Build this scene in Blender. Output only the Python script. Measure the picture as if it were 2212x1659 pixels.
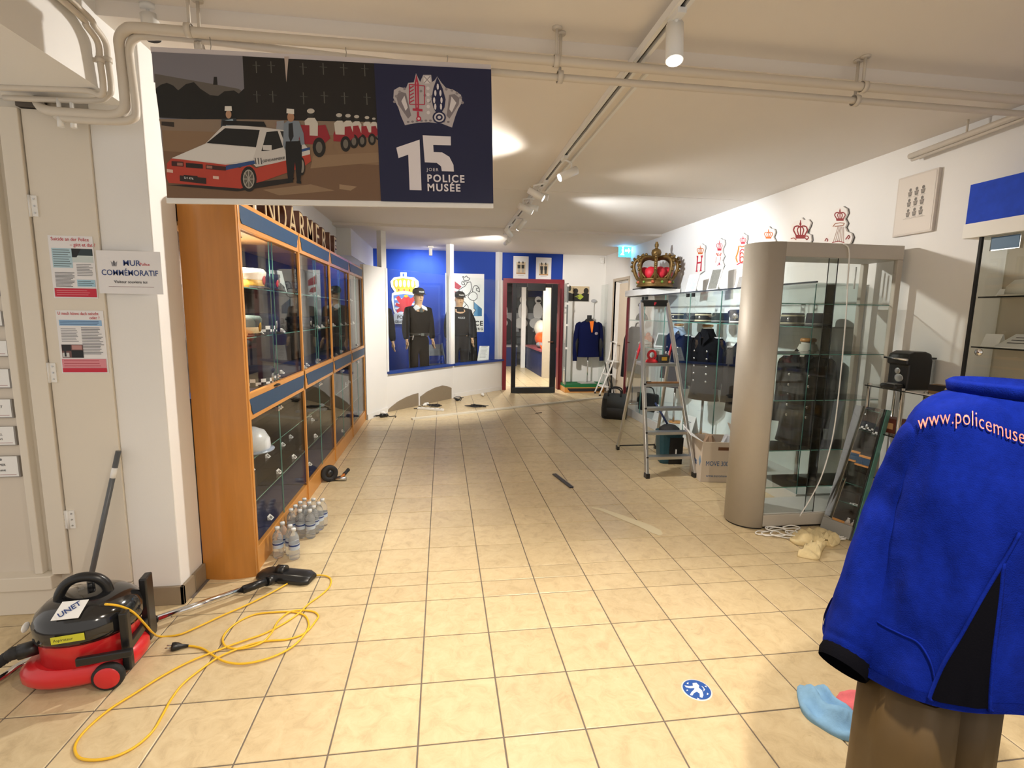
import bpy, bmesh, math, random
from mathutils import Vector, Matrix
R = math.radians
pi = math.pi
random.seed(7)
for o in list(bpy.data.objects): bpy.data.objects.remove(o)
scene = bpy.context.scene
COL = scene.collection

# ---------------------------------------------------------------- camera
TILE = 0.303
FPX, CX, CY = 1091.0, 1106.0, 829.5          # focal length in pixels of the 2212 x 1659 frame
YAW, PITCH, ROLL = R(7.87), R(7.96), R(-0.83)
EYE = Vector((0, 0, 4.963*TILE))
c_f = Vector((math.sin(YAW)*math.cos(PITCH), math.cos(YAW)*math.cos(PITCH), -math.sin(PITCH)))
r0 = Vector((math.cos(YAW), -math.sin(YAW), 0))
d0 = c_f.cross(r0)
c_r = math.cos(ROLL)*r0 + math.sin(ROLL)*d0
c_d = -math.sin(ROLL)*r0 + math.cos(ROLL)*d0
cd = bpy.data.cameras.new('camera')
cam = bpy.data.objects.new('camera', cd); COL.objects.link(cam)
cd.sensor_fit = 'HORIZONTAL'; cd.sensor_width = 36.0; cd.lens = 36.0*FPX/2212.0
cd.clip_start = 0.02; cd.clip_end = 100
m = Matrix(((c_r.x, -c_d.x, -c_f.x, EYE.x), (c_r.y, -c_d.y, -c_f.y, EYE.y), (c_r.z, -c_d.z, -c_f.z, EYE.z), (0, 0, 0, 1)))
cam.matrix_world = m
scene.camera = cam

# ---------------------------------------------------------------- world and view
w = bpy.data.worlds.new('world'); scene.world = w; w.use_nodes = True
w.node_tree.nodes['Background'].inputs[0].default_value = (1.0, 0.93, 0.85, 1)
w.node_tree.nodes['Background'].inputs[1].default_value = 0.42
vs = scene.view_settings
vs.view_transform = 'Standard'; vs.look = 'None'; vs.gamma = 1.0; vs.use_curve_mapping = False
vs.exposure = 0.95

# pixel helpers: a pixel is only a direction; the distance comes from the floor or wall the thing touches
def ray(u, v): return c_r*((u-CX)/FPX) + c_d*((v-CY)/FPX) + c_f
def Zp(u, v, z=0.0):
    d = ray(u, v); return EYE + d*((z-EYE.z)/d.z)
def Yp(u, v, y):
    d = ray(u, v); return EYE + d*(y/d.y)
def Xp(u, v, x):
    d = ray(u, v); return EYE + d*(x/d.x)
def PLp(u, v, a, b):
    n = Vector((-(b[1]-a[1]), b[0]-a[0], 0)); d = ray(u, v)
    return EYE + d*(n.dot(Vector((a[0], a[1], 0)))/n.dot(d))

# ---------------------------------------------------------------- lights
def spot(name, loc, target, power, cone=60, blend=0.6, col=(1, .86, .70), size=0.05):
    L = bpy.data.lights.new(name, 'SPOT'); L.energy = power; L.color = col
    L.spot_size = R(cone); L.spot_blend = blend; L.shadow_soft_size = size
    o = bpy.data.objects.new(name, L); COL.objects.link(o); o.location = loc
    o.rotation_euler = (Vector(target)-Vector(loc)).to_track_quat('-Z', 'Y').to_euler()
    return o
def area(name, loc, target, power, sx, sy, col=(1, .86, .70)):
    L = bpy.data.lights.new(name, 'AREA'); L.energy = power; L.color = col; L.shape = 'RECTANGLE'; L.size = sx; L.size_y = sy
    o = bpy.data.objects.new(name, L); COL.objects.link(o); o.location = loc
    o.rotation_euler = (Vector(target)-Vector(loc)).to_track_quat('-Z', 'Y').to_euler()
    return o
WARM = (1, .88, .73); NEUT = (1, .94, .86); COOL = (.93, .97, 1.0)
TRX = 0.90                                   # the lamp track runs along the ceiling at this x
LAMPS = [  # position of the lamp head, aim, watts, cone, blend, colour
    ((TRX, 2.02, 2.47), (0.75, 1.45, 0), 115, 100, .9, WARM),
    ((TRX, 0.35, 2.50), (.7, 1.7, 0), 105, 105, .9, WARM),  # unseen lamp, added on the assumed track to light the near floor
    ((TRX, -0.9, 2.50), (-.7, 1.5, 0), 40, 70, .9, WARM),  # another unseen lamp, added behind the camera for the left foreground
    ((TRX-.05, 3.85, 2.50), (-1.2, 3.6, 1.5), 130, 125, .8, NEUT),
    ((TRX, 4.55, 2.50), (3.1, 4.0, 1.2), 85, 100, .8, NEUT),
    ((TRX, 5.15, 2.50), (3.2, 5.9, 1.7), 150, 78, .7, COOL),
    ((TRX, 6.25, 2.50), (-.3, 8.0, .9), 170, 80, .7, NEUT),
    ((TRX, 6.75, 2.50), (2.75, 9.6, 1.2), 190, 56, .6, NEUT),
    ((TRX, 7.5, 2.50), (0.2, 9.9, 2.0), 80, 80, .7, NEUT),
]
for p, t, e, c, b, k in LAMPS: spot('track_lamp_light', p, t, e, c, b, k)
spot('niche_light', (-.35, 9.25, 2.52), (-.45, 9.85, 1.9), 40, 140, .9, COOL)
spot('next_room_light', (1.6, 11.0, 2.5), (1.7, 11.8, 0), 200, 150, .8, NEUT)

# ---------------------------------------------------------------- materials
MATS = {}
def mat(name, col, rough=0.5, metal=0.0, var=0.0, vscale=8.0, bump=0.0, bscale=60.0, emit=0.0, coat=0.0, spec=0.5, sheen=0.0, alpha=None, trans=0.0, stretch=None):
    if name in MATS: return MATS[name]
    M = bpy.data.materials.new(name); M.use_nodes = True
    nt = M.node_tree; N = nt.nodes; L = nt.links
    b = N['Principled BSDF']
    c = tuple(col)+(1,)
    b.inputs['Base Color'].default_value = c
    b.inputs['Roughness'].default_value = rough; b.inputs['Metallic'].default_value = metal
    b.inputs['Specular IOR Level'].default_value = spec
    if coat: b.inputs['Coat Weight'].default_value = coat; b.inputs['Coat Roughness'].default_value = 0.08
    if sheen: b.inputs['Sheen Weight'].default_value = sheen
    if trans: b.inputs['Transmission Weight'].default_value = trans
    if emit:
        b.inputs['Emission Color'].default_value = c; b.inputs['Emission Strength'].default_value = emit
    if var or bump:
        tc = N.new('ShaderNodeNewGeometry')
        mp = N.new('ShaderNodeMapping'); L.new(tc.outputs['Position'], mp.inputs[0])
        if stretch: mp.inputs['Scale'].default_value = stretch
    if var:
        n = N.new('ShaderNodeTexNoise'); n.inputs['Scale'].default_value = vscale; n.inputs['Detail'].default_value = 5
        L.new(mp.outputs[0], n.inputs[0])
        mx = N.new('ShaderNodeMix'); mx.data_type = 'RGBA'
        mx.inputs[6].default_value = tuple(max(0, x*(1-var)) for x in col)+(1,)
        mx.inputs[7].default_value = tuple(min(1, x*(1+var)) for x in col)+(1,)
        L.new(n.outputs[0], mx.inputs[0]); L.new(mx.outputs[2], b.inputs['Base Color'])
    if bump:
        n2 = N.new('ShaderNodeTexNoise'); n2.inputs['Scale'].default_value = bscale; n2.inputs['Detail'].default_value = 3
        L.new(mp.outputs[0], n2.inputs[0])
        bp = N.new('ShaderNodeBump'); bp.inputs['Strength'].default_value = bump; bp.inputs['Distance'].default_value = 0.004
        L.new(n2.outputs[0], bp.inputs['Height']); L.new(bp.outputs[0], b.inputs['Normal'])
    MATS[name] = M
    return M
def hexc(s):
    v = [int(s[i:i+2], 16)/255 for i in (0, 2, 4)]
    return tuple(x/12.92 if x <= .04045 else ((x+.055)/1.055)**2.4 for x in v)
def hm(name, h, rough=0.5, **k): return mat(name, hexc(h), rough, **k)
def glass_mat(name, tint=(.9, .97, .95), refl=1.0):
    if name in MATS: return MATS[name]
    M = bpy.data.materials.new(name); M.use_nodes = True
    nt = M.node_tree; N = nt.nodes; L = nt.links; N.clear()
    out = N.new('ShaderNodeOutputMaterial'); t = N.new('ShaderNodeBsdfTransparent'); g = N.new('ShaderNodeBsdfGlossy')
    t.inputs[0].default_value = tuple(tint)+(1,); g.inputs['Roughness'].default_value = 0.0
    ge = N.new('ShaderNodeNewGeometry'); dt = N.new('ShaderNodeVectorMath'); dt.operation = 'DOT_PRODUCT'
    L.new(ge.outputs['Incoming'], dt.inputs[0]); L.new(ge.outputs['Normal'], dt.inputs[1])
    def mth(op, x, y):
        q = N.new('ShaderNodeMath'); q.operation = op
        for i, k in enumerate((x, y)):
            if k is None: continue
            if isinstance(k, (int, float)): q.inputs[i].default_value = k
            else: L.new(k, q.inputs[i])
        return q.outputs[0]
    c_ = mth('ABSOLUTE', dt.outputs['Value'], None)
    sch = mth('ADD', mth('MULTIPLY', mth('POWER', mth('SUBTRACT', 1.0, c_), 5.0), 0.96), 0.04)   # Schlick reflectance, same on both faces
    fac = N.new('ShaderNodeMath'); fac.operation = 'MULTIPLY'; fac.use_clamp = True; L.new(sch, fac.inputs[0]); fac.inputs[1].default_value = refl
    mx = N.new('ShaderNodeMixShader')
    L.new(fac.outputs[0], mx.inputs[0]); L.new(t.outputs[0], mx.inputs[1]); L.new(g.outputs[0], mx.inputs[2]); L.new(mx.outputs[0], out.inputs[0])
    MATS[name] = M; return M

WHITE = mat('white_paint', (.80, .79, .77), .6, var=.03, vscale=3, bump=.06, bscale=120)
CEIL = mat('ceiling_paint', (.80, .75, .69), .8, var=.03, vscale=2, bump=.05, bscale=150)
PLAST = mat('white_plastic', (.82, .81, .78), .35)
BLACK = mat('black_plastic', (.012, .012, .013), .3)
BLACKM = mat('black_matte', (.015, .015, .016), .7)
CHROME = mat('chrome', (.75, .75, .76), .12, 1.0)
ALU = mat('aluminium', (.62, .62, .61), .32, 1.0, var=.05, vscale=20)
STEEL = mat('steel', (.5, .5, .5), .3, 1.0)
GLASS = glass_mat('clear_glass', (.978, .994, .988), 1.0)
GLASSC = glass_mat('cabinet_glass', (.97, .975, .965), .45)
GEDGE = mat('glass_edge', (.10, .26, .22), .15)
CARD = mat('white_card', (.85, .85, .84), .6)
PAPER = mat('paper', (.80, .79, .80), .5)
INK = mat('ink_black', (.02, .02, .025), .6)
RED = hm('red_print', 'c22a3a', .5)
SKIN = hm('mannequin_skin', 'd9b08c', .5)

# ---------------------------------------------------------------- mesh builder
class MB:
    def __init__(s): s.v = []; s.f = []; s.mi = []; s.m = 0; s.sm = []
    def mat(s, i): s.m = i; return s
    def add(s, vs, fs, smooth=False):
        b = len(s.v); s.v += [tuple(x) for x in vs]
        for f in fs: s.f.append(tuple(b+i for i in f)); s.mi.append(s.m); s.sm.append(smooth)
        return s
    def box(s, a, b):
        (x0, y0, z0), (x1, y1, z1) = a, b
        x0, x1 = min(x0, x1), max(x0, x1); y0, y1 = min(y0, y1), max(y0, y1); z0, z1 = min(z0, z1), max(z0, z1)
        return s.add([(x0,y0,z0),(x1,y0,z0),(x1,y1,z0),(x0,y1,z0),(x0,y0,z1),(x1,y0,z1),(x1,y1,z1),(x0,y1,z1)],
            [(0,3,2,1),(4,5,6,7),(0,1,5,4),(1,2,6,5),(2,3,7,6),(3,0,4,7)])
    def cbox(s, c, d): return s.box((c[0]-d[0]/2, c[1]-d[1]/2, c[2]-d[2]/2), (c[0]+d[0]/2, c[1]+d[1]/2, c[2]+d[2]/2))
    def hexa(s, p): # 8 points: bottom ring then top ring
        return s.add(p, [(0,3,2,1),(4,5,6,7),(0,1,5,4),(1,2,6,5),(2,3,7,6),(3,0,4,7)])
    def bar(s, a, b, w, h, up=(0,0,1)): # rectangular bar from a to b
        a, b = Vector(a), Vector(b); d = (b-a).normalized(); u = Vector(up)
        if abs(d.dot(u)) > .98: u = Vector((0,1,0))
        x = d.cross(u).normalized(); y = x.cross(d)
        q = [(-w/2,-h/2),(w/2,-h/2),(w/2,h/2),(-w/2,h/2)]
        return s.hexa([a+x*i+y*j for i,j in q]+[b+x*i+y*j for i,j in q])
    def tube(s, pts, r, n=8, cap=True, closed=False):
        pts = [Vector(p) for p in pts]; k = len(pts)
        rr = r if isinstance(r, (list, tuple)) else [r]*k
        t0 = (pts[1]-pts[0]).normalized(); u = t0.orthogonal().normalized(); vs = []; fs = []
        for i, p in enumerate(pts):
            if closed: t = (pts[(i+1)%k]-pts[i-1]).normalized()
            else: t = (pts[min(i+1,k-1)]-pts[max(i-1,0)]).normalized()
            u = (u-t*u.dot(t)).normalized(); v = t.cross(u)
            for j in range(n):
                a = 2*pi*j/n; vs.append(p+(u*math.cos(a)+v*math.sin(a))*rr[i])
        for i in range(k if closed else k-1):
            for j in range(n):
                a = i*n+j; b = i*n+(j+1)%n; i2 = (i+1)%k
                fs.append((a, b, i2*n+(j+1)%n, i2*n+j))
        s.add(vs, fs, True)
        if cap and not closed:
            s.add(vs[:n], [tuple(range(n))[::-1]]); s.add(vs[-n:], [tuple(range(n))])
        return s
    def lathe(s, prof, c=(0,0,0), n=24, ax='z', sx=1, sy=1, a0=0, a1=2*pi, smooth=True):
        vs = []; fs = []; k = len(prof); full = abs(a1-a0-2*pi) < 1e-6; nn = n if full else n+1
        for i in range(nn):
            a = a0+(a1-a0)*i/n
            for r, z in prof:
                x, y = r*math.cos(a)*sx, r*math.sin(a)*sy
                q = (x, y, z) if ax == 'z' else ((z, x, y) if ax == 'x' else (y, z, x))
                vs.append((c[0]+q[0], c[1]+q[1], c[2]+q[2]))
        for i in range(n):
            i2 = (i+1) % nn
            for j in range(k-1): fs.append((i*k+j, i2*k+j, i2*k+j+1, i*k+j+1))
        return s.add(vs, fs, smooth)
    def ell(s, c, r, n=16, m=10):
        prof = [(math.sin(pi*j/m), -math.cos(pi*j/m)) for j in range(m+1)]
        vs = []; fs = []
        for i in range(n):
            a = 2*pi*i/n
            for q, z in prof: vs.append((c[0]+r[0]*q*math.cos(a), c[1]+r[1]*q*math.sin(a), c[2]+r[2]*z))
        for i in range(n):
            for j in range(m):
                fs.append((i*(m+1)+j, ((i+1)%n)*(m+1)+j, ((i+1)%n)*(m+1)+j+1, i*(m+1)+j+1))
        return s.add(vs, fs, True)
    def prism(s, poly, o, ux, uy, un, t): # polygon (2D) in plane (o,ux,uy), extruded t along un
        o, ux, uy, un = Vector(o), Vector(ux), Vector(uy), Vector(un); n = len(poly)
        a = [o+ux*x+uy*y for x, y in poly]; b = [p+un*t for p in a]
        return s.add(a+b, [tuple(range(n))[::-1], tuple(range(n, 2*n))]+[(i, (i+1)%n, n+(i+1)%n, n+i) for i in range(n)])
    def poly(s, pts): return s.add(pts, [tuple(range(len(pts)))])
    def loft(s, rings, close=True, cap=True, smooth=True):
        n = len(rings[0]); vs = [p for r in rings for p in r]; fs = []
        for i in range(len(rings)-1):
            for j in range(n if close else n-1):
                fs.append((i*n+j, i*n+(j+1)%n, (i+1)*n+(j+1)%n, (i+1)*n+j))
        s.add(vs, fs, smooth)
        if cap and close: s.add(rings[0], [tuple(range(n))[::-1]]); s.add(rings[-1], [tuple(range(n))])
        return s
    def build(s, name, mats, parent=None, world=False, bevel=0, smooth=None, sub=0):
        me = bpy.data.meshes.new(name)
        v = s.v
        if world and parent is not None:
            q = parent.matrix_basis.inverted() if parent.parent is None else (parent.parent.matrix_basis @ parent.matrix_basis).inverted()
            v = [tuple(q @ Vector(p)) for p in v]
        me.from_pydata(v, [], s.f)
        if not isinstance(mats, (list, tuple)): mats = [mats]
        for mm in mats: me.materials.append(mm)
        me.polygons.foreach_set('material_index', s.mi)
        me.polygons.foreach_set('use_smooth', [bool(x) if smooth is None else smooth for x in s.sm])
        me.update()
        bm = bmesh.new(); bm.from_mesh(me); bmesh.ops.remove_doubles(bm, verts=bm.verts, dist=1e-6); bmesh.ops.recalc_face_normals(bm, faces=bm.faces); bm.to_mesh(me); bm.free()
        o = bpy.data.objects.new(name, me); COL.objects.link(o)
        if parent is not None: o.parent = parent
        if bevel:
            b = o.modifiers.new('bevel', 'BEVEL'); b.width = bevel; b.segments = 2; b.limit_method = 'ANGLE'; b.angle_limit = R(40)
        if sub:
            b = o.modifiers.new('sub', 'SUBSURF'); b.levels = sub; b.render_levels = sub
        return o
def tag(o, label, cat, group=None):
    o['label'] = label; o['category'] = cat
    if group: o['group'] = group
    return o
def thing(name, label, cat, loc=(0,0,0), rz=0, group=None):
    o = bpy.data.objects.new(name, None); COL.objects.link(o); o.empty_display_size = .05
    o.location = loc; o.rotation_euler = (0, 0, rz)
    o.matrix_basis = Matrix.Translation(Vector(loc)) @ Matrix.Rotation(rz, 4, 'Z')
    return tag(o, label, cat, group)
def struct(o): o['kind'] = 'structure'; return o
def copy_tree(o, parent=None):
    c = o.copy(); COL.objects.link(c); c.parent = parent
    for ch in list(o.children): copy_tree(ch, c)
    return c
def arc(c, r, a0, a1, n, z=None):
    return [(c[0]+r*math.cos(a0+(a1-a0)*i/n), c[1]+r*math.sin(a0+(a1-a0)*i/n))+(() if z is None else (z,)) for i in range(n+1)]
def smooth_path(pts, k=6, closed=False):
    P = [Vector(p) for p in pts]; n = len(P); out = []
    rng = range(n if closed else n-1)
    for i in rng:
        if closed: a, b, c, d = P[i-1], P[i], P[(i+1)%n], P[(i+2)%n]
        else: a, b, c, d = P[max(i-1,0)], P[i], P[i+1], P[min(i+2,n-1)]
        for j in range(k):
            t = j/k; t2 = t*t; t3 = t2*t
            out.append(0.5*((2*b)+(-a+c)*t+(2*a-5*b+4*c-d)*t2+(-a+3*b-3*c+d)*t3))
    if not closed: out.append(P[-1])
    return out
def text_mesh(name, body, size, mats, parent, o, ux, uy, depth=0.0006, align='LEFT', xscale=1.0, bold=0.0, spacing=1.0):
    """lettering laid in the plane (o, ux, uy), in the parent's own space"""
    cu = bpy.data.curves.new('t', 'FONT'); cu.body = body; cu.size = size; cu.align_x = align; cu.extrude = depth/2; cu.offset = bold; cu.space_character = spacing
    cu.resolution_u = 3
    t = bpy.data.objects.new('t', cu); COL.objects.link(t)
    dg = bpy.context.evaluated_depsgraph_get(); me = bpy.data.meshes.new_from_object(t.evaluated_get(dg))
    bpy.data.objects.remove(t); bpy.data.curves.remove(cu)
    ux, uy, o = Vector(ux).normalized(), Vector(uy).normalized(), Vector(o); un = ux.cross(uy)
    M = Matrix(((ux.x*xscale, uy.x, un.x, o.x), (ux.y*xscale, uy.y, un.y, o.y), (ux.z*xscale, uy.z, un.z, o.z), (0,0,0,1)))
    me.transform(M); me.materials.clear(); me.materials.append(mats); me.name = name
    ob = bpy.data.objects.new(name, me); COL.objects.link(ob)
    if parent is not None: ob.parent = parent
    return ob

# ================================================================= FLOOR
def tile_mat():
    M = bpy.data.materials.new('floor_tile'); M.use_nodes = True; nt = M.node_tree; N = nt.nodes; L = nt.links
    b = N['Principled BSDF']
    g = N.new('ShaderNodeNewGeometry'); oi = N.new('ShaderNodeObjectInfo')
    n1 = N.new('ShaderNodeTexNoise'); n1.inputs['Scale'].default_value = 14; n1.inputs['Detail'].default_value = 8; n1.inputs['Roughness'].default_value = .7; n1.inputs['Distortion'].default_value = .8
    L.new(g.outputs['Position'], n1.inputs[0])
    cr = N.new('ShaderNodeValToRGB'); e = cr.color_ramp.elements
    e[0].position = .25; e[0].color = hexc('b7a27f')+(1,); e[1].position = .66; e[1].color = hexc('d6c49f')+(1,)
    q = cr.color_ramp.elements.new(.47); q.color = hexc('cdb993')+(1,)
    L.new(n1.outputs[0], cr.inputs[0])
    hs = N.new('ShaderNodeHueSaturation'); mr = N.new('ShaderNodeMapRange'); mr.inputs[3].default_value = .93; mr.inputs[4].default_value = 1.05
    L.new(oi.outputs['Random'], mr.inputs[0]); L.new(mr.outputs[0], hs.inputs['Value']); L.new(cr.outputs[0], hs.inputs['Color']); L.new(hs.outputs[0], b.inputs['Base Color'])
    b.inputs['Roughness'].default_value = .30; b.inputs['Specular IOR Level'].default_value = .45
    n2 = N.new('ShaderNodeTexNoise'); n2.inputs['Scale'].default_value = 30; n2.inputs['Detail'].default_value = 4; L.new(g.outputs['Position'], n2.inputs[0])
    mr2 = N.new('ShaderNodeMapRange'); mr2.inputs[3].default_value = .22; mr2.inputs[4].default_value = .42; L.new(n2.outputs[0], mr2.inputs[0]); L.new(mr2.outputs[0], b.inputs['Roughness'])
    bp = N.new('ShaderNodeBump'); bp.inputs['Strength'].default_value = .12; bp.inputs['Distance'].default_value = .003; L.new(n2.outputs[0], bp.inputs['Height']); L.new(bp.outputs[0], b.inputs['Normal'])
    MATS['floor_tile'] = M; return M
TILEM = tile_mat()
GROUT = hm('grout', '6f665e', .85, var=.15, vscale=40)
floor = struct(MB().box((-3.0, -1.0, -.15), (4.4, 15.1, -.0035)).build('floor', GROUT))
GW = .0058
def tile_mesh(w, h):
    a, b, e = w/2-GW/2, h/2-GW/2, .0022
    mb = MB()
    r = lambda x, y, z: [(-x,-y,z),(x,-y,z),(x,y,z),(-x,y,z)]
    mb.add(r(a,b,-.006)+r(a,b,-e*.7)+r(a-e,b-e,0), [(0,1,5,4),(1,2,6,5),(2,3,7,6),(3,0,4,7),(4,5,9,8),(5,6,10,9),(6,7,11,10),(7,4,8,11),(8,9,10,11)])
    return mb
rows = [(r+5.292)*TILE for r in range(-4, 4)] + [(3.53+5.292)*TILE] + [(r+5.292)*TILE for r in range(4, 44)]
cols = [(k-.307)*TILE for k in range(-8, 12)]
def pix(p):
    d = Vector(p)-EYE; z = d.dot(c_f)
    return (None if z < .05 else (CX+FPX*d.dot(c_r)/z, CY+FPX*d.dot(c_d)/z))
cells = []
for j in range(len(rows)-1):
    for i in range(len(cols)-1):
        x0, x1, y0, y1 = cols[i], cols[i+1], rows[j], rows[j+1]
        if x1 > 3.25 and y0 < 9.8: continue
        if x0 < -1.4 and y0 > 2.66: continue
        q = [pix((x, y, 0)) for x, y in ((x0,y0),(x1,y0),(x1,y1),(x0,y1))]
        ar = 0
        if all(q):
            cl = [(min(max(u,0),2212), min(max(v,0),1659)) for u, v in q]
            ar = abs(sum(cl[k][0]*cl[(k+1)%4][1]-cl[(k+1)%4][0]*cl[k][1] for k in range(4)))/2
        cells.append((ar, x0, x1, y0, y1))
cells.sort(reverse=True)
tmeshes = {}
far = MB()
for n, (ar, x0, x1, y0, y1) in enumerate(cells):
    wk = round(x1-x0, 3), round(y1-y0, 3)
    if n < 300 and ar > 30:
        if wk not in tmeshes:
            o = tile_mesh(x1-x0, y1-y0).build('tile', TILEM, floor); tmeshes[wk] = o.data
        else:
            o = bpy.data.objects.new('tile', tmeshes[wk]); COL.objects.link(o); o.parent = floor
        o.location = ((x0+x1)/2, (y0+y1)/2, 0)
    else:
        t = tile_mesh(x1-x0, y1-y0); c = ((x0+x1)/2, (y0+y1)/2)
        far.add([(a+c[0], b+c[1], z) for a, b, z in t.v], t.f)
o = far.build('distant_tiles', TILEM, floor); o['kind'] = 'stuff'

# ================================================================= CEILING
ZC, ZN, ZF = 2.69, 2.75, 2.655
YS = 2.47
ceil = struct(MB().box((-1.6, YS, ZC), (3.4, 5.04, ZC+.2)).box((-1.6, 5.04, ZC+.006), (3.4, 5.052, ZC+.2)).box((-1.6, 5.052, ZC), (3.4, 7.3, ZC+.2))
     .box((-1.6, 7.3, ZF), (3.4, 10.0, ZC+.2)).build('ceiling', CEIL))
struct(MB().box((-3.2, -1.0, ZN), (4.4, YS, ZN+.2)).build('ceiling_near', CEIL))
struct(MB().box((0.5, 10.0, 2.6), (4.4, 15.1, 2.8)).build('ceiling_next_room', CEIL))

# ================================================================= WALLS
XW = 3.2
YF = 9.85
DZ0, DZ1 = 8.55, 9.3        # side door in the right wall
struct(MB().box((XW, -1.0, 0), (XW+.15, DZ0, 2.9)).box((XW, DZ0, 2.12), (XW+.15, DZ1, 2.9)).box((XW, DZ1, 0), (XW+.15, YF+.15, 2.9)).build('wall_right', WHITE))
d1 = struct(MB().box((XW+.09, DZ0+.04, 0), (XW+.13, DZ1-.04, 2.08)).build('door_1', hm('cream_door', 'd9cbb8', .5)))
MB().box((XW-.012, DZ0-.05, 0), (XW+.03, DZ0+.0, 2.17)).box((XW-.012, DZ1, 0), (XW+.03, DZ1+.05, 2.17)).box((XW-.012, DZ0, 2.12), (XW+.03, DZ1, 2.17)).build('door_frame', hm('taupe_frame', 'b8aa98', .5), d1)
BLUEW = hm('blue_wall', '0b3a9c', .75, var=.06, vscale=3)
NAVY = hm('navy_panel', '1b2a5c', .5)
DL, DR, DT = 1.20, 2.33, 2.12     # doorway
# blue section over the niche and round the doorway, white section to the right
wf = struct(MB().box((-1.6, YF, 0), (DL, YF+.15, 2.9)).box((DL, YF, DT), (DR, YF+.15, 2.9)).build('wall_far_blue', BLUEW))
struct(MB().box((DR, YF, 0), (3.4, YF+.15, 2.9)).build('wall_far_white', WHITE))
REDF = hm('red_frame', '7c1626', .45)
d2 = struct(MB().box((DL-.04, YF-.03, 0), (DL+.035, YF+.16, DT+.05)).box((DR-.05, YF-.03, 0), (DR+.03, YF+.16, DT+.05)).box((DL+.035, YF-.03, DT-.03), (DR-.05, YF+.16, DT+.05)).build('door_2', REDF))
struct(MB().box((-1.6, 2.80, 0), (-1.47, 10.0, 2.9)).build('wall_left', WHITE))
# bulkhead box on the left towards the back
sf = struct(MB().box((-1.47, 7.55, 2.28), (-1.27, YF, 2.66)).build('trim_1', WHITE))
# pier between the memorial wall and the oak display wall
struct(MB().box((-1.56, 2.63, 0), (-1.336, 2.866, 2.69)).build('wall_left_pier', WHITE, bevel=.006))
# soffit over the left side, carries the pipes
struct(MB().box((-3.0, -.8, 2.40), (-1.40, 2.63, 2.76)).build('trim_2', WHITE))
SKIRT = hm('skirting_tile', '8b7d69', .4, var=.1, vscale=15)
bs = struct(MB().box((-1.56, 2.612, 0), (-1.318, 2.63, .098)).build('baseboard_left', SKIRT, bevel=.002))
for y0, y1 in ((2.612, 2.735), (2.74, 2.858)):
    MB().box((-1.335, y0, 0), (-1.318, y1, .098)).build('skirting_tile', SKIRT, bs, bevel=.002)
# memorial wall on the left: fixed boards, a door leaf, a recessed board with the name plates
CREAM = hm('cream_board', 'ded6c8', .55, var=.02, vscale=4)
wl = struct(MB().box((-3.0, 2.66, 0), (-1.55, 2.75, 2.45)).build('wall_left_front', CREAM))
YB = 2.62
MB().box((-1.905, YB-.012, .2), (-1.828, YB+.045, 2.36)).build('stile', CREAM, wl, bevel=.003)
MB().box((-3.0, YB-.014, 0), (-1.56, YB+.045, .13)).box((-3.0, YB-.03, .13), (-1.9, YB+.045, .2)).build('base_rail', CREAM, wl, bevel=.004)
MB().box((-1.99, YB+.0, .2), (-1.955, YB+.045, 2.3)).build('bead', CREAM, wl, bevel=.004)
lf = MB().box((-1.822, YB, .135), (-1.56, YB+.042, 2.36)).build('door_leaf', CREAM, wl, bevel=.002)
for u, v in ((66, 445), (107, 805), (148, 1122)):
    p = Yp(u, v, YB-.002)
    hg = MB().box((p.x-.030, YB-.006, p.z-.045), (p.x-.004, YB+.001, p.z+.045)).box((p.x+.004, YB-.006, p.z-.045), (p.x+.030, YB+.001, p.z+.045)).tube([(p.x, YB-.006, p.z-.047), (p.x, YB-.006, p.z+.047)], .006, 8)
    for sx in (-.018, .018):
        for dz in (-.03, 0, .03): hg.mat(1).tube([(p.x+sx, YB-.005, p.z+dz), (p.x+sx, YB-.009, p.z+dz)], .004, 6); hg.mat(0)
    hg.build('hinge', [PLAST, STEEL], lf)
MB().box((-1.83, 2.605, 2.365), (-1.70, 2.66, 2.47)).build('wall_hole', hm('hole_dark', '5d5650', .9), wl)

# ---- partition with the two windows in front of the blue niche
P0, P1, P2, P3 = Vector((-1.05, 7.13, 0)), Vector((-.832, 7.686, 0)), Vector((.172, 8.896, 0)), Vector((1.174, 9.86, 0))
def slab(mb, a, b, z0, z1, t=.06, inset=0, off=0):
    a, b = Vector(a), Vector(b); d = (b-a).normalized(); n = Vector((-d.y, d.x, 0))   # n points to the back
    a = a+d*inset+n*off; b = b-d*inset+n*off
    return mb.hexa([Vector((p.x, p.y, z)) for z in (z0, z1) for p in (a, b, b+n*t, a+n*t)])
wp0 = struct(slab(MB(), P0, P1, 0, 2.13, .05).build('wall_partition_panel', WHITE))
wp = struct(slab(MB(), P1, P2, 0, .575, .06).build('wall_partition_left', WHITE))
wp2 = struct(slab(MB(), P2, P3, 0, .575, .06).build('wall_partition_right', WHITE))
slab(MB(), P0+Vector((.004,-.004,0)), P1, .0, .075, .012, 0, -.012).build('white_skirting', WHITE, wp0)
slab(MB(), P2, P3, 0, .075, .012, .03, -.012).build('white_skirting', WHITE, wp2)
def arched(a, b, f0, f1, prof):  # curved shadow at the wall base, shaped as thin boards in skirting colour
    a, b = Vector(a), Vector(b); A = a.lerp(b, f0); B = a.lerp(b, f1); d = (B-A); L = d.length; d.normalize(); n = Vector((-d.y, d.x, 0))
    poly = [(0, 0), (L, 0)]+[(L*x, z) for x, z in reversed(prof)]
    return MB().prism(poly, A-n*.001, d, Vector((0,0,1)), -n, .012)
arched(P1-(P2-P1)*.02, P2, 0, .44, [(0,.015),(.15,.07),(.35,.13),(.6,.175),(.85,.2),(1,.205)]).build('arched_shadow_board', SKIRT, wp)
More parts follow.
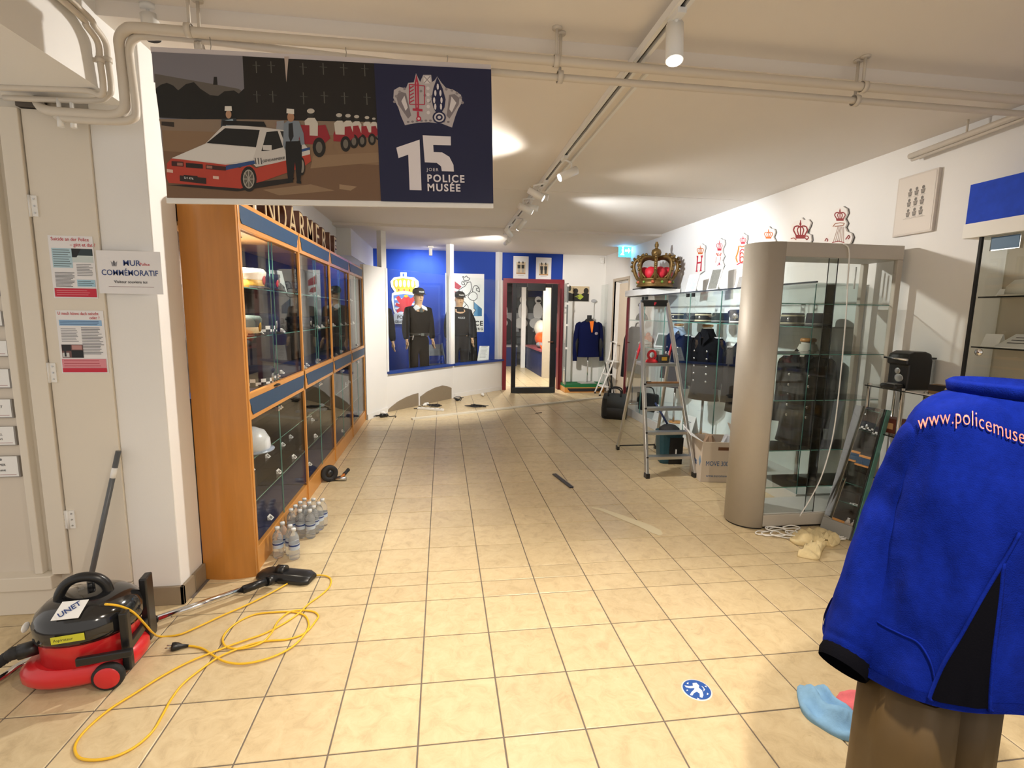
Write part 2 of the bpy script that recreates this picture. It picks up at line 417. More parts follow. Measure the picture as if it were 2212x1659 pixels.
arched(P1, P2, .46, .97, [(0,.14),(.2,.2),(.45,.245),(.7,.26),(.85,.235),(1,.19)]).build('arched_shadow_board', SKIRT, wp)
BSILL = hm('blue_sill', '1d3f8e', .35)
for k, (a, b, lab) in enumerate(((P1, P2, 0), (P2, P3, 1))):
    d = (b-a).normalized(); n = Vector((-d.y, d.x, 0))
    wn = struct(slab(MB(), a, b, .575, .612, .14, .02, -.045).build('window_%d' % (k+1), BSILL, bevel=.004))
    slab(MB(), a, b, .612, 2.13, .006, .05, .03).build('pane', GLASS, wn)
    for q, s_ in ((a, 1), (b, -1)):
        c = q+d*s_*.035
        slab(MB(), c-d*.018, c+d*.018, .61, 2.13, .05, 0, 0).build('glazing_bead', WHITE, wn)
for q, d, pa_ in ((P1, (P2-P1).normalized(), wp0), (P2, (P3-P1).normalized(), wp), (P3-Vector((.06,.06,0)), (P3-P2).normalized(), wp2)):
    slab(MB(), q-d*.048, q+d*.048, 0, ZF if q is not P1 else ZC, .09, 0, .012).build('post', WHITE, pa_)
# window edging over the second pane is left open to the ceiling

# ---- room behind the doorway
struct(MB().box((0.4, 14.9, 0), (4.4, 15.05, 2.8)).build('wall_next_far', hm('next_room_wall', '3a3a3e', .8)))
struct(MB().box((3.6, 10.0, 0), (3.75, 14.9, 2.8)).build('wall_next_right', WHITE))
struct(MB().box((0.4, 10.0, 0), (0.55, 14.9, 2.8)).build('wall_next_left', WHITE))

# ================================================================= PRINT HELPERS
import numpy as np
def homog(src, dst):
    A = []; b = []
    for (x, y), (u, v) in zip(src, dst):
        A += [[x, y, 1, 0, 0, 0, -u*x, -u*y], [0, 0, 0, x, y, 1, -v*x, -v*y]]; b += [u, v]
    h = np.linalg.solve(np.array(A, float), np.array(b, float)); H = np.append(h, 1).reshape(3, 3)
    def f(x, y):
        q = H @ np.array([x, y, 1.0]); return q[0]/q[2], q[1]/q[2]
    return f
class Print:
    """flat coloured shapes laid one over the other on a real surface"""
    def __init__(s, o, ux, uy, conv=lambda x, y: (x, y), step=.00003, base=.0004):
        s.o, s.ux, s.uy = Vector(o), Vector(ux).normalized(), Vector(uy).normalized(); s.un = s.ux.cross(s.uy); s.conv = conv
        s.mb = MB(); s.mats = []; s.k = 0; s.step = step; s.base = base
    def m(s, h):
        M = hm('print_'+h, h, .55)
        if M not in s.mats: s.mats.append(M)
        s.mb.mat(s.mats.index(M))
    def P(s, x, y):
        a, b = s.conv(x, y); return s.o+s.ux*a+s.uy*b+s.un*(s.base+s.k*s.step)
    def poly(s, h, pts):
        s.k += 1; s.m(h)
        from mathutils.geometry import tessellate_polygon
        v = [s.P(*p) for p in pts]
        q = [Vector((p[0], p[1], 0)) for p in pts]
        s.mb.add(v, [t for t in tessellate_polygon([q])]); return s
    def rect(s, h, x0, y0, x1, y1): return s.poly(h, [(x0,y0),(x1,y0),(x1,y1),(x0,y1)])
    def ell(s, h, cx, cy, rx, ry, n=18): return s.poly(h, [(cx+rx*math.cos(2*pi*i/n), cy+ry*math.sin(2*pi*i/n)) for i in range(n)])
    def line(s, h, pts, wd):
        s.k += 1; s.m(h)
        for (x0,y0),(x1,y1) in zip(pts, pts[1:]):
            L = math.hypot(x1-x0, y1-y0) or 1; nx, ny = -(y1-y0)/L*wd/2, (x1-x0)/L*wd/2
            s.mb.poly([s.P(x0+nx,y0+ny), s.P(x1+nx,y1+ny), s.P(x1-nx,y1-ny), s.P(x0-nx,y0-ny)])
        return s
    def build(s, name, parent, world=True):
        o = s.mb.build(name, s.mats, parent, world=world)
        return o

# ================================================================= BANNER
YBN = 2.35
q = [Yp(337,108,YBN), Yp(1067,147,YBN), Yp(1067,443,YBN), Yp(363,433,YBN)]
bx0, bx1 = (q[0].x+q[3].x)/2, (q[1].x+q[2].x)/2
bw = bx1-bx0; zt0, zt1, zb0, zb1 = q[0].z, q[1].z, q[3].z, q[2].z
bh = ((zt0-zb0)+(zt1-zb1))/2; tilt = math.atan2((zt1+zb1-zt0-zb0)/2, bw)
zb = (zb0+zb1)/2 - 0.0
banner = thing('ceiling_banner', 'printed banner with police car photo and dark blue anniversary panel hung under the pipes', 'banner', (bx0, YBN, zb0))
ux = Vector((math.cos(tilt), 0, math.sin(tilt))); uy = Vector((-math.sin(tilt), 0, math.cos(tilt)))
def bq(x, y, dy=0): return Vector(ux*x+uy*y)+Vector((0, dy, 0))
mb = MB(); mb.prism([(0,0),(bw,0),(bw,bh),(0,bh)], (0,.0,0), ux, uy, (0,1,0), .004); mb.build('cloth', hm('banner_cloth', '8f8a8d', .6), banner)
MB().prism([(-.004,-.012),(bw,-.012),(bw,.016),(-.004,.016)], (0,-.004,0), ux, uy, (0,1,0), .012).build('bottom_rail', PLAST, banner)
MB().prism([(-.004,bh-.012),(bw,bh-.012),(bw,bh+.012),(-.004,bh+.012)], (0,-.003,0), ux, uy, (0,1,0), .010).build('top_rail', hm('banner_rail', 'c9c2c4', .5), banner)
conv = homog([(18,55),(2147,165),(2147,1033),(95,1000)], [(0,bh),(bw,bh),(bw,0),(0,0)])
pr = Print(banner.location+Vector((0,-.0045,0)), ux, uy, conv)
pr.poly('77757d', [(18,68),(600,95),(600,330),(28,260)]).poly('5c5650', [(33,205),(200,235),(400,270),(560,300),(600,330),(600,420),(40,330)])
pr.poly('0c0c0a', [(38,300),(70,275),(110,262),(150,280),(180,310),(230,270),(280,258),(320,300),(380,340),(430,345),(470,315),(530,310),(560,330),(600,292),(600,505),(58,480)])
pr.poly('0c0c0a', [(400,275),(405,225),(425,225),(428,275)])
pr.poly('120d0b', [(588,95),(1413,140),(1428,520),(600,500)])
pr.poly('857260', [(55,490),(600,492),(1430,510),(1434,640),(80,600)]).poly('84694f', [(72,560),(1432,600),(1440,830),(85,800)]).poly('735740', [(80,690),(1435,780),(1442,1005),(95,985)])
pr.poly('9a8064', [(1180,900),(1290,915),(1250,940),(1180,930)]).poly('8f755a', [(1020,720),(1430,700),(1432,760),(1000,800)]).poly('8f755a', [(700,935),(1000,900),(1150,940),(800,970)])
pr.poly('2a2019', [(70,505),(150,510),(150,540),(70,530)])
for x, y in ((672,160),(765,160),(965,170),(1092,170),(1220,175),(1352,180),(672,345),(772,345),(965,355),(1095,350),(1222,355),(1362,360)):
    pr.line('57554f', [(x, y-32),(x+2, y+42)], 6).line('4b4944', [(x-22, y-8),(x+26, y-4)], 4)
pr.poly('b8a79c', [(850,98),(878,98),(860,260)])
# motor cycles and riders
for i, (x, y, s_) in enumerate(((1405,495,.55),(1362,490,.72),(1297,485,.8),(1243,480,.85),(1187,478,.95),(1010,455,1.2))):
    pr.poly('93202c', [(x-40*s_, y+115*s_),(x-20*s_, y+70*s_),(x+75*s_, y+60*s_),(x+100*s_, y+130*s_),(x+60*s_, y+165*s_),(x-40*s_, y+160*s_)])
    pr.ell('16120f', x+40*s_, y+178*s_, 34*s_, 52*s_).ell('6b655c', x+40*s_, y+178*s_, 17*s_, 30*s_)
    pr.poly('c9c2b8', [(x-34*s_, y+40*s_),(x-15*s_, y+24*s_),(x+20*s_, y+24*s_),(x+36*s_, y+50*s_),(x+34*s_, y+118*s_),(x-26*s_, y+115*s_)])
    pr.ell('25221f', x, y-2, 21*s_, 25*s_).ell('b9b2a8', x, y-12*s_, 20*s_, 13*s_)
pr.poly('93202c', [(790,520),(1000,530),(1000,640),(800,640)])
pr.poly('8b8f96', [(795,505),(840,500),(845,560),(790,560)])
# second officer behind the car
pr.poly('2b3136', [(440,560),(450,490),(540,485),(550,560)]).poly('8fa3b0', [(470,500),(520,490),(530,540),(480,545)]).ell('b08a6d', 494, 462, 18, 26).poly('d9d5cc', [(470,440),(472,410),(514,410),(516,440)])
# car
pr.poly('1d130d', [(95,905),(540,945),(880,890),(900,860),(560,900)])
pr.poly('b23c2a', [(95,860),(100,770),(130,738),(470,772),(560,800),(600,765),(660,800),(780,765),(1000,705),(1006,755),(960,790),(700,882),(660,892),(560,928),(110,892)])
pr.poly('c9c4bf', [(130,737),(345,645),(455,535),(560,530),(720,545),(850,562),(960,640),(1000,690),(1000,712),(780,768),(660,792),(640,770),(560,770),(470,778)])
pr.poly('d6d2cd', [(135,735),(345,648),(665,672),(640,745),(470,770)])
pr.poly('0d0d0d', [(352,642),(470,548),(688,560),(662,668)]).poly('121212', [(695,692),(730,572),(800,566),(832,668),(745,690)]).poly('1a1a1a', [(815,566),(855,570),(900,640),(850,660)])
pr.poly('0a0a0a', [(455,500),(715,508),(730,540),(455,528)]).poly('c9c4bf', [(705,655),(760,655),(760,690),(705,685)])
pr.poly('27477e', [(470,785),(650,750),(655,772),(470,812)]).poly('27477e', [(700,740),(1000,668),(1000,684),(700,760)]).poly('c9c4bf', [(660,740),(860,690),(860,745),(660,785)])
for a in range(3): pr.line('3b3b3b', [(655+a*18,735),(660+a*18,775)], 6)
pr.ell('14110f', 612, 868, 50, 80).ell('a49e92', 612, 868, 36, 60).ell('5c564e', 612, 868, 30, 52)
for a in range(8): pr.line('a49e92', [(612,868),(612+33*math.cos(a*pi/4),868+56*math.sin(a*pi/4))], 5)
pr.ell('14110f', 946, 788, 22, 58).ell('8c867b', 948, 788, 14, 42)
pr.poly('3d1511', [(130,755),(205,760),(205,790),(130,785)]).poly('1a0d0b', [(220,766),(326,775),(326,803),(220,795)]).poly('3d1511', [(345,778),(470,790),(470,815),(345,805)])
pr.poly('9a6a5c', [(165,765),(200,767),(200,785),(165,783)]).poly('9a6a5c', [(350,783),(385,786),(385,803),(350,800)]).poly('d8b6a6', [(388,848),(425,852),(425,870),(388,866)]).poly('d8b6a6', [(100,805),(138,810),(138,830),(100,825)])
pr.poly('251512', [(180,845),(345,862),(345,900),(180,880)]).poly('1b1512', [(205,842),(292,850),(292,872),(205,864)])
# officer in front of the car
pr.poly('0b0a0a', [(845,625),(950,625),(948,790),(935,890),(915,890),(905,760),(890,880),(860,885),(850,770)]).poly('77828e', [(832,655),(840,520),(870,500),(935,505),(962,580),(968,650),(945,655),(935,600),(930,630),(850,632),(845,690)])
pr.poly('15171b', [(870,520),(895,515),(900,600),(880,640),(868,600)]).ell('a87d60', 884, 480, 22, 30).poly('d9d5cc', [(858,455),(860,426),(906,430),(906,462)]).poly('0b0a0a', [(845,885),(890,875),(892,890),(845,892)]).poly('0b0a0a', [(912,880),(940,880),(942,898),(912,895)])
# blue panel
pr.poly('10163f', [(1413,142),(2147,180),(2147,1022),(1441,1008)])
cr = [(1600,530),(1575,470),(1560,420),(1530,360),(1535,310),(1570,290),(1610,300),(1625,265),(1660,262),(1675,205),(1700,260),(1720,215),(1770,215),(1775,260),(1790,250),(1808,225),(1835,265),(1860,295),(1910,310),(1955,340),(1962,385),(1935,430),(1915,480),(1895,545),(1830,520),(1750,512),(1680,515)]
pr.poly('b9b2b4', cr)
pr.poly('7f777c', [(1560,400),(1548,350),(1570,318),(1610,330),(1625,400),(1640,470),(1620,490)]).poly('7f777c', [(1940,400),(1945,360),(1915,335),(1880,340),(1870,420),(1862,470),(1880,490)])
pr.poly('d9d3d4', [(1580,380),(1600,345),(1620,420),(1605,440)]).poly('d9d3d4', [(1925,390),(1895,350),(1880,430),(1895,450)])
for i in range(9):
    a = pi*(.95-i*.11); pr.ell('8d868a', 1640+105*math.cos(a), 400-105*math.sin(a)*1.0, 9, 9, 8); pr.ell('8d868a', 1860-105*math.cos(a), 405-100*math.sin(a), 9, 9, 8)
for i in range(10): pr.ell('827a7f', 1620+28*i, 505-abs(i-4.5)*-2-4, 9, 7, 8)
for i in range(5): pr.ell('d9d3d4', 1748, 300+38*i, 11, 12, 8)
pr.poly('ddd7d8', [(1722,222),(1766,222),(1766,270),(1722,270)]).line('8d868a', [(1724,224),(1764,268)], 5).line('8d868a', [(1764,224),(1724,268)], 5)
pr.poly('b22a45', [(1665,270),(1677,212),(1692,275),(1690,430),(1668,430)]).poly('c9a4ac', [(1676,260),(1680,260),(1681,420),(1675,420)]).poly('b22a45', [(1650,425),(1712,430),(1712,445),(1650,440)]).poly('b22a45', [(1676,445),(1690,445),(1690,480),(1676,480)])
pr.ell('b22a45', 1687, 490, 16, 16).ell('d9c0c6', 1687, 490, 8, 8)
pr.line('b22a45', [(1632,275),(1632,400),(1725,402),(1728,285),(1632,275)], 6)
for i in range(5): pr.line('b22a45', [(1634,300+22*i),(1660,285+22*i)], 7)
pr.poly('151a45', [(1770,370),(1782,300),(1808,228),(1840,300),(1858,370),(1850,420),(1830,455),(1798,455),(1780,420)])
for dx, y in ((-18,330),(14,330),(-26,375),(20,375),(-20,415),(16,415),(-2,290)): pr.ell('e2dcde', 1812+dx, y, 7, 20, 8)
pr.ell('151a45', 1816, 482, 42, 38).ell('cfc9cc', 1816, 482, 32, 29).ell('151a45', 1816, 482, 22, 20).ell('cfc9cc', 1816, 482, 11, 10)
pr.poly('e4dee2', [(1543,672),(1690,622),(1697,940),(1622,938),(1617,716),(1556,738)])
pr.poly('e4dee2', [(1710,595),(1886,602),(1886,658),(1775,655),(1777,700),(1830,702),(1875,730),(1900,780),(1902,822),(1826,820),(1822,790),(1795,768),(1720,764)])
pr.build('print', banner)
def btext(s_, x, y, h, sp=1.0, bold=0.0, xs=1.0):
    a, b = conv(x, y); a2, b2 = conv(x, y-h)
    text_mesh('lettering', s_, (b2-b)*1.40, hm('print_e4dee2', 'e4dee2', .55), banner, bq(a, b, -.0095), ux, uy, .0006, 'LEFT', xs, bold, sp)
btext('JOER', 1732, 818, 20, 1.35); btext('POLICE', 1732, 885, 46, 1.22, .0012, 1.0); btext('MUSÉE', 1732, 943, 46, 1.22, .0012, 1.0)
for xx, xe in (('T. GENDARMERIE', 700),): pass
a, b = conv(700, 765); text_mesh('car_lettering', 'GENDARMERIE', .014, INK, banner, bq(a, b, -.0095), ux+uy*.18, uy, .0005)
a, b = conv(208, 866); text_mesh('car_plate', 'LH 476', .012, PLAST, banner, bq(a, b, -.0095), ux-uy*.1, uy, .0005)
# hanging hooks up to the pipe
for f in (.16, .55, .86):
    p = bq(bw*f, bh+.008, .002); top = 2.60-banner.location.z
    MB().tube([p, p+Vector((.004,0,.02)), (p.x, p.y, top)], .0018, 5).build('hook', hm('hook_wire', 'a09a90', .4), banner)

# ================================================================= OAK DISPLAY WALL
OAK = mat('oak', hexc('b87a34'), .38, var=.16, vscale=5, stretch=(6, 6, .6), bump=.04, bscale=40, coat=.25)
OAKL = mat('oak_light', hexc('c88a42'), .4, var=.1, vscale=6, coat=.2)
TEALB = hm('blue_plaque', '21405f', .45, var=.12, vscale=25)
NAVYF = hm('navy_felt', '141c44', .9)
BACKP = hm('cabinet_back', '4a3f3a', .6)
XF, XB = -1.06, -1.455
ZTOP = 2.075
bays = [2.87, 4.05, 5.10, 6.10, 7.10]
SH_UP = [Xp(517,625,-1.09).z, Xp(522,727,-1.09).z]
SH_UP = [1.63, 1.345]
SH_LO = [.64, .38]
names = ['oak display cabinet with police caps, its broad curved end panel next to the white pier', 'oak display cabinet between the caps cabinet and the darker third one, lettering above',
         'oak display cabinet, third along the wall from the white pier', 'last oak display cabinet, touching the white partition panel']
def ogee(L, h, e=.05): return [(0,h),(.010,.74*h),(.022,.62*h),(.030,.5*h),(.030,.28*h),(e,0),(L-e,0),(L-.030,.28*h),(L-.030,.5*h),(L-.022,.62*h),(L-.010,.74*h),(L,h)]
KN = CHROME
for k in range(4):
    y0, y1 = bays[k], bays[k+1]; L = y1-y0
    cab = thing('oak_display_cabinet', names[k], 'cabinet', ((XF+XB)/2, (y0+y1)/2, 0), 0, 'oak display cabinets along the left wall')
    W = dict(parent=cab, world=True)
    e0 = .02 if k else .035
    # frame
    MB().box((XB, y0, 0), (XB+.012, y1, ZTOP)).build('back_panel', BACKP, **W)
    MB().box((XB+.012, y0, ZTOP-.03), (XF-.02, y1, ZTOP)).build('top_board', OAK, **W)
    MB().box((XB+.012, y0+.005, ZTOP-.15), (XF-.03, y1-.005, ZTOP-.13)).build('soffit_board', hm('soffit_board', 'c79a68', .5), **W)
    MB().box((XF-.02, y0+e0, ZTOP-.145), (XF, y1, ZTOP)).build('cornice_rail', OAKL, bevel=.003, **W)
    MB().prism(ogee(L-.05, .092), (XF+.0005, y0+.03, ZTOP-.118), (0,1,0), (0,0,1), (1,0,0), .004).build('name_plaque', TEALB, **W)
    MB().box((XB+.012, y0+.005, 1.0), (XF-.02, y1-.005, 1.025)).build('display_floor', NAVYF, **W)
    MB().box((XF-.02, y0+e0, .895), (XF+.004, y1, 1.045)).build('middle_rail', OAKL, bevel=.003, **W)
    MB().prism(ogee(L-.05, .092), (XF+.0045, y0+.03, .922), (0,1,0), (0,0,1), (1,0,0), .004).build('name_plaque', TEALB, **W)
    MB().box((XB+.012, y0+.005, .115), (XF-.02, y1-.005, .135)).build('bottom_board', NAVYF, **W)
    MB().box((XF-.035, y0+e0, 0), (XF-.006, y1, .138)).build('plinth', OAKL, bevel=.002, **W)
    if k == 0:
        # broad bowed end panel
        n = 14; ring = []
        for i in range(n+1):
            t = i/n; x = XF+.004-(XF+.004-(-1.333))*t; ring.append((x, y0-.004-.022*math.sin(pi*t)))
        ring += [(-1.333, y0+.02), (XF+.004, y0+.02)]
        MB().loft([[(x, y, z) for x, y in ring] for z in (.0, .01, ZTOP)], smooth=False).build('end_panel', OAK, smooth=False, **W)
        MB().box((XF-.03, y0+.02, .0), (XF+.008, y0+.045, ZTOP)).build('corner_post', OAKL, bevel=.002, **W)
        MB().lathe([(0, 0), (.045, 0), (.05, -.006), (.03, -.012), (0, -.012)], (-1.2, 3.2, ZTOP-.15), 20).build('downlight', [CHROME], **W)
    MB().box((XF-.012, y1-.026, .02), (XF+.004, y1-.001, ZTOP-.14)).build('post', OAKL, bevel=.002, **W)
    MB().box((XB+.012, y1-.012, .136), (XF-.03, y1-.001, ZTOP-.151)).build('divider', BACKP if k == 3 else GLASS, **W)
    for z in SH_UP+SH_LO:
        MB().box((XB+.015, y0+.012, z-.006), (XF-.045, y1-.02, z)).build('shelf', [GLASS], **W)
        MB().box((XF-.0452, y0+.012, z-.006), (XF-.044, y1-.02, z)).build('shelf_edge', GEDGE, **W)
    ym = (y0+y1)/2
    for i, (a, b, z0, z1, xo) in enumerate(((y0+e0+.012, ym+.015, 1.047, ZTOP-.147, .012), (ym-.015, y1-.02, 1.047, ZTOP-.147, .022), (y0+e0+.012, ym-.002, .14, .893, .012), (ym+.002, y1-.02, .14, .893, .012))):
        pn = MB().box((XF-xo-.005, a, z0), (XF-xo, b, z1)).build('glass_door', GLASSC, **W)
        kn = MB(); yk = (b-.02) if i % 2 == 0 else (a+.02); zk = z0+.03 if i < 2 else z1-.03
        kn.box((XF-xo-.012, yk-.016, zk-.014), (XF-xo+.006, yk+.016, zk+.014)).tube([(XF-xo+.004, yk, zk), (XF-xo+.018, yk, zk)], .006, 8)
        kn.build('knob', KN, pn, world=True)
        ed = b if i % 2 == 0 else a
        MB().box((XF-xo-.0052, ed-.001, z0), (XF-xo+.0002, ed+.001, z1)).build('pane_edge', GEDGE, pn, world=True)

# ---- lettering on top of the cabinets
LTR = hm('brown_letter', '4a2a1c', .5); LTF = hm('letter_face', 'c9b48a', .35, metal=.3)
word = 'GENDARMERIE'; n = len(word); yl0, yl1 = 3.05, 5.95
for i, ch in enumerate(word):
    yc = yl0+(yl1-yl0)*(i+.5)/n
    lt = thing('cabinet_letter', ('raised brown letter %s of the word on top of the oak cabinets' % ch) if ch not in 'RE' else 'raised brown letter %s %s on top of the oak cabinets' % (ch, {1:'after the G',5:'between A and M',7:'between M and R',8:'between E and I',10:'at the end of the word'}[i]), 'letter', (-1.17, yc, ZTOP), 0, 'letters standing on the oak cabinets')
    text_mesh('letter_body', ch, .31, LTR, lt, (.0, 0, .004), (0,1,0), (0,0,1), .05, 'CENTER', 1.0, .008)
    text_mesh('letter_face', ch, .31, LTF, lt, (.0258, 0, .004), (0,1,0), (0,0,1), .002, 'CENTER', 1.0, -.002)

# ---- things on the shelves
def on_shelf(u, v, levels, x0=-1.42, x1=-1.13):
    for z in levels:
        p = Zp(u, v, z)
        if x0 <= p.x <= x1 and 2.95 < p.y < 6.9: return p
    for z in levels:
        p = Zp(u, v, z)
        if x0-.25 <= p.x <= x1+.25 and 2.95 < p.y < 6.9: p.x = min(max(p.x, x0), x1); return p
    best = min(levels, key=lambda z: abs(Zp(u, v, z).x+1.2)); p = Zp(u, v, best); p.x = min(max(p.x, x0), x1); p.y = min(max(p.y, 2.95), 6.9); return p
SMALLPRINT = hm('card_print', '6c6a66', .6)
def tent_card(p, label, grp, s=.04, rz=0):
    c = thing('caption_card', label, 'card', (p.x, p.y, p.z+.0008), rz, grp)
    MB().hexa([(-.012,-s/2,0),(.014,-s/2,0),(.014,s/2,0),(-.012,s/2,0),(-.0125,-s/2,.026),(-.0115,-s/2,.026),(-.0115,s/2,.026),(-.0125,s/2,.026)]).build('card', CARD, c)
    MB().hexa([(.0085,-s*.36,.0055),(.0092,-s*.36,.0055),(.0092,s*.25,.0055),(.0085,s*.25,.0055),(-.004,-s*.36,.0185),(-.0033,-s*.36,.0185),(-.0033,s*.25,.0185),(-.004,s*.25,.0185)]).build('print', SMALLPRINT, c)
    return c
def card_place(p):
    k = min(3, max(0, sum(1 for y in bays[1:4] if p.y > y))); z = p.z
    sh = 'top shelf' if abs(z-SH_UP[0]) < .02 else 'second shelf' if abs(z-SH_UP[1]) < .02 else 'navy floor' if z > .9 else 'upper shelf behind the low doors' if abs(z-SH_LO[0]) < .02 else 'lower shelf behind the low doors' if abs(z-SH_LO[1]) < .02 else 'bottom board'
    nm = ('caps cabinet', 'second oak cabinet', 'third oak cabinet', 'last oak cabinet')[k]
    return 'white caption card, %s of the %s' % (sh, nm), 'caption cards, %s of the %s' % (sh, nm)
up_cards = [(523,630),(541,628),(556,630),(570,632),(578,634),(607,636),(566,724),(611,717),(545,832),(530,848),(610,807)]
for u, v in up_cards:
    p = on_shelf(u, v, [SH_UP[0], SH_UP[1], 1.026]); l_, g_ = card_place(p); tent_card(p, l_, g_)
far_cards = [(675,642),(684,644),(690,643),(720,655),(728,655),(745,660),(680,706),(688,708),(698,707),(722,704),(738,702),(750,701),(665,791),(670,796),(697,785),(730,772),(742,768),(762,650),(770,652),(768,700),(775,699)]
for u, v in far_cards:
    p = on_shelf(u, v, [SH_UP[0], SH_UP[1], 1.026]); l_, g_ = card_place(p); tent_card(p, l_, g_)
low_cards = [(579,988),(629,946),(612,963),(545,1017),(585,1121),(670,900),(676,909),(708,988),(670,1005),(677,1020),(741,933),(739,943),(767,826),(767,831)]
for u, v in low_cards:
    p = on_shelf(u, v, [SH_LO[0], SH_LO[1], .137]); l_, g_ = card_place(p); tent_card(p, l_, g_, .05)

def round_cap(name, label, p, r, crown, band, peak, badge=None, rz=0, h=.09, checker=False, cat='cap'):
    t = thing(name, label, cat, (p[0], p[1], p[2]+.001), rz)
    MB().lathe([(0, .0), (r*.86, .0), (r*.88, h*.45), (r*1.02, h*.72), (r*1.04, h*.85), (r*.9, h), (0, h*1.05)], (0,0,0), 20).build('crown', crown, t)
    b = MB().lathe([(r*.885, .002), (r*.90, .004), (r*.905, h*.42), (r*.89, h*.44)], (0,0,0), 20).build('band', band, t)
    if checker:
        cm = MB()
        for i in range(20):
            for j in range(2):
                if (i+j) % 2: continue
                cm.lathe([(r*.912, h*(.06+.18*j)), (r*.912, h*(.06+.18*(j+1)))], (0,0,0), 2, a0=2*pi*i/20, a1=2*pi*(i+1)/20)
        cm.build('checker', CARD, b)
    pk = []
    for i in range(9):
        a = -pi*.36+pi*.72*i/8; pk.append([(r*.88*math.cos(a), r*.88*math.sin(a), .012), (r*(1.0+.34*math.cos(a*1.2))*math.cos(a), r*1.12*math.sin(a), .0), (r*(1.0+.34*math.cos(a*1.2))*math.cos(a), r*1.12*math.sin(a), .004), (r*.88*math.cos(a), r*.88*math.sin(a), .018)])
    MB().loft(pk, smooth=False).build('peak', peak, t)
    if badge is not None: MB().ell((r*.93, 0, h*.5), (.008, r*.16, h*.3), 10, 6).build('badge', badge, t)
    return t
DKNAVY = hm('dark_navy_cloth', '12162a', .8); GOLD = hm('gold_badge', 'c9a03a', .3, metal=.8); SILVER = mat('silver_badge', (.7,.7,.7), .25, 1.0)
WCLOTH = hm('white_cloth', 'ddd8cc', .7); REDB = hm('red_badge', 'a82a2a', .4)
z1, z2 = SH_UP
p = Zp(530, 627, z1); round_cap('peaked_hat', 'white peaked cap with red and gold badge on the top shelf beside the cornice', (-1.19, Xp(534,610,-1.19).y, z1), .105, WCLOTH, hm('cap_band_gold','b8913a',.5), BLACK, REDB, h=.12)
round_cap('peaked_hat', 'dark navy peaked cap with red flame badge beside the white one', (-1.20, Xp(566,612,-1.20).y, z1), .105, DKNAVY, DKNAVY, BLACK, REDB, h=.11)
fc = thing('forage_hat', 'blue folded forage cap lying behind the white peaked cap', 'cap', (-1.36, Xp(540,585,-1.36).y, z1+.001))
MB().loft([[(x*w_, y, z) for x, y, z in ((-.05,-.13,0),(.05,-.13,0),(.05,.13,0),(-.05,.13,0))] if q_ == 0 else [(x*w_, y*.9, .15 if abs(y) < .1 else .13) for x, y in ((-.012,-.13),(.012,-.13),(.012,.13),(-.012,.13))] for q_, w_ in ((0,1),(1,1))]).build('body', hm('forage_blue','2c3f8a',.8), fc, bevel=.01)
spot('cabinet_light', (-1.2, 3.2, ZTOP-.165), (-1.2, 3.25, 1.0), 55, 150, .9, WARM, .03)
# framed portrait
pp = thing('portrait_photo', 'portrait photograph of an officer in uniform leaning on the top shelf', 'photo', (-1.2, Xp(606,620,-1.2).y, z1+.001), R(-25))
rot = Matrix.Rotation(R(-14), 3, 'Y')
def rp(x, y, z): return rot @ Vector((x, y, z))
MB().hexa([rp(x,y,z) for z in (0,.17) for x,y in ((-.003,-.065),(.003,-.065),(.003,.065),(-.003,.065))]).build('print', hm('photo_grey','b9c0c0',.4), pp)
pq = Print(rp(.0035, 0, 0), (0,1,0), rot @ Vector((0,0,1)))
pq.poly('1b1c22', [(-.05,.005),(.055,.005),(.05,.05),(.02,.075),(-.02,.075),(-.045,.05)]).ell('b98f78', 0, .10, .022, .03).poly('15161c', [(-.03,.115),(.03,.115),(.034,.14),(-.034,.14)]).poly('e0e0e0', [(-.008,.075),(.008,.075),(0,.05)])
pq.build('portrait', pp, world=False)
round_cap('police_hat', 'navy cap with checkered band and red tassel on the second shelf', (-1.20, Xp(562,700,-1.2).y, z2), .11, DKNAVY, BLACKM, BLACK, SILVER, h=.13, checker=True)
round_cap('police_hat', 'grey green cap at the end of the second shelf beside the curved end panel', (-1.18, Xp(532,705,-1.18).y, z2), .085, hm('cap_green','3c4a48',.8), hm('cap_cream','b8a37a',.6), BLACK, GOLD, h=.12)
round_cap('police_hat', 'black cap with checkered band on the navy cabinet floor', (-1.18, Xp(552,812,-1.18).y, 1.026), .11, DKNAVY, BLACKM, BLACK, SILVER, h=.12, checker=True)
hc = thing('handcuffs', 'pair of steel handcuffs lying on the navy cabinet floor', 'handcuffs', (-1.12, Xp(600,822,-1.12).y, 1.028), R(20))
for s_ in (-1, 1): MB().tube([(x, y+s_*.05, .006) for x, y in arc((0,0), .032, 0, 2*pi, 16)][:-1], .005, 6, closed=True).build('cuff', CHROME, hc)
MB().bar((0,-.02,.006), (0,.02,.006), .01, .008).build('chain', CHROME, hc)
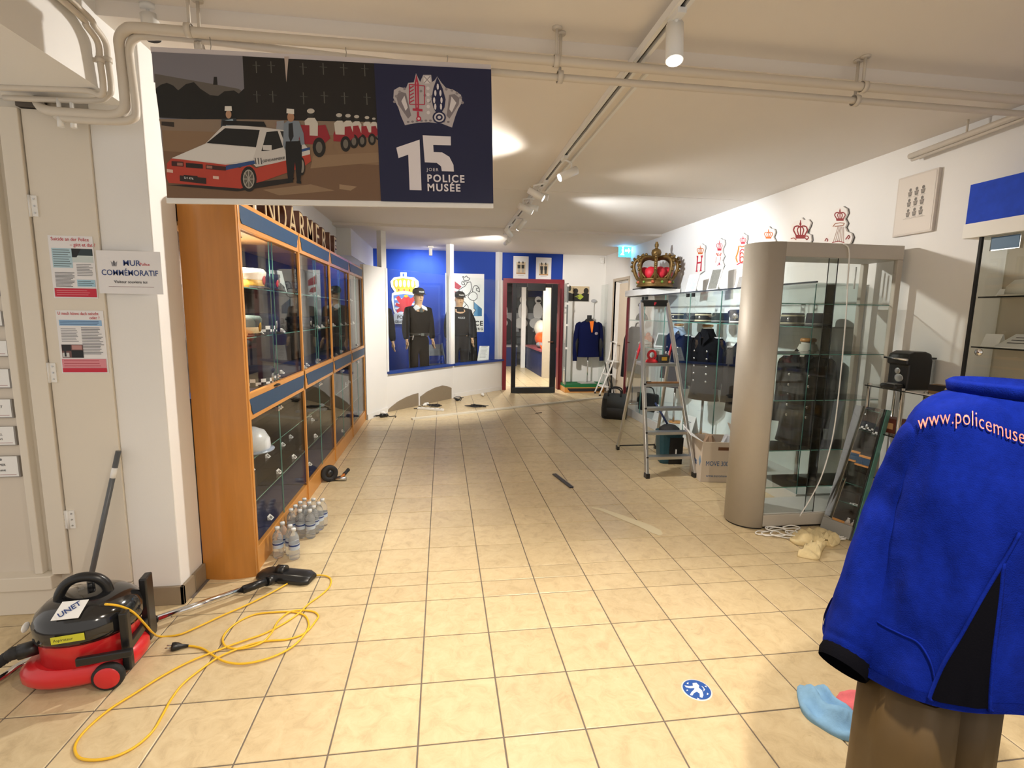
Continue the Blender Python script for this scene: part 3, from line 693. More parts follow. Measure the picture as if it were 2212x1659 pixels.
# objects further along, dim behind the reflections
for i, (y, z, s_, lab) in enumerate(((4.45, z1, .1, 'dark cap on the top shelf of the second oak cabinet'), (4.75, z2, .11, 'dark brown leather pouch shaped cap on the second shelf of the second oak cabinet'), (5.5, z2, .1, 'dark cap on the second shelf of the third oak cabinet'))):
    round_cap('uniform_hat', lab, (-1.27, y, z), s_, DKNAVY, BLACKM, BLACK, SILVER, h=.10)
hm_ = thing('helmet', 'white helmet behind the lower glass of the caps cabinet', 'helmet', (-1.18, Xp(541,965,-1.18).y, SH_LO[0]+.001))
MB().lathe([(.105,0),(.115,.02),(.112,.07),(.085,.12),(.04,.142),(0,.147)], (0,0,0), 20).build('shell', hm('helmet_white','d5d8dc',.3), hm_)
MB().lathe([(.1,-.0),(.135,.0),(.137,.006),(.11,.012)], (0,0,0), 20).build('brim', hm('helmet_brim','8f9aa8',.3), hm_)

# ================================================================= MEMORIAL WALL PAPERS
def sheet(name, label, cat, tl, br, y, tilt=0, mat_=PAPER, group=None):
    """paper on a wall facing the camera; returns thing, width, height; local x right, z up from its lower left corner"""
    wd, ht = br.x-tl.x, tl.z-br.z
    t = thing(name, label, cat, (tl.x, y, br.z), 0, group)
    MB().box((0, -.001, 0), (wd, 0, ht)).build('paper', mat_, t)
    return t, wd, ht
def lines(pt, col, x0, x1, y0, y1, n, wd, jit=.25):
    for i in range(n):
        y = y1-(y1-y0)*(i+.5)/n; e = x1-(x1-x0)*jit*random.random(); pt.rect(col, x0, y-wd/2, e, y+wd/2)
t, wd, ht = sheet('poster_sheet', 'laminated sheet with red title, seascape photo and red band taped to the cream door', 'poster', Yp(103,508,YB), Yp(213,645,YB), YB-.001)
pt = Print((0,-.001,0), (1,0,0), (0,0,1))
pt.rect('aecbd8', .01, ht*.49, wd*.50, ht*.80).rect('2d3b40', wd*.5, ht*.58, wd*.97, ht*.80).rect('c7d2d2', wd*.5, ht*.58, wd*.97, ht*.69).poly('11161a', [(wd*.5,ht*.80),(wd*.72,ht*.8),(wd*.6,ht*.66),(wd*.5,ht*.66)])
lines(pt, '6d7f86', .014, wd*.48, ht*.5, ht*.79, 8, .0035); lines(pt, '77777a', .014, wd*.52, ht*.18, ht*.42, 11, .003); lines(pt, '8a8a8d', wd*.58, wd*.95, ht*.36, ht*.56, 8, .003); pt.rect('9fc6d9', wd*.56, ht*.19, wd*.97, ht*.30)
lines(pt, '52656e', wd*.58, wd*.95, ht*.2, ht*.29, 3, .003)
pt.rect('c4203a', .006, ht*.02, wd-.004, ht*.16)
lines(pt, 'e39aa4', .014, wd*.9, ht*.04, ht*.14, 3, .002)
pt.build('print', t, world=False)
text_mesh('title', 'Suicide an der Police', .022, RED, t, (.012, -.0022, ht*.92), (1,0,0), (0,0,1), .0004, xscale=.85, bold=0)
text_mesh('title', '– gëtt et dat ?', .022, RED, t, (wd*.48, -.0022, ht*.835), (1,0,0), (0,0,1), .0004, xscale=.85, bold=0)
t, wd, ht = sheet('poster_sheet', 'laminated sheet with blue strip, small group photo and red footer, lower on the cream door', 'poster', Yp(120,670,YB), Yp(236,806,YB), YB-.001)
pt = Print((0,-.001,0), (1,0,0), (0,0,1))
pt.rect('8fb6dc', .01, ht*.76, wd*.95, ht*.85); lines(pt, '4c6a92', .014, wd*.9, ht*.77, ht*.84, 3, .003)
lines(pt, '8a8a90', .014, wd*.45, ht*.5, ht*.72, 9, .003); lines(pt, '77777c', wd*.5, wd*.96, ht*.3, ht*.74, 18, .003)
pt.rect('6b4a48', .01, ht*.25, wd*.5, ht*.46).rect('1d1a1e', .012, ht*.36, wd*.25, ht*.46).rect('15151a', wd*.25, ht*.25, wd*.5, ht*.37).rect('b98a86', wd*.27, ht*.38, wd*.48, ht*.45).rect('c9c9c9', .012, ht*.26, wd*.2, ht*.33).rect('202025', wd*.1, ht*.27, wd*.14, ht*.42)
pt.rect('d98a94', .006, ht*.09, wd-.006, ht*.23); lines(pt, 'b03a4a', .014, wd*.95, ht*.1, ht*.22, 3, .003); pt.rect('c4203a', .006, ht*.015, wd-.006, ht*.085)
pt.build('print', t, world=False)
text_mesh('title', 'U mech kënnt dach neischt', .02, RED, t, (.008, -.0022, ht*.93), (1,0,0), (0,0,1), .0004, xscale=.78, bold=0)
text_mesh('title', 'oder ?', .02, RED, t, (wd*.70, -.0022, ht*.865), (1,0,0), (0,0,1), .0004, xscale=.85, bold=0)
YPI = 2.612
t, wd, ht = sheet('memorial_sign', 'laminated white sign naming the memorial wall, taped across the pier corner', 'sign', Yp(205,540,YPI-.01), Yp(352,636,YPI-.01), YPI-.004)
BLUI = hm('blue_ink', '27407e', .5)
text_mesh('lettering', 'MUR', .036, BLUI, t, (wd*.40, -.002, ht*.66), (1,0,0), (0,0,1), .0004, bold=.0003)
text_mesh('lettering', 'COMMÉMORATIF', .036, BLUI, t, (wd*.50, -.002, ht*.43), (1,0,0), (0,0,1), .0004, align='CENTER', xscale=.86, bold=.0003)
text_mesh('lettering', 'Visiteur souviens toi', .018, INK, t, (wd*.5, -.002, ht*.25), (1,0,0), (0,0,1), .0004, align='CENTER', xscale=.95, bold=.0001)
text_mesh('lettering', 'Police', .018, RED, t, (wd*.66, -.002, ht*.67), (1,0,0), (0,0,1), .0004, bold=.0001)
pt = Print((0,-.001,0), (1,0,0), (0,0,1)); pt.rect('8a6a70', wd*.15, ht*.16, wd*.86, ht*.17).poly('8a8a90', [(wd*.23,ht*.64),(wd*.30,ht*.64),(wd*.315,ht*.76),(wd*.29,ht*.72),(wd*.265,ht*.78),(wd*.24,ht*.72),(wd*.215,ht*.76)]).rect('2a2a35', wd*.258, ht*.66, wd*.272, ht*.76).build('crest', t, world=False)
# name plates
plates = [((0,736),(24,770),'T.'),((0,797),(29,838),'R'),((0,862),(33,902),'CLEMENT Henri'),((0,921),(40,961),'THILL Henri'),((0,985),(48,1029),'SPIER René'),((0,672),(12,705),'S'),((0,610),(5,640),'W')]
for i, (a, b, s_) in enumerate(plates):
    p1, p2 = Yp(a[0], a[1], YB+.035), Yp(b[0], b[1], YB+.035); p0x = p2.x-.26
    t = thing('name_plate', 'white memorial name plate, %s in the column on the cream board' % ('lowest', 'second lowest', 'third lowest', 'fourth lowest', 'fifth lowest', 'sixth lowest', 'seventh lowest')[{4:0,3:1,2:2,1:3,0:4,5:5,6:6}[i]], 'plate', (p0x, YB+.0385, p2.z), 0, 'name plates on the memorial board')
    MB().box((0,-.012,0), (.26, 0, p1.z-p2.z)).build('plate', hm('plate_grey', '8a8580', .4), t)
    MB().box((0,-.0135,.004), (.254, -.012, p1.z-p2.z)).build('face', CARD, t)
    w1 = s_.split()
    for j, q_ in enumerate(w1[:2]): text_mesh('name', q_, .016, INK, t, (.185, -.0142, (p1.z-p2.z)*(.55-.25*j)), (1,0,0), (0,0,1), .0004, align='CENTER', bold=.0001)
    pt = Print((.185,-.0136,0), (1,0,0), (0,0,1)); pt.ell('777777', 0, (p1.z-p2.z)*.85, .006, .006, 8).rect('b08a8a', -.06, .012, .06, .0145).build('emblem', t, world=False)
MB().box((-3.0, YB+.0388, .2), (-1.99, YB+.04, 2.3)).build('memorial_board', hm('board_cream', 'd5cbbd', .6), wl)
# mop pole behind the vacuum
t = thing('mop_pole', 'dark grey broom pole leaning against the cream door behind the vacuum', 'broom', (0,0,0))
pb, ptp = Zp(176, 1340, .02), Yp(256, 974, 2.60); t.location = (pb.x, pb.y, 0); t.matrix_basis = Matrix.Translation(t.location)
MB().tube([pb, ptp], .012, 10).build('pole', hm('pole_grey', '5c5f63', .35), t, world=True)
dv = (ptp-pb); MB().tube([pb+dv*.84, pb+dv*.90], .0125, 10).build('sticker', CARD, t, world=True)
MB().box((pb.x-.14, pb.y-.02, 0), (pb.x+.14, pb.y+.02, .035)).build('broom_head', BLACKM, t, world=True)

# ================================================================= VACUUM CLEANER
VR = hm('vacuum_red', 'd0242a', .35, coat=.3); VB = mat('vacuum_black', (.01,.01,.011), .12, coat=.6)
vx, vy = -1.455, 2.16
vac = thing('vacuum_cleaner', 'red and black canister vacuum cleaner with handle on its domed lid', 'vacuum cleaner', (vx, vy, 0), R(8))
def ellr(cx, rx, ry, z, n=28, p=2.4):
    out = []
    for i in range(n):
        a = 2*pi*i/n; c, s_ = math.cos(a), math.sin(a)
        out.append((cx+rx*math.copysign(abs(c)**(2/p), c), ry*math.copysign(abs(s_)**(2/p), s_), z))
    return out
MB().loft([ellr(-.02,.195,.150,.028), ellr(-.02,.21,.162,.045), ellr(-.02,.21,.163,.075), ellr(-.015,.195,.155,.092), ellr(-.005,.172,.152,.105)]).build('base', VR, vac)
MB().loft([ellr(0,.166,.152,.10,p=2), ellr(0,.168,.155,.20,p=2), ellr(0,.170,.157,.215,p=2)]).build('drum', VR, vac)
MB().loft([ellr(0,.178,.165,.205,p=2.1), ellr(0,.182,.169,.225,p=2.1), ellr(0,.180,.167,.262,p=2.1), ellr(0,.168,.156,.295,p=2.1), ellr(0,.14,.13,.322,p=2), ellr(0,.09,.085,.340,p=2), ellr(0,.03,.03,.346,p=2)]).build('lid', VB, vac)
hp = [(-.09,-.02,.318), (-.085,-.02,.355), (-.06,-.015,.395), (-.015,-.01,.413), (.035,-.005,.403), (.065,0,.370), (.075,0,.330)]
MB().tube(smooth_path(hp, 5), .019, 10).build('handle', BLACK, vac)
MB().tube([(.0,.03,.335), (.0,.03,.372)], .014, 10).build('switch', BLACK, vac)
st = MB().hexa([Vector((x, y, z))+Vector((0,-.53,.85))*.009 for x, y, z in ((-.055,-.145,.3075),(.035,-.148,.3075),(.045,-.085,.345),(-.045,-.08,.345),(-.055,-.145,.309),(.035,-.148,.309),(.045,-.085,.3465),(-.045,-.08,.3465))]).build('white_sticker', CARD, vac)
text_mesh('sticker_lettering', 'UNET', .032, hm('print_27407e','27407e',.5), vac, Vector((-.005,-.115,.3285))-Vector((.77,.544,.34))*.038-Vector((-.64,.65,.41))*.009+Vector((0,-.53,.85))*.0115, (.77,.544,.34), (-.64,.65,.41), .0008, xscale=.9, bold=.0004)
MB().prism([(-.07,-.014),(.035,-.014),(.035,.016),(-.07,.016)], (.02,-.1675,.243), Vector((1,.06,0)).normalized(), (0,-.05,1), (0,-1,0), .0015).build('yellow_sticker', hm('yellow_sticker','c9c83a',.4), vac)
text_mesh('sticker_lettering', 'Aspirateur', .017, INK, vac, (-.043,-.1725,.238), (1,.06,0), (0,-.05,1), .0006, xscale=.85)
for sx, sy in ((.115,-.158),(.115,.158)):
    whl = MB().lathe([(0,-.014),(.050,-.014),(.056,-.008),(.056,.010),(.05,.014),(0,.014)], (sx, sy, .056), 24, ax='y').build('wheel', BLACKM, vac)
    MB().lathe([(0,-.017),(.040,-.017),(.046,-.013),(.046,-.010)] if sy < 0 else [(0,.017),(.040,.017),(.046,.013),(.046,.010)], (sx, sy, .056), 24, ax='y').build('hub', VR, whl)
for sy in (-.06,.06): MB().ell((-.15, sy, .022), (.022,.014,.022), 12, 8).build('caster', BLACKM, vac)
MB().box((.155,-.135,.05), (.185,-.10,.30)).box((.155,.06,.05), (.185,.13,.34)).box((.16,-.135,.12), (.18,.13,.16)).build('tool_caddy', BLACK, vac, bevel=.006)
MB().hexa([(.02,-.178,.125),(.21,-.185,.140),(.21,-.160,.140),(.02,-.16,.125),(.02,-.178,.160),(.21,-.185,.168),(.21,-.160,.168),(.02,-.16,.160)]).build('side_bracket', BLACK, vac, bevel=.005)
MB().ell((-.178, -.075, .262), (.006,.026,.018), 12, 8).build('badge', CARD, vac)
hs = [Vector((vx-.165, vy-.06, .150)), Vector((vx-.23, vy-.09, .145)), Zp(30,1410,.11), Zp(-15,1440,.06), Zp(-60,1480,.03), Zp(-160,1520,.03)]
MB().tube([Vector((vx-.15, vy-.05, .15)), Vector((vx-.215, vy-.085, .147))], .03, 12).build('hose_socket', BLACK, vac, world=True)
hp = smooth_path(hs, 14); rr = [.021+.0028*(i % 2) for i in range(len(hp))]
MB().tube(hp, rr, 10).build('hose', BLACKM, vac, world=True)
t = thing('vacuum_tube', 'bent chrome vacuum tube lying on the tiles at the left of the vacuum', 'tube', Zp(40,1450,0))
MB().tube(smooth_path([Zp(82,1420,.03), Zp(40,1440,.022), Zp(0,1468,.018), Zp(-60,1500,.018), Zp(-160,1540,.018)], 5), .0165, 12).build('tube', CHROME, t, world=True)
# wand with floor nozzle
t = thing('vacuum_wand', 'straight chrome vacuum wand with black floor nozzle in front of the oak end panel', 'vacuum wand', Zp(610,1262,0))
a, b, c = Zp(322,1343,.05), Zp(528,1273,.05), Zp(575,1256,.055)
MB().tube([a, b], .0165, 14).build('tube', CHROME, t, world=True)
MB().tube([a.lerp(b,.0)*1.0, a.lerp(b,.07)], .0195, 12).build('collar', BLACK, t, world=True)
MB().tube([b.lerp(a,.02), c], .021, 12).tube([c, Zp(592,1252,.04)], .026, 12).build('swivel', BLACK, t, world=True)
nz = Zp(612,1250,0); d1_ = Vector((.96,-.28,0)); d2_ = Vector((.28,.96,0))
nm = MB(); ro = []
for x in (-.16, -.12, .12, .16):
    s_ = .7 if abs(x) > .13 else 1; h_ = .035 if abs(x) > .13 else .05
    ro.append([nz+d1_*(x+.02)+d2_*y*s_+Vector((0,0,z)) for y, z in ((-.062,.006),(.062,.006),(.062,h_*.7),(.02,h_),(-.04,h_),(-.062,h_*.55))])
nm.loft(ro).build('nozzle', BLACK, t, world=True, bevel=.006)
MB().tube([nz+d1_*-.03+Vector((0,0,.05)), nz+d1_*.02+Vector((0,0,.052))], .03, 12).build('joint', BLACK, t, world=True)
# yellow flex
YC = hm('yellow_cable', 'e8b92a', .4)
cp = [(620,695),(700,705),(780,740),(850,810),(900,865),(945,885),(1050,875),(1150,835),(1300,765),(1450,700),(1600,625),(1720,560),(1820,530),(1900,525),(1945,545),(1940,590),(1890,640),(1820,690),(1750,755),(1650,820),(1550,870),(1450,905),(1350,940),(1220,990),(1100,1040),(950,1120),(800,1215),(650,1310),(530,1410),(460,1490),(440,1550),(470,1600),(560,1612),(680,1590),(800,1530),(900,1440),(960,1340),(1010,1250),(1080,1160),(1180,1080),(1280,1010),(1380,965),(1480,930),(1570,912),(1700,900),(1800,860),(1860,790),(1872,760),(1830,735),(1720,735),(1640,790),(1600,860),(1540,920),(1430,955),(1340,950),(1310,910),(1330,860),(1400,800),(1500,755),(1620,742),(1720,740),(1790,760),(1815,800),(1810,840),(1760,910),(1680,970),(1560,1020),(1430,1045),(1330,1035),(1260,1000),(1200,960),(1150,945),(1100,940)]
zz = [.24,.225,.19,.13,.06,.012]
path = []
for i, (x, y) in enumerate(cp):
    u, v = x/2.7237, 1050+y/2.7237
    if i < 5:
        s0 = Vector((vx+.10, vy-.17, .20)); e0_ = Zp(945/2.7237, 1050+885/2.7237, .008)
        f = i/5; g = s0.lerp(e0_, f); q_ = Yp(u, v, g.y); path.append(q_)
    else: path.append(Zp(u, v, .0055+.0035*((i//7) % 2)))
t = thing('power_cable', 'yellow power cable looping over the tiles from the vacuum to its black plug', 'cable', Zp(400,1400,0))
MB().tube(smooth_path(path, 5), .0045, 8).build('flex', YC, t, world=True)
pa, pb2 = Zp(1100/2.7237, 1050+940/2.7237, .008), Zp(1010/2.7237, 1050+945/2.7237, .018)
dd = (pb2-pa); plug = MB().tube([pa-dd*.1, pa+dd*.35, pa+dd*.6, pa+dd*.85, pb2], [.006,.010,.017,.019,.018], 10).build('plug', BLACK, t, world=True)
for s_ in (-1, 1):
    q_ = pb2+Vector((0, .009*s_, .0)); MB().tube([q_, q_+dd.normalized()*.022], .0024, 6).build('prong', STEEL, plug, world=True)

# ================================================================= WATER BOTTLES, HAMMER, TAPE
PET = mat('pet_plastic', (.93,.95,.96), .08, trans=.85); PET.node_tree.nodes['Principled BSDF'].inputs['IOR'].default_value = 1.18
BCAP = hm('bottle_cap', 'd9dde0', .4); BLAB = hm('bottle_label', 'b9c6d6', .4)
def bottle_proto(label, grp):
    t = thing('water_bottle', label, 'bottle', (0,0,0), 0, grp)
    MB().lathe([(0,.004),(.024,.0),(.030,.006),(.031,.03),(.0295,.036),(.031,.042),(.0295,.05),(.031,.056),(.031,.105),(.0295,.112),(.031,.12),(.029,.14),(.020,.162),(.0125,.172),(.0125,.180)], (0,0,0), 14).build('body', PET, t)
    MB().lathe([(0,.196),(.0135,.196),(.0145,.193),(.0145,.180),(.0,.180)], (0,0,0), 12).build('cap', BCAP, t)
    lb = MB().lathe([(.0315,.066),(.0315,.102)], (0,0,0), 14).build('label', BLAB, t)
    MB().lathe([(.0318,.088),(.0318,.098)], (0,0,0), 14).build('stripe', hm('label_navy','2a3f78',.4), lb)
    return t
capx = [((685,1175),(808,1185),(725,1140),(783,1160)), ((783,1040),(855,1045),(920,1045),(822,1012),(885,1015),(948,1018),(857,987),(920,990),(985,990),(888,962),(955,962),(1012,965))]
lab = ['clear water bottle in the small front pack beside the oak plinth', 'clear water bottle in the larger pack of twelve behind the small one']
grp = ['water bottles in the front pack', 'water bottles in the rear pack']
for g in range(2):
    pro = None; pts = [Zp(400+x/3.457, 800+y/3.457, .19) for x, y in capx[g]]
    mx = sum(p.x for p in pts)/len(pts); my = sum(p.y for p in pts)/len(pts)
    placed = []
    for p in pts:
        x, y = max(p.x, -1.005), p.y
        for _ in range(30):
            for ox, oy in placed:
                d = math.hypot(x-ox, y-oy)
                if d < .0645: 
                    if d < 1e-5: d = 1e-5
                    x += (x-ox)/d*(.0645-d)*.6; y += (y-oy)/d*(.0645-d)*.6
            x = max(x, -1.008)
        placed.append((x, y))
    for x, y in placed:
        if pro is None: pro = bottle_proto(lab[g], grp[g]); o = pro
        else: o = copy_tree(pro)
        o.location = (x, y, 0); o.rotation_euler = (0,0,random.random()*6)
t = thing('tape_roll', 'black round cable reel standing on its edge beside the oak plinth', 'reel', Zp(712,1040,0), R(30))
MB().lathe([(.03,-.018),(.068,-.018),(.074,-.012),(.074,.012),(.068,.018),(.03,.018),(.03,-.018)], (0,0,.075), 24, ax='y').build('reel', BLACKM, t)
MB().lathe([(0,-.019),(.032,-.019),(.032,.019),(0,.019)], (0,0,.075), 20, ax='y').build('core', BLACK, t)
MB().hexa([(.0,-.02,.003),(.12,-.025,.003),(.12,.02,.003),(0,.02,.003),(0,-.02,.03),(.12,-.025,.028),(.12,.02,.028),(0,.02,.03)]).build('foot', BLACKM, t, bevel=.004)
a, b = Zp(735,1034,.02), Zp(752,1015,.02)
t = thing('hammer', 'hammer with orange and black handle lying on the tiles behind the black reel', 'hammer', (a.x, a.y, 0))
MB().tube([a, a.lerp(b,.45)], .012, 10).build('shaft', hm('hammer_orange','d0782a',.4), t, world=True)
MB().tube([a.lerp(b,.45), a.lerp(b,.5), a.lerp(b,.9), b], [.013,.017,.015,.018], 10).build('grip', BLACKM, t, world=True)
dn = (b-a).normalized(); sd = Vector((-dn.y, dn.x, 0)); MB().tube([a-sd*.055, a+sd*.055], .017, 10).build('head', STEEL, t, world=True)

# ================================================================= FIGURES
def skin_mesh(name, verts, edges, radii, material, parent, sub=2):
    me = bpy.data.meshes.new(name); me.from_pydata([tuple(v) for v in verts], edges, []); me.materials.append(material)
    o = bpy.data.objects.new(name, me); COL.objects.link(o); o.parent = parent
    o.modifiers.new('skin', 'SKIN'); sv = me.skin_vertices[0].data
    for i, r in enumerate(radii): sv[i].radius = r if isinstance(r, tuple) else (r, r)
    sv[0].use_root = True
    o.modifiers['skin'].use_smooth_shade = True
    s_ = o.modifiers.new('sub', 'SUBSURF'); s_.levels = sub; s_.render_levels = sub
    return o
def hand(name, w_, d_, side, material, parent):
    """relaxed hand: palm and five fingers; w_ wrist, d_ pointing down the forearm, thumb to the front (-y)"""
    d_ = Vector(d_).normalized(); f = Vector((0,-1,0)); f = (f-d_*f.dot(d_)).normalized(); n = d_.cross(f)*side
    w_ = Vector(w_); V = [w_, w_+d_*.045, w_+d_*.085]; E = [(0,1),(1,2)]; RR = [.022, (.030,.017), (.032,.016)]
    for k, (off, ln) in enumerate(((-.026,.062),(-.009,.075),(.009,.070),(.025,.054))):
        b = w_+d_*.088-f*off; V += [b, b+d_*ln*.5+n*.006, b+d_*ln*.95+n*.022]; i = len(V)-3; E += [(2,i),(i,i+1),(i+1,i+2)]; RR += [.0095,.0088,.0072]
    b = w_+d_*.035+f*.028; V += [b, b+d_*.03+f*.016, b+d_*.062+f*.018]; i = len(V)-3; E += [(1,i),(i,i+1),(i+1,i+2)]; RR += [.012,.0105,.0085]
    return skin_mesh(name, V, E, RR, material, parent, 1)
def mannequin(label, loc, rz, H=1.83, cloth=None, trousers=None, hat=None, hat_text=None, lighthand=True, grp=None):
    t = thing('mannequin', label, 'mannequin', loc, rz, grp); k = H/1.83
    S = lambda x, y, z: (x*k, y*k, z*k)
    body = [S(0,0,.97), S(0,.0,1.15), S(0,0,1.36), S(0,.01,1.50), S(0,-.005,1.56), S(0,-.025,1.61), S(0,-.02,1.72), S(0,-.01,1.80)]
    be = [(0,1),(1,2),(2,3),(3,4),(4,5),(5,6),(6,7)]; br = [(.15*k,.11*k),(.135*k,.10*k),(.16*k,.105*k),(.075*k,.07*k),(.062*k,.064*k),(.082*k,.098*k),(.092*k,.112*k),(.07*k,.085*k)]
    for s_ in (-1, 1):
        i = len(body); body += [S(s_*.19,.0,1.43), S(s_*.235,.01,1.14), S(s_*.245,-.05,.90)]; be += [(2,i),(i,i+1),(i+1,i+2)]; br += [.058*k,.042*k,.027*k]
        i = len(body); body += [S(s_*.10,0,.86), S(s_*.105,-.005,.50), S(s_*.11,.01,.10), S(s_*.115,-.10,.04)]; be += [(0,i),(i,i+1),(i+1,i+2),(i+2,i+3)]; br += [.085*k,.058*k,.038*k,.03*k]
    skin_mesh('body', body, be, br, SKIN, t, 2)
    face = MB().ell(S(0,-.118,1.655), (.013*k,.020*k,.024*k), 8, 6); face.mat(1).ell(S(-.030,-.108,1.69), (.012*k,.006*k,.006*k), 8, 5).ell(S(.030,-.108,1.69), (.012*k,.006*k,.006*k), 8, 5); face.mat(2).ell(S(0,-.108,1.605), (.022*k,.008*k,.006*k), 8, 5)
    face.mat(0).ell(S(-.083,-.01,1.66), (.008*k,.016*k,.026*k), 8, 6).ell(S(.083,-.01,1.66), (.008*k,.016*k,.026*k), 8, 6)
    face.build('face', [SKIN, INK, hm('lips','a8685a',.5)], t)
    cv = [S(0,0,.90), S(0,0,1.12), S(0,0,1.37), S(0,.01,1.53)]; ce = [(0,1),(1,2),(2,3)]; crr = [(.19*k,.145*k),(.185*k,.14*k),(.205*k,.145*k),(.095*k,.09*k)]
    for s_ in (-1, 1):
        i = len(cv); cv += [S(s_*.195,.0,1.425), S(s_*.24,.01,1.14), S(s_*.247,-.045,.925)]; ce += [(2,i),(i,i+1),(i+1,i+2)]; crr += [.085*k,.070*k,.052*k]
        hand('hand', S(s_*.246,-.052,.925), (0,-.2,-1), -s_, SKIN, t)
    skin_mesh('sweater', cv, ce, crr, cloth, t, 2)
    tv = [S(0,0,1.06), S(0,0,.92)]; te = [(0,1)]; tr = [(.185*k,.14*k),(.185*k,.14*k)]
    for s_ in (-1, 1):
        i = len(tv); tv += [S(s_*.10,0,.80), S(s_*.105,-.005,.48), S(s_*.11,.01,.08)]; te += [(1,i),(i,i+1),(i+1,i+2)]; tr += [.10*k,.085*k,.075*k]
        MB().loft([[S(s_*.115+x*.045*sc, y+(-.03), z) for x, y in ((-1,.09),(1,.09),(1,-.09),(.6,-.15*sc),(-.6,-.15*sc),(-1,-.09))] for z, sc in ((.0,1),(.03,1),(.07,.8))]).build('shoe', BLACK, t, bevel=.008)
    skin_mesh('trousers', tv, te, tr, trousers, t, 2)
    return t, k
DARK = hm('uniform_black', '0c0c10', .9, var=.15, vscale=30, spec=.08); DGREY = hm('uniform_grey', '26272b', .9, var=.12, vscale=30, spec=.08); WSHIRT = hm('shirt_white', 'dfe3ea', .7)
def ball_cap(t, k, material, text=None, z=1.715):
    MB().lathe([(.098*k,0),(.104*k,.03*k),(.096*k,.07*k),(.06*k,.10*k),(0,.11*k)], (0,-.015*k,z*k), 20, sy=1.12).build('cap', material, t)
    pk = []
    for i in range(9):
        a = -pi*.5-pi*.36+pi*.72*i/8; pk.append([(0.098*k*math.cos(a), -.015*k+.11*k*math.sin(a), z*k), (0.11*k*math.cos(a), -.015*k+.20*k*math.sin(a), z*k-.015*k), (0.11*k*math.cos(a), -.015*k+.20*k*math.sin(a), z*k-.009*k), (0.098*k*math.cos(a), -.015*k+.11*k*math.sin(a), z*k+.012*k)])
    MB().loft(pk, smooth=False).build('peak', material, t)
    if text: text_mesh('cap_lettering', text, .03*k, CARD, t, (0,-.138*k,(z+.02)*k), (1,0,0), (0,.12,1), .002, 'CENTER', .9, .0008)
ZN0 = .12
NX = hm('niche_carpet', '1a1d26', .95)
np_ = struct(MB().add([(P1.x,P1.y+.12,0),(P2.x,P2.y+.12,0),(P3.x-.12,P3.y-.02,0),(-1.26,9.84,0),(-1.26,7.75,0),(P1.x,P1.y+.12,ZN0),(P2.x,P2.y+.12,ZN0),(P3.x-.12,P3.y-.02,ZN0),(-1.26,9.84,ZN0),(-1.26,7.75,ZN0)], [(4,3,2,1,0),(5,6,7,8,9),(0,1,6,5),(1,2,7,6),(2,3,8,7),(3,4,9,8),(4,0,5,9)]).build('floor_niche', NX))
p = Yp(904, 700, 8.82)
man, k = mannequin('mannequin in black sweater, white open collar and black cap behind the first niche window', (p.x, 8.82, ZN0+.001), R(28), 1.80, DARK, DARK)
ball_cap(man, k, BLACKM, 'POLICE')
for s_ in (-1, 1): MB().hexa([(s_*.015,-.10,1.46*k),(s_*.105,-.11,1.425*k),(s_*.12,-.06,1.47*k),(s_*.03,-.02,1.53*k),(s_*.015,-.108,1.475*k),(s_*.11,-.125,1.435*k),(s_*.125,-.065,1.485*k),(s_*.035,-.03,1.545*k)]).build('collar', WSHIRT, man)
MB().hexa([(-.03,-.125,1.40*k),(.03,-.125,1.40*k),(.02,-.10,1.47*k),(-.02,-.10,1.47*k),(-.03,-.13,1.40*k),(.03,-.13,1.40*k),(.02,-.105,1.475*k),(-.02,-.105,1.475*k)]).build('tie', hm('tie_dark','2a3a3a',.6), man)
MB().loft([[(.192*k*math.cos(a), .152*k*math.sin(a), z*k) for a in [2*pi*i/20 for i in range(20)]] for z in (1.0, 1.045)]).build('belt', BLACK, man)
MB().box((-.03*k,-.16*k,1.0*k), (.03*k,-.15*k,1.045*k)).build('buckle', SILVER, man)
MB().tube([(-.15*k,-.12*k,1.02*k), (-.18*k,-.14*k,.93*k)], .012, 8).build('holster_cord', SILVER, man)
MB().ell((.23*k,-.02*k,1.30*k), (.012,.04,.05), 8, 6).build('sleeve_badge', hm('badge_grey','9a9aa0',.5), man)
p = Yp(992, 700, 9.45)
man2, k2 = mannequin('mannequin in dark grey police jacket and black cap in front of the lion poster', (p.x, 9.45, ZN0+.001), R(15), 1.78, DGREY, DGREY)
ball_cap(man2, k2, BLACKM, 'POLICE')
text_mesh('jacket_lettering', 'POLICE', .045, hm('reflect_grey','b9bcc0',.4), man2, (0,-.142,1.31*k2), (1,0,0), (0,.02,1), .002, 'CENTER', .9, .001)
MB().lathe([(.105,0),(.09,.04),(.082,.085)], (0,.0,1.44*k2), 16).build('collar', DGREY, man2)
p = Yp(838, 720, 8.3)
man3, k3 = mannequin('mannequin in black uniform half hidden by the first white post', (p.x-.17, 8.35, ZN0+.001), R(20), 1.76, DARK, DARK)
ball_cap(man3, k3, BLACKM)
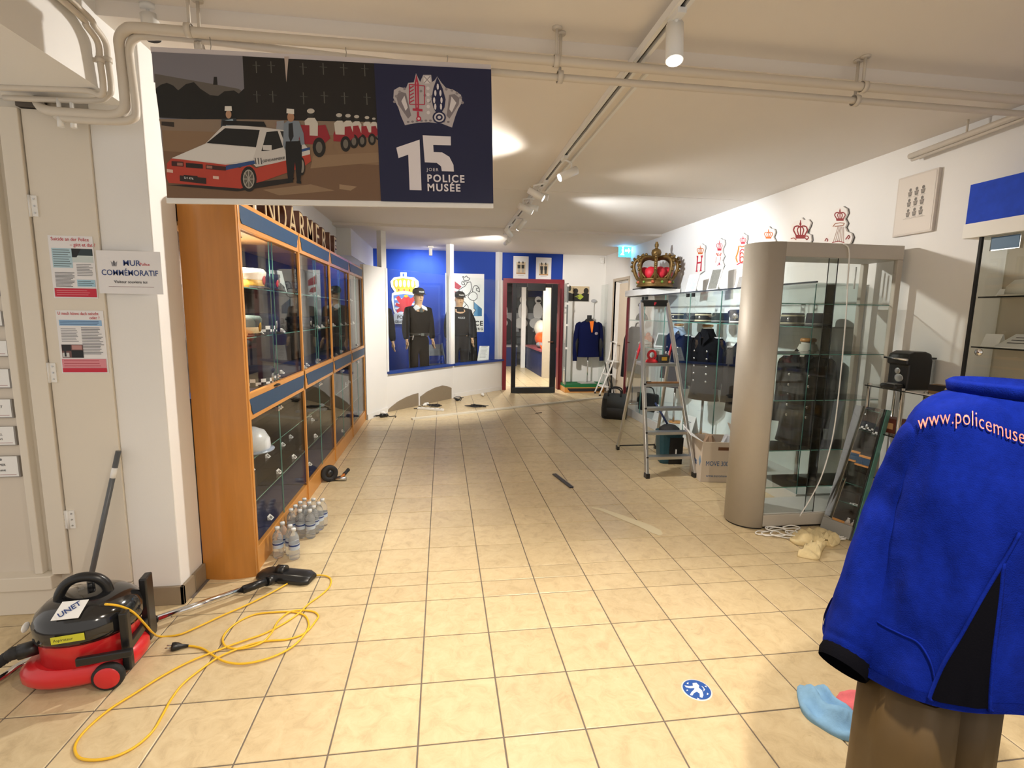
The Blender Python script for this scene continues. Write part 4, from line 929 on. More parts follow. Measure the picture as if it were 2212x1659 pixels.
# folding chair in the niche
p = Yp(945, 790, 9.2); q_ = thing('folding_chair', 'grey folding chair standing beside the black sweater mannequin', 'chair', (p.x+.0, 9.22, ZN0), R(25))
CHG = hm('chair_grey', '5b5f66', .4, metal=.5)
for s_ in (-.17, .17):
    MB().tube([(s_,-.20,.0), (s_,.0,.42), (s_,.17,.82)], .011, 8).build('front_leg', CHG, q_); MB().tube([(s_,.22,.0), (s_,-.12,.44)], .011, 8).build('rear_leg', CHG, q_)
MB().box((-.17,-.16,.425), (.17,.16,.45)).build('seat', hm('chair_seat','2d323c',.6), q_, bevel=.01)
MB().hexa([(-.17,.07,.60),(.17,.07,.60),(.17,.085,.60),(-.17,.085,.60),(-.17,.155,.80),(.17,.155,.80),(.17,.17,.80),(-.17,.17,.80)]).build('backrest', CHG, q_, bevel=.004)
MB().tube([(-.17,-.2+.07,.16), (.17,-.2+.07,.16)], .009, 8).build('stretcher', CHG, q_)
# black coat on a hook and the leaning white sheet
p = Yp(1012, 675, 9.735); t = thing('hanging_coat', 'black coat hanging in front of the lion poster', 'coat', (p.x, 9.735, p.z-.95))
rings = []
for z, rx, ry, cx in ((.95,.03,.03,.02),(.90,.07,.05,.02),(.80,.11,.07,.02),(.6,.13,.08,.02),(.3,.14,.08,.02),(.0,.15,.08,.02)):
    rings.append([(cx+rx*math.cos(a)*(1+.08*math.cos(5*a)), ry*math.sin(a)*(1+.1*math.cos(6*a)), z) for a in [2*pi*i/24 for i in range(24)]])
MB().loft(rings).build('coat', DARK, t); MB().tube([(0,0,.94),(0,0,1.02),(0,.05,1.04),(0,.095,1.04)], .006, 6).build('hook', STEEL, t)
MB().tube([(-.10,-.07,.82),(-.03,-.1,.55)], .006, 6).build('piping', hm('piping_brown','7a4a36',.6), t)
a, b = Yp(1031, 748, 9.70), Yp(1046, 779, 9.70); t = thing('leaning_sheet', 'white printed sheet on a dark easel stand in the second niche window', 'sheet', (a.x, 9.70, ZN0))
MB().hexa([(0,0,b.z-ZN0),(.22,0,b.z-ZN0),(.22,.006,b.z-ZN0),(0,.006,b.z-ZN0),(.05,.09,a.z-ZN0),(.24,.09,a.z-ZN0),(.24,.096,a.z-ZN0),(.05,.096,a.z-ZN0)]).build('sheet', CARD, t)
MB().tube([(.11,.06,0),(.11,.06,.55)], .012, 8).box((.0,-.03,0), (.22,.12,.02)).box((0,-.012,b.z-ZN0-.012), (.22,.1,b.z-ZN0-.001)).build('stand', BLACKM, t)
pt = Print((0,0,b.z-ZN0), (1,0,0), Vector((.045,.09,a.z-b.z)).normalized()); lines(pt, '8a8a90', .04, .17, .05, .3, 9, .006); pt.build('print', t, world=False)

# ================================================================= NICHE BACK WALL
YW = YF-.001
a, b = Yp(962, 590, YF), Yp(1045, 717, YF)
t = thing('lion_poster', 'white poster with outlined crowned lion and blue shape on the blue wall', 'poster', (a.x, YW, b.z))
wd, ht = b.x-a.x, a.z-b.z
MB().box((0,-.008,0), (wd, 0, ht)).build('board', CARD, t)
# drawing coordinates: pixels of the 1062 x 1659 crop (960,570)-(1120,820), 6.6375 px per photo pixel
cv = homog([(13,138),(558,150),(558,972),(13,965)], [(0,ht),(wd,ht),(wd,0),(0,0)])
pt = Print((0,-.008,0), (1,0,0), (0,0,1), cv)
pt.poly('b03a4c', [(60,200),(150,255),(240,325),(200,370),(150,350),(60,330)]).poly('b03a4c', [(70,360),(150,385),(180,440),(120,450),(70,430)])
pt.poly('2f6f9f', [(420,545),(530,640),(530,745),(410,745),(420,690),(440,655),(415,640)]).poly('4f8fbc', [(420,545),(470,590),(470,745),(410,745),(420,690),(440,655),(415,640)])
LW = 9; LC = '2b2b30'
pt.line(LC, [(255,185),(285,195),(310,175),(325,200),(355,210),(340,240),(275,240),(255,185)], LW)
pt.line(LC, smooth2 := [(370,260),(325,265),(250,250),(240,280),(250,300),(285,300),(280,270),(262,268)], LW).line(LC, [(370,265),(380,330),(370,390),(330,440),(270,470)], LW).line(LC, [(325,268),(290,320),(245,345),(210,370),(190,400),(195,430)], LW)
pt.line(LC, [(495,405),(490,350),(460,315),(420,315),(398,350),(395,400),(430,405),(460,440),(460,490),(430,520),(390,522),(350,500),(330,465),(360,420),(395,400)], LW).line(LC, [(490,345),(450,350),(450,380),(490,400)], LW).line(LC, [(415,525),(415,640),(440,655),(410,700),(380,740)], LW)
pt.line(LC, [(270,470),(245,500),(290,555),(330,600),(345,650),(385,690)], LW).line(LC, [(290,555),(310,575),(280,610),(250,640)], LW).line(LC, [(215,385),(215,430)], 7).line(LC, [(250,380),(250,415)], 7).line(LC, [(295,440),(300,465)], 7)
pt.build('drawing', t, world=False)
x_, z_ = cv(545, 880); text_mesh('lettering', 'POLICE', .125, INK, t, (x_, -.0105, z_), (1,0,0), (0,0,1), .0006, 'RIGHT', 1.0, .004, 1.15)
x_, z_ = cv(545, 945); text_mesh('lettering', 'LUXEMBOURG', .066, INK, t, (x_, -.0105, z_), (1,0,0), (0,0,1), .0006, 'RIGHT', 1.0, .002, 1.3)
# coat of arms board
a, b = Yp(843, 588, YF), Yp(907, 700, YF)
t = thing('coat_of_arms', 'coat of arms board with gold crown and red lion on the blue wall', 'emblem', (a.x, YW, b.z)); wd, ht = b.x-a.x, a.z-b.z
S = lambda x, y: (x/64*wd, (112-y)/112*ht)
out = [(22,0),(36,0),(36,9),(52,10),(62,18),(63,28),(54,40),(56,44),(64,48),(63,75),(56,92),(44,104),(34,110),(24,108),(14,98),(6,84),(2,60),(3,46),(9,42),(2,32),(0,20),(8,11),(22,9)]
MB().prism([S(*q_) for q_ in out], (0,-.0,0), (1,0,0), (0,0,1), (0,-1,0), .012).build('board', CARD, t)
pt = Print((0,-.012,0), (1,0,0), (0,0,1), S)
pt.poly('d9a92c', [(14,42),(6,28),(6,18),(14,14),(28,12),(44,14),(54,18),(56,28),(47,42),(30,38)])
for x in (13, 22, 31, 40, 49): pt.ell('efe6cf' if x != 31 else 'f4efe0', x, 24, 3.3, 8)
pt.poly('e4bb3f', [(12,36),(30,33),(49,36),(48,43),(30,39),(13,43)])
for x in (18, 30, 42): pt.ell('b8473a', x, 38, 2, 2, 8)
pt.rect('3a5a9a', 27, 2, 31, 9)
pt.poly('5a7cc4', [(6,50),(30,46),(58,50),(57,78),(48,92),(30,104),(14,92),(8,78)])
for y in (56, 66, 76, 86): pt.rect('d5dbe6', 9, y, 55 if y < 80 else 48, y+4)
pt.poly('c9303c', [(12,54),(18,50),(24,58),(30,52),(38,50),(44,56),(50,52),(53,60),(48,66),(44,76),(40,90),(30,98),(24,94),(28,86),(22,84),(14,88),(12,82),(20,76),(10,72),(12,66),(20,68),(14,60)]).ell('d9a92c', 34, 51, 5, 3, 8)
pt.poly('c9303c', [(22,92),(34,90),(36,98),(26,102)])
pt.build('arms', t, world=False)
a, b = Yp(851, 682, YF), Yp(905, 698, YF); t2 = thing('arms_plate', 'grey name plate with black letters below the coat of arms', 'plate', (a.x, YW, b.z-.02))
MB().box((0,-.028,0), (b.x-a.x, -.013, a.z-b.z+.06)).build('plate', hm('plate_pale','b9bfca',.5), t2)
text_mesh('lettering', 'POLICE', .085, INK, t2, (.06,-.029,.10), (1,0,0), (0,0,1), .001, bold=.002); text_mesh('lettering', 'GRAND-DUCALE', .07, INK, t2, (-.0+.02,-.029,.02), (1,0,0), (0,0,1), .001, bold=.002, xscale=.8)
# two framed prints over the doorway
for (u0,v0,u1,v1), lab, c1 in (((1109,553,1141,603), 'white framed print of two soldiers in white trousers over the doorway', 'b9b2a6'), ((1158,556,1190,606), 'white framed print of two soldiers in dark trousers over the doorway', '3a3833')):
    a, b = Yp(u0,v0,YF), Yp(u1,v1,YF); wd, ht = b.x-a.x, a.z-b.z
    t = thing('framed_print', lab, 'picture', (a.x, YW, b.z)); MB().box((0,-.012,0), (wd,0,ht)).build('mount', PAPER, t, bevel=.003)
    pt = Print((0,-.0125,0), (1,0,0), (0,0,1)); pt.rect('d9c8ab', wd*.2, ht*.22, wd*.8, ht*.74)
    for x in (.37, .63):
        pt.poly('2a2826', [(wd*(x-.1),ht*.62),(wd*(x+.1),ht*.62),(wd*(x+.09),ht*.45),(wd*(x-.09),ht*.45)]).poly(c1, [(wd*(x-.08),ht*.46),(wd*(x+.08),ht*.46),(wd*(x+.07),ht*.28),(wd*(x-.07),ht*.28)]).ell('b08f76', wd*x, ht*.66, wd*.045, ht*.03, 8).poly('1c1a1a', [(wd*(x-.07),ht*.69),(wd*(x+.07),ht*.69),(wd*x,ht*.80)])
    pt.rect('b98a5a', wd*.2, ht*.22, wd*.8, ht*.27).rect('9a9a9a', wd*.3, ht*.16, wd*.7, ht*.17); pt.build('print', t, world=False)

# ================================================================= BLACK GLASS DOOR, NEXT ROOM
a, b = Zp(1106, 849, 0), Zp(1194, 849, 0)
t = thing('glass_door', 'black framed glass door standing open in front of the red doorway', 'door', (a.x, 9.45, 0)); wd = b.x-a.x; hh = 2.06
BF = mat('black_frame', (.012,.012,.014), .25)
MB().box((-.02,-.03,0), (.06,.03,hh)).build('stile', BF, t, bevel=.004); MB().box((wd-.06,-.03,0), (wd+.05,.03,hh)).build('stile', BF, t, bevel=.004)
MB().box((.06,-.03,hh-.07), (wd-.06,.03,hh)).build('top_rail', BF, t, bevel=.004); MB().box((.0,-.06,0.0), (wd+.02,.03,.11)).build('bottom_rail', hm('door_kick','23282c',.35), t, bevel=.004)
MB().box((.06,-.004,.11), (wd-.06,.004,hh-.07)).build('pane', GLASS, t)
MB().box((.26,-.08,hh-.13), (.60,-.03,hh-.0)).build('door_closer', BLACK, t, bevel=.006)
hd = MB().tube([(wd-.02,-.03,.98),(wd-.02,-.07,.98),(wd-.12,-.075,.98)], .010, 8).build('handle', hm('handle_brown','6b3f28',.4), t)
# things in the next room
t = thing('navy_counter', 'navy panelled counter with white post beyond the red doorway', 'counter', (2.3, 12.0, 0))
MB().hexa([(2.30,14.0,0),(2.34,11.85,0),(2.9,11.85,0),(2.9,14.0,0),(2.30,14.0,.60),(2.34,11.85,.60),(2.9,11.85,.60),(2.9,14.0,.60)]).build('body', NAVY, t, world=True)
MB().hexa([(2.27,14.02,.6),(2.31,11.82,.6),(2.9,11.82,.6),(2.9,14.02,.6),(2.27,14.02,.64),(2.31,11.82,.64),(2.9,11.82,.64),(2.9,14.02,.64)]).build('ledge', hm('counter_red','9a4a52',.4), t, world=True)
struct(MB().box((2.34,11.6,0), (2.60,11.8,2.6)).build('wall_next_pier', hm('beige_pier','c9bba8',.6)))
struct(MB().box((2.16,13.9,0), (2.28,14.0,2.6)).build('wall_next_post', WHITE))
t = thing('navy_bench', 'navy low display wall at the back of the next room', 'counter', (1.6, 14.5, 0))
MB().box((-.9,-.2,0), (.5,.3,.55)).build('body', NAVY, t); MB().box((-.92,-.23,.55), (.52,.3,.60)).build('ledge', hm('bench_grey','8a8a90',.4), t)
t = thing('motorcycle_mural', 'dark photographic mural with white motorcycle riders on the back wall of the next room', 'mural', (.6, 14.895, .62))
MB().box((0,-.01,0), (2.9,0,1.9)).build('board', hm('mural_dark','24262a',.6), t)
pt = Print((0,-.01,0), (1,0,0), (0,0,1)); pt.rect('8d8f93', 0, .35, 2.9, .9)
random.seed(3)
for i in range(60): pt.ell(random.choice(['15171a','1d2022','34373a','50545a']), random.random()*2.9, 1.0+random.random()*.9, .05+.1*random.random(), .04+.08*random.random(), 7)
for x in (.65, 1.15, 1.75, 2.2):
    pt.ell('e3e3e3', x, .95, .14, .26).ell('d9d9d9', x, 1.28, .1, .11).ell('222226', x+.02, 1.26, .07, .04).ell('1b1b1e', x+.1, .45, .22, .3).ell('c8c8c8', x-.05, .6, .2, .16).ell('0f0f11', x+.15, .3, .16, .22)
pt.build('photo', t, world=False)
ORG = hm('orange_paint', 'ef5f20', .35, coat=.4)
t = thing('orange_motorcycle', 'orange and white motorcycle fairing standing on the counter beyond the doorway', 'motorcycle', (2.62, 12.8, .645))
MB().loft([[(x*s_, y, z) for x, y, z in ((-.2,-.5+q,.0),(.2,-.5+q,.0),(.2,.5-q,.0),(.2,.5-q,.12),(.12,.3-q,.3),(-.12,.3-q,.3),(-.2,-.3+q,.12))] for q, s_ in ((0,1),(.05,1.02))]).build('tank', ORG, t, bevel=.02)
MB().ell((-.05,.1,.23), (.2,.45,.2), 16, 10).build('fairing', ORG, t); MB().ell((-.08,.25,.48), (.16,.35,.22), 16, 10).build('screen', WCLOTH, t); MB().ell((-.15,-.1,.08), (.1,.25,.07), 12, 8).build('skid', hm('grey_skid','8f9498',.5), t)
t = thing('rescue_sign', 'striped orange white and blue vehicle panel standing by the left jamb of the doorway', 'panel', (1.33, 12.6, 0))
MB().box((-.18,-.05,.0), (.12,.05,.32)).build('blue_band', hm('panel_blue','3b63a8',.4), t); MB().box((-.18,-.05,.32), (.12,.05,.58)).build('white_band', CARD, t); MB().box((-.18,-.05,.58), (.12,.05,.80)).build('red_band', hm('panel_red','d03a22',.4), t)
MB().hexa([(-.18,-.05,.86),(.22,-.05,.86),(.22,.05,.86),(-.18,.05,.86),(-.18,-.05,1.35),(.0,-.05,1.3),(.0,.05,1.3),(-.18,.05,1.35)]).build('orange_fin', ORG, t)
MB().box((-.18,-.06,.80), (.22,.06,.86)).build('shelf', hm('bench_grey','8a8a90',.4), t)
text_mesh('lettering', 'NE', .2, INK, t, (-.14,-.0515,.37), (1,0,0), (0,0,1), .001, bold=.004)
t = thing('rider_suit', 'white rider suit with helmet displayed beside the left jamb of the doorway', 'suit', (1.42, 13.2, 0))
MB().lathe([(.12,0),(.14,.05),(.05,.06),(.03,.1),(.03,.95)], (0,0,0), 12).build('stand', STEEL, t)
MB().loft([[(rx*math.cos(a), .13*math.sin(a), z) for a in [2*pi*i/14 for i in range(14)]] for z, rx in ((.75,.16),(1.0,.19),(1.3,.22),(1.45,.2),(1.52,.08))]).build('jacket', WCLOTH, t); MB().ell((0,-.01,1.68), (.12,.14,.14), 14, 10).build('helmet', CARD, t); MB().ell((0,-.08,1.67), (.10,.08,.05), 12, 8).build('visor', BLACK, t)

# ================================================================= GLASS CASE WITH BLUE JACKET
cx0, cx1, cy0, cy1 = 2.33, 3.12, 9.42, 9.83
t = thing('glass_showcase', 'glass showcase on a green felt plinth with wooden corners, holding the navy jacket', 'showcase', ((cx0+cx1)/2, (cy0+cy1)/2, 0))
W = dict(parent=t, world=True)
MB().box((cx0,cy0,.0), (cx1,cy1,.10)).build('plinth', OAKL, bevel=.004, **W)
MB().hexa([Vector(q_) for q_ in ((cx0+.10,cy0-.004,.02),(cx1-.10,cy0-.004,.02),(cx1-.10,cy0+.001,.02),(cx0+.10,cy0+.001,.02),(cx0+.05,cy0-.004,.085),(cx1-.05,cy0-.004,.085),(cx1-.05,cy0+.001,.085),(cx0+.05,cy0+.001,.085))]).build('plinth_panel', BLACKM, **W)
MB().box((cx0+.01,cy0+.01,.10), (cx1-.01,cy1-.01,.16)).build('felt_floor', hm('green_felt','1d6a3c',.95), **W)
for a_, b_ in (((cx0,cy0,.16),(cx0+.006,cy1-.01,2.08)), ((cx1-.006,cy0,.16),(cx1,cy1-.01,2.08))): MB().box(a_, b_).build('pane', GLASS, **W)
st_ = MB().box((cx0-.006,cy0-.006,.16), (cx0+.02,cy0+.014,2.08)).build('edge_strip', hm('strip_grey','8a9090',.3,metal=.6), **W)
for z in (2.04, 1.70, 1.30, .86): MB().box((cx0-.012,cy0-.014,z-.02), (cx0+.03,cy0-.006,z+.02)).build('clip', PLAST, st_, world=True)
def torso_rings(zs, L, w=.21, d=.13, n=24, flare=1.0):
    prof = [(0,.055,.06),(-.015,.075,.07),(-.045,.14,.085),(-.075,.19,.10),(-.12,.205,.115),(-.25,.20,.13),(-.42,.185,.12),(-.55,.19,.12),(-.70,.205,.13)]
    out = []
    for z, rx, ry in prof:
        if -z > L+.001: break
        out.append([(rx*w/.21*math.copysign(abs(math.cos(a))**.85, math.cos(a)), ry*d/.13*math.sin(a)*(1+.03*math.cos(7*a+z*9)), zs+z) for a in [2*pi*i/n for i in range(n)]])
    if L > .70:
        m_ = [(x*1.06*flare, y*1.06, zs-L) for x, y, _ in out[-1]]; out.append(m_)
    return out
def sleeve(t, s_, zs, material, L=.58, w=.21, r=.062, fwd=.05, out=.05, name='sleeve'):
    k = w/.21
    pts = smooth_path([(s_*.165*k,0,zs-.095), (s_*(.205*k),.005,zs-.13), (s_*(.215*k+out*.6),.01,zs-.13-L*.45), (s_*(.21*k+out),-fwd,zs-.12-L)], 4)
    n = len(pts); MB().tube(pts, [r*(1.02-.30*i/n)*(1+.03*math.sin(i*2.1)) for i in range(n)], 14).build(name, material, t); return pts[-1], pts[-2]
JB = hm('jacket_navy', '10163e', .9, var=.12, vscale=25, spec=.1)
zb_ = .642; zt_ = 1.40
t = thing('display_jacket', 'navy zip jacket with orange shirt on a bust stand inside the glass showcase', 'jacket', (2.83, 9.62, .161), R(6))
z0 = zt_-.161
MB().loft(torso_rings(z0, .72, .235, .12)).build('body', JB, t)
for s_ in (-1, 1): sleeve(t, s_, z0, JB, .68, .235, .058, .02, .045)
for s_ in (-1, 1): MB().tube([(s_*.245,.0,z0-.16),(s_*.262,.0,z0-.5),(s_*.27,-.01,z0-.72)], [.03,.045,.044], 10).build('side_panel', BLACKM, t)
MB().lathe([(.06,.0),(.085,-.03),(.11,-.06)], (0,0,z0+.02), 18).build('collar', BLACKM, t)
MB().tube([(0,0,z0-.03),(0,0,z0+.09)], .045, 14).build('bust_neck', BLACKM, t)
MB().hexa([(-.035,-.105,z0-.03),(.05,-.105,z0-.02),(.02,-.128,z0-.24),(.0,-.128,z0-.24),(-.035,-.115,z0-.03),(.05,-.115,z0-.02),(.02,-.138,z0-.24),(.0,-.138,z0-.24)]).build('shirt', hm('orange_shirt','f07a1e',.7), t)
MB().ell((.11,-.115,z0-.26), (.035,.012,.03), 10, 6).build('chest_emblem', hm('emblem_grey','9a8f98',.5), t)
MB().tube([(0,0,0),(0,0,z0-.6)], .012, 10).build('pole', CHROME, t)
MB().box((-.17,-.12,0), (.15,.10,.012)).build('base', hm('stand_base','b9b6b0',.4), t, bevel=.004)
a, b = Yp(1227,618,YF), Yp(1271,651,YF); t = thing('canvas_picture', 'small dark canvas picture with yellow shapes on the white far wall', 'picture', (a.x, YW, b.z)); wd, ht = b.x-a.x, a.z-b.z
MB().box((0,-.02,0), (wd,0,ht)).build('canvas', hm('canvas_tan','b8a888',.7), t)
pt = Print((0,-.02,0), (1,0,0), (0,0,1), lambda x, y: (x*wd, y*ht)); pt.rect('c9b795', 0,.5,1,1).poly('1c1b18', [(0,0),(1,0),(1,.5),(.8,.6),(.6,.45),(.4,.55),(.2,.5),(0,.6)]).ell('25241f', .36, .68, .12, .18).ell('25241f', .86, .7, .12, .2).ell('3a382e', .05, .85, .1, .2).poly('a8b53c', [(.4,.35),(.6,.5),(.75,.3),(.6,.1),(.5,.15)]).poly('6f7a2c', [(.3,.3),(.45,.4),(.55,.2)])
pt.build('painting', t, world=False)
# exit sign and detector
p = Xp(1356, 545, XW-.05); t = thing('exit_sign', 'lit blue green emergency exit sign on the right wall near the far corner', 'sign', (XW-.002, p.y, p.z-.09))
MB().box((-.22,-.02,0), (-.0,.02,.20)).build('housing', PLAST, t)
EXG = mat('exit_glow', (.02,.45,.85), .4, emit=5.0)
MB().box((-.215,-.024,.01), (-.005,-.02,.19)).build('panel', EXG, t)
pt = Print((-.215,-.024,.01), (1,0,0), (0,0,1), base=.001); EXW = mat('print_exitwhite', (.75,.95,1), .5, emit=6.0); MATS['print_eef8ff'] = EXW
pt.poly('eef8ff', [(.11,.12),(.11,.09),(.17,.09),(.17,.06),(.20,.105),(.17,.15),(.17,.12)]).poly('eef8ff', [(.03,.03),(.06,.07),(.05,.12),(.08,.13),(.09,.08),(.07,.06),(.10,.03)]).ell('eef8ff', .07, .15, .014, .014, 8); pt.build('pictogram', t, world=False)
spot('exit_glow_light', (XW-.14, p.y-.03, p.z+.11), (XW-.6, p.y-.3, 2.66), 30, 160, .9, (.05,.45,1), .05)
p = Yp(1308,563,YF); t = thing('wall_detector', 'small white motion detector on the far wall near the corner', 'detector', (p.x-.08, YW, p.z-.06))
MB().box((-.04,-.05,0), (.04,0,.12)).build('body', PLAST, t, bevel=.012); MB().ell((0,-.05,.04), (.025,.012,.025), 10, 6).build('lens', CARD, t)
# thin plate holder in front of wall (grey oval sign on rod)
p = Yp(1283,650,9.75); t = thing('rod_sign', 'thin rod with small grey oval plate beside the showcase wall', 'sign', (p.x+.01, 9.80, .161))
MB().tube([(0,0,0),(0,0,p.z-.161)], .007, 8).build('rod', PLAST, t); MB().ell((0,-.01,p.z-.161), (.055,.01,.035), 14, 8).build('plate', hm('plate_mid','b0b2b6',.5), t); MB().box((-.06,-.03,0),(.06,.02,.01)).build('foot', PLAST, t)

# ================================================================= SMALL WHITE STEP LADDER
WM = hm('white_metal', 'e6e6e4', .35)
t = thing('step_stool', 'small white folding step ladder in front of the navy jacket showcase', 'step ladder', (2.9, 9.16, 0))
for y in (-.15, .15):
    MB().tube([(-.0,y,0),(.26,y,.66),(.29,y,.75),(.26+.06,y,.86),(.27,y,1.06)] if 0 else smooth_path([(0,y,.02),(.12,y,.33),(.235,y,.64),(.255,y,.70),(.275,y,.84),(.285,y,1.0)],3), .014, 10).build('front_rail', WM, t); MB().tube([(.285,y*.8,.02),(.17,y*.8,.60)], .010, 8).build('rear_leg', BLACKM, t)
    MB().tube([(0,y,0),(.008,y,.03)], .018, 10).build('foot', BLACKM, t)
for x, z in ((.055,.17),(.135,.40),(.225,.64)): MB().box((x-.02,-.15,z-.012), (x+.12,.15,z+.006)).build('step', WM, t, bevel=.004)
MB().tube([(.285,-.15,1.0),(.285,.15,1.0)], .014, 10).build('handle', WM, t); MB().bar((.27,-.12,.12),(.20,.12,.42), .01, .01).build('brace', BLACKM, t)

# ================================================================= CLUTTER ON THE FAR FLOOR
TRK = hm('trunking_white', 'dcd6c6', .5)
a, b = Zp(890,905,.012), Zp(1318,857,.012); t = thing('cable_trunking', 'long thin white cable trunking lying across the far floor', 'trunking', (a.x, a.y, 0))
for f0, f1, o_ in ((0,.3,0),(.3,.46,.006),(.46,.56,0),(.56,1.0,.004)):
    p, q_ = a.lerp(b,f0), a.lerp(b,f1); MB().bar(p+Vector((0,0,o_*.5)), q_+Vector((0,0,o_*.5)), .05, .024).build('length', TRK, t, world=True)
def adapter(name, label, u, v, col=PLAST, extra=True):
    p = Zp(u, v, 0); t = thing(name, label, 'plug', (p.x, p.y, 0), random.random()*3)
    MB().tube([(-.07,0,.03),(-.02,0,.03),(.0,0,.03),(.06,0,.028)], [.012,.012,.03,.026], 10).build('body', col, t); MB().ell((.085,0,.028), (.03,.03,.026), 12, 8).build('head', col, t)
    if extra: MB().tube(smooth_path([(-.07,0,.03),(-.14,.05,.008),(-.2,-.02,.006),(-.26,.06,.006)], 5), .006, 6).build('cord', BLACKM, t)
    return t
adapter('lamp_holder', 'loose white lamp holder with green plug at the foot of the partition panel', 829, 897); adapter('lamp_holder', 'loose white spotlight head lying below the second niche window', 1043, 856, extra=False)
adapter('lamp_holder', 'white lamp head lying among the black cables', 918, 878); adapter('transformer', 'black transformer block beside the white lamp holder under the partition', 822, 902, BLACK)
random.seed(11)
for (u, v, lab, n_, r_) in ((940, 878, 'tangle of black cable beside the white lamp head', 14, .16), (990, 866, 'upright bundle of black cable at the white skirting', 12, .09), (1030, 879, 'black cable with plug lying near the long trunking', 12, .2)):
    p = Zp(u, v, 0); t = thing('cable_tangle', lab, 'cable', (p.x, p.y, 0)); pts = []
    for i in range(n_):
        a_ = i*1.9; rr_ = r_*(.35+.65*random.random()); pts.append((rr_*math.cos(a_), rr_*.7*math.sin(a_), .008+.02*random.random()*(3 if r_ < .1 else 1)))
    MB().tube(smooth_path(pts, 6), .006, 6).build('cable', BLACKM, t); MB().cbox((pts[-1][0], pts[-1][1], .02), (.05,.04,.035)).build('plug', BLACK, t, bevel=.006)
t = thing('power_strip', 'white power strip lying under the first niche window', 'power strip', Zp(930,886,0), R(-25)); MB().box((-.22,-.025,0), (.22,.025,.035)).build('body', PLAST, t, bevel=.005)
for i in range(5): MB().lathe([(0,.0),(.018,.0),(.018,.0025),(0,.0025)], (-.16+.08*i,0,.035), 12).build('socket', hm('socket_grey','b0b0ae',.5), t)
t = thing('floor_debris', 'short dark strip lying on the tiles in the middle of the floor', 'strip', Zp(1215,1038,0)); a, b = Zp(1197,1024,.006), Zp(1235,1053,.006)
MB().bar(a, b, .035, .01).build('strip', hm('strip_dark','2d2d36',.4), t, world=True); MB().bar(a+Vector((.02,.004,.006)), b+Vector((.02,.004,.006)), .008, .004).build('edge', hm('strip_edge','b8ac9c',.4), t, world=True)
t = thing('floor_debris', 'small dark sliver on the far tiles near the long trunking', 'debris', Zp(1163,892,0)); a, b = Zp(1157,893,.004), Zp(1170,891,.004); MB().bar(a, b, .012, .006).build('sliver', BLACKM, t, world=True)
t = thing('paper_strip', 'long cream paper strip lying diagonally on the tiles', 'paper', Zp(1355,1125,0))
top = [(1278,1095),(1300,1098),(1340,1111),(1380,1125),(1410,1136),(1428,1146),(1432,1152)]; bot = [(1278,1097),(1296,1102),(1340,1121),(1380,1137),(1405,1150),(1425,1157),(1430,1155)]
MB().loft([[Zp(u,v,z) for u, v in (top+bot[::-1])] for z in (.0006, .0022)], smooth=False).build('paper', hm('cream_paper','ddd2b2',.6), t, world=True)

# ================================================================= LONG GLASS VITRINES ON THE RIGHT
VX0, VX1, VZ = 2.77, 3.18, 1.765
VBACK = hm('vitrine_back', 'e4ece8', .5); VBASE = hm('vitrine_base', 'd9d9d6', .5)
units = [(3.50, 4.80, 'nearest long glass vitrine, behind the silver showcase'), (4.80, 6.10, 'middle long glass vitrine with black tunics and kepis, behind the ladder'), (6.10, 7.42, 'far long glass vitrine below the big crown')]
KSH = 1.435
for y0, y1, lab in units:
    t = thing('glass_vitrine', lab, 'vitrine', ((VX0+VX1)/2, (y0+y1)/2, 0), 0, 'long glass vitrines on the right'); W = dict(parent=t, world=True)
    MB().box((VX0, y0+.002, 0), (VX1, y1-.002, .115)).build('base', VBASE, bevel=.003, **W)
    MB().box((VX1-.012, y0+.002, .115), (VX1, y1-.002, VZ)).build('back_panel', VBACK, **W)
    MB().box((VX0, y0+.002, VZ-.008), (VX1-.012, y1-.002, VZ)).build('top_glass', GLASS, **W)
    ym = (y0+y1)/2
    for a, b in ((y0+.004, ym-.002), (ym+.002, y1-.004)):
        pn = MB().box((VX0, a, .118), (VX0+.006, b, VZ-.010)).build('glass_door', GLASS, **W)
        for e in (a, b): MB().box((VX0-.0004, e-.0012, .118), (VX0+.0064, e+.0012, VZ-.010)).build('pane_edge', GEDGE, pn, world=True)
        yk = b-.06 if a < ym-.1 and b < ym+.1 else a+.06
        MB().box((VX0-.012, yk-.02, VZ-.05), (VX0+.012, yk-.012, VZ-.008)).box((VX0-.012, yk+.012, VZ-.05), (VX0+.012, yk+.02, VZ-.008)).box((VX0-.012, yk-.02, VZ-.032), (VX0+.012, yk+.02, VZ-.026)).build('clamp', BLACKM, pn, world=True)
    MB().box((VX0-.001, y0+.002, VZ), (VX0+.012, y1-.002, VZ+.012)).build('top_edge', hm('edge_dark','2c3338',.3), **W)
    for yy in (() if y0 > 4 else (y0+.003,)): MB().box((VX0+.008, yy, .118), (VX1-.012, yy+.006, VZ-.010)).build('end_glass', GLASS, **W)
    MB().box((VX0+.02, y0+.012, KSH-.008), (VX1-.015, y1-.012, KSH)).build('shelf', GLASS, **W)
    MB().box((VX0+.0195, y0+.012, KSH-.008), (VX0+.0205, y1-.012, KSH)).build('shelf_edge', GEDGE, **W)
    if y0 > 6:
        MB().box((VX0+.02, y0+.012, 1.07-.008), (VX1-.015, 6.83, 1.07)).build('shelf', GLASS, **W); MB().box((VX0+.0195, y0+.012, 1.062), (VX0+.0205, 6.83, 1.07)).build('shelf_edge', GEDGE, **W)
        MB().box((VX0-.008, y1-.03, 0), (VX0+.03, y1+.01, VZ)).build('red_end_post', REDF, **W)
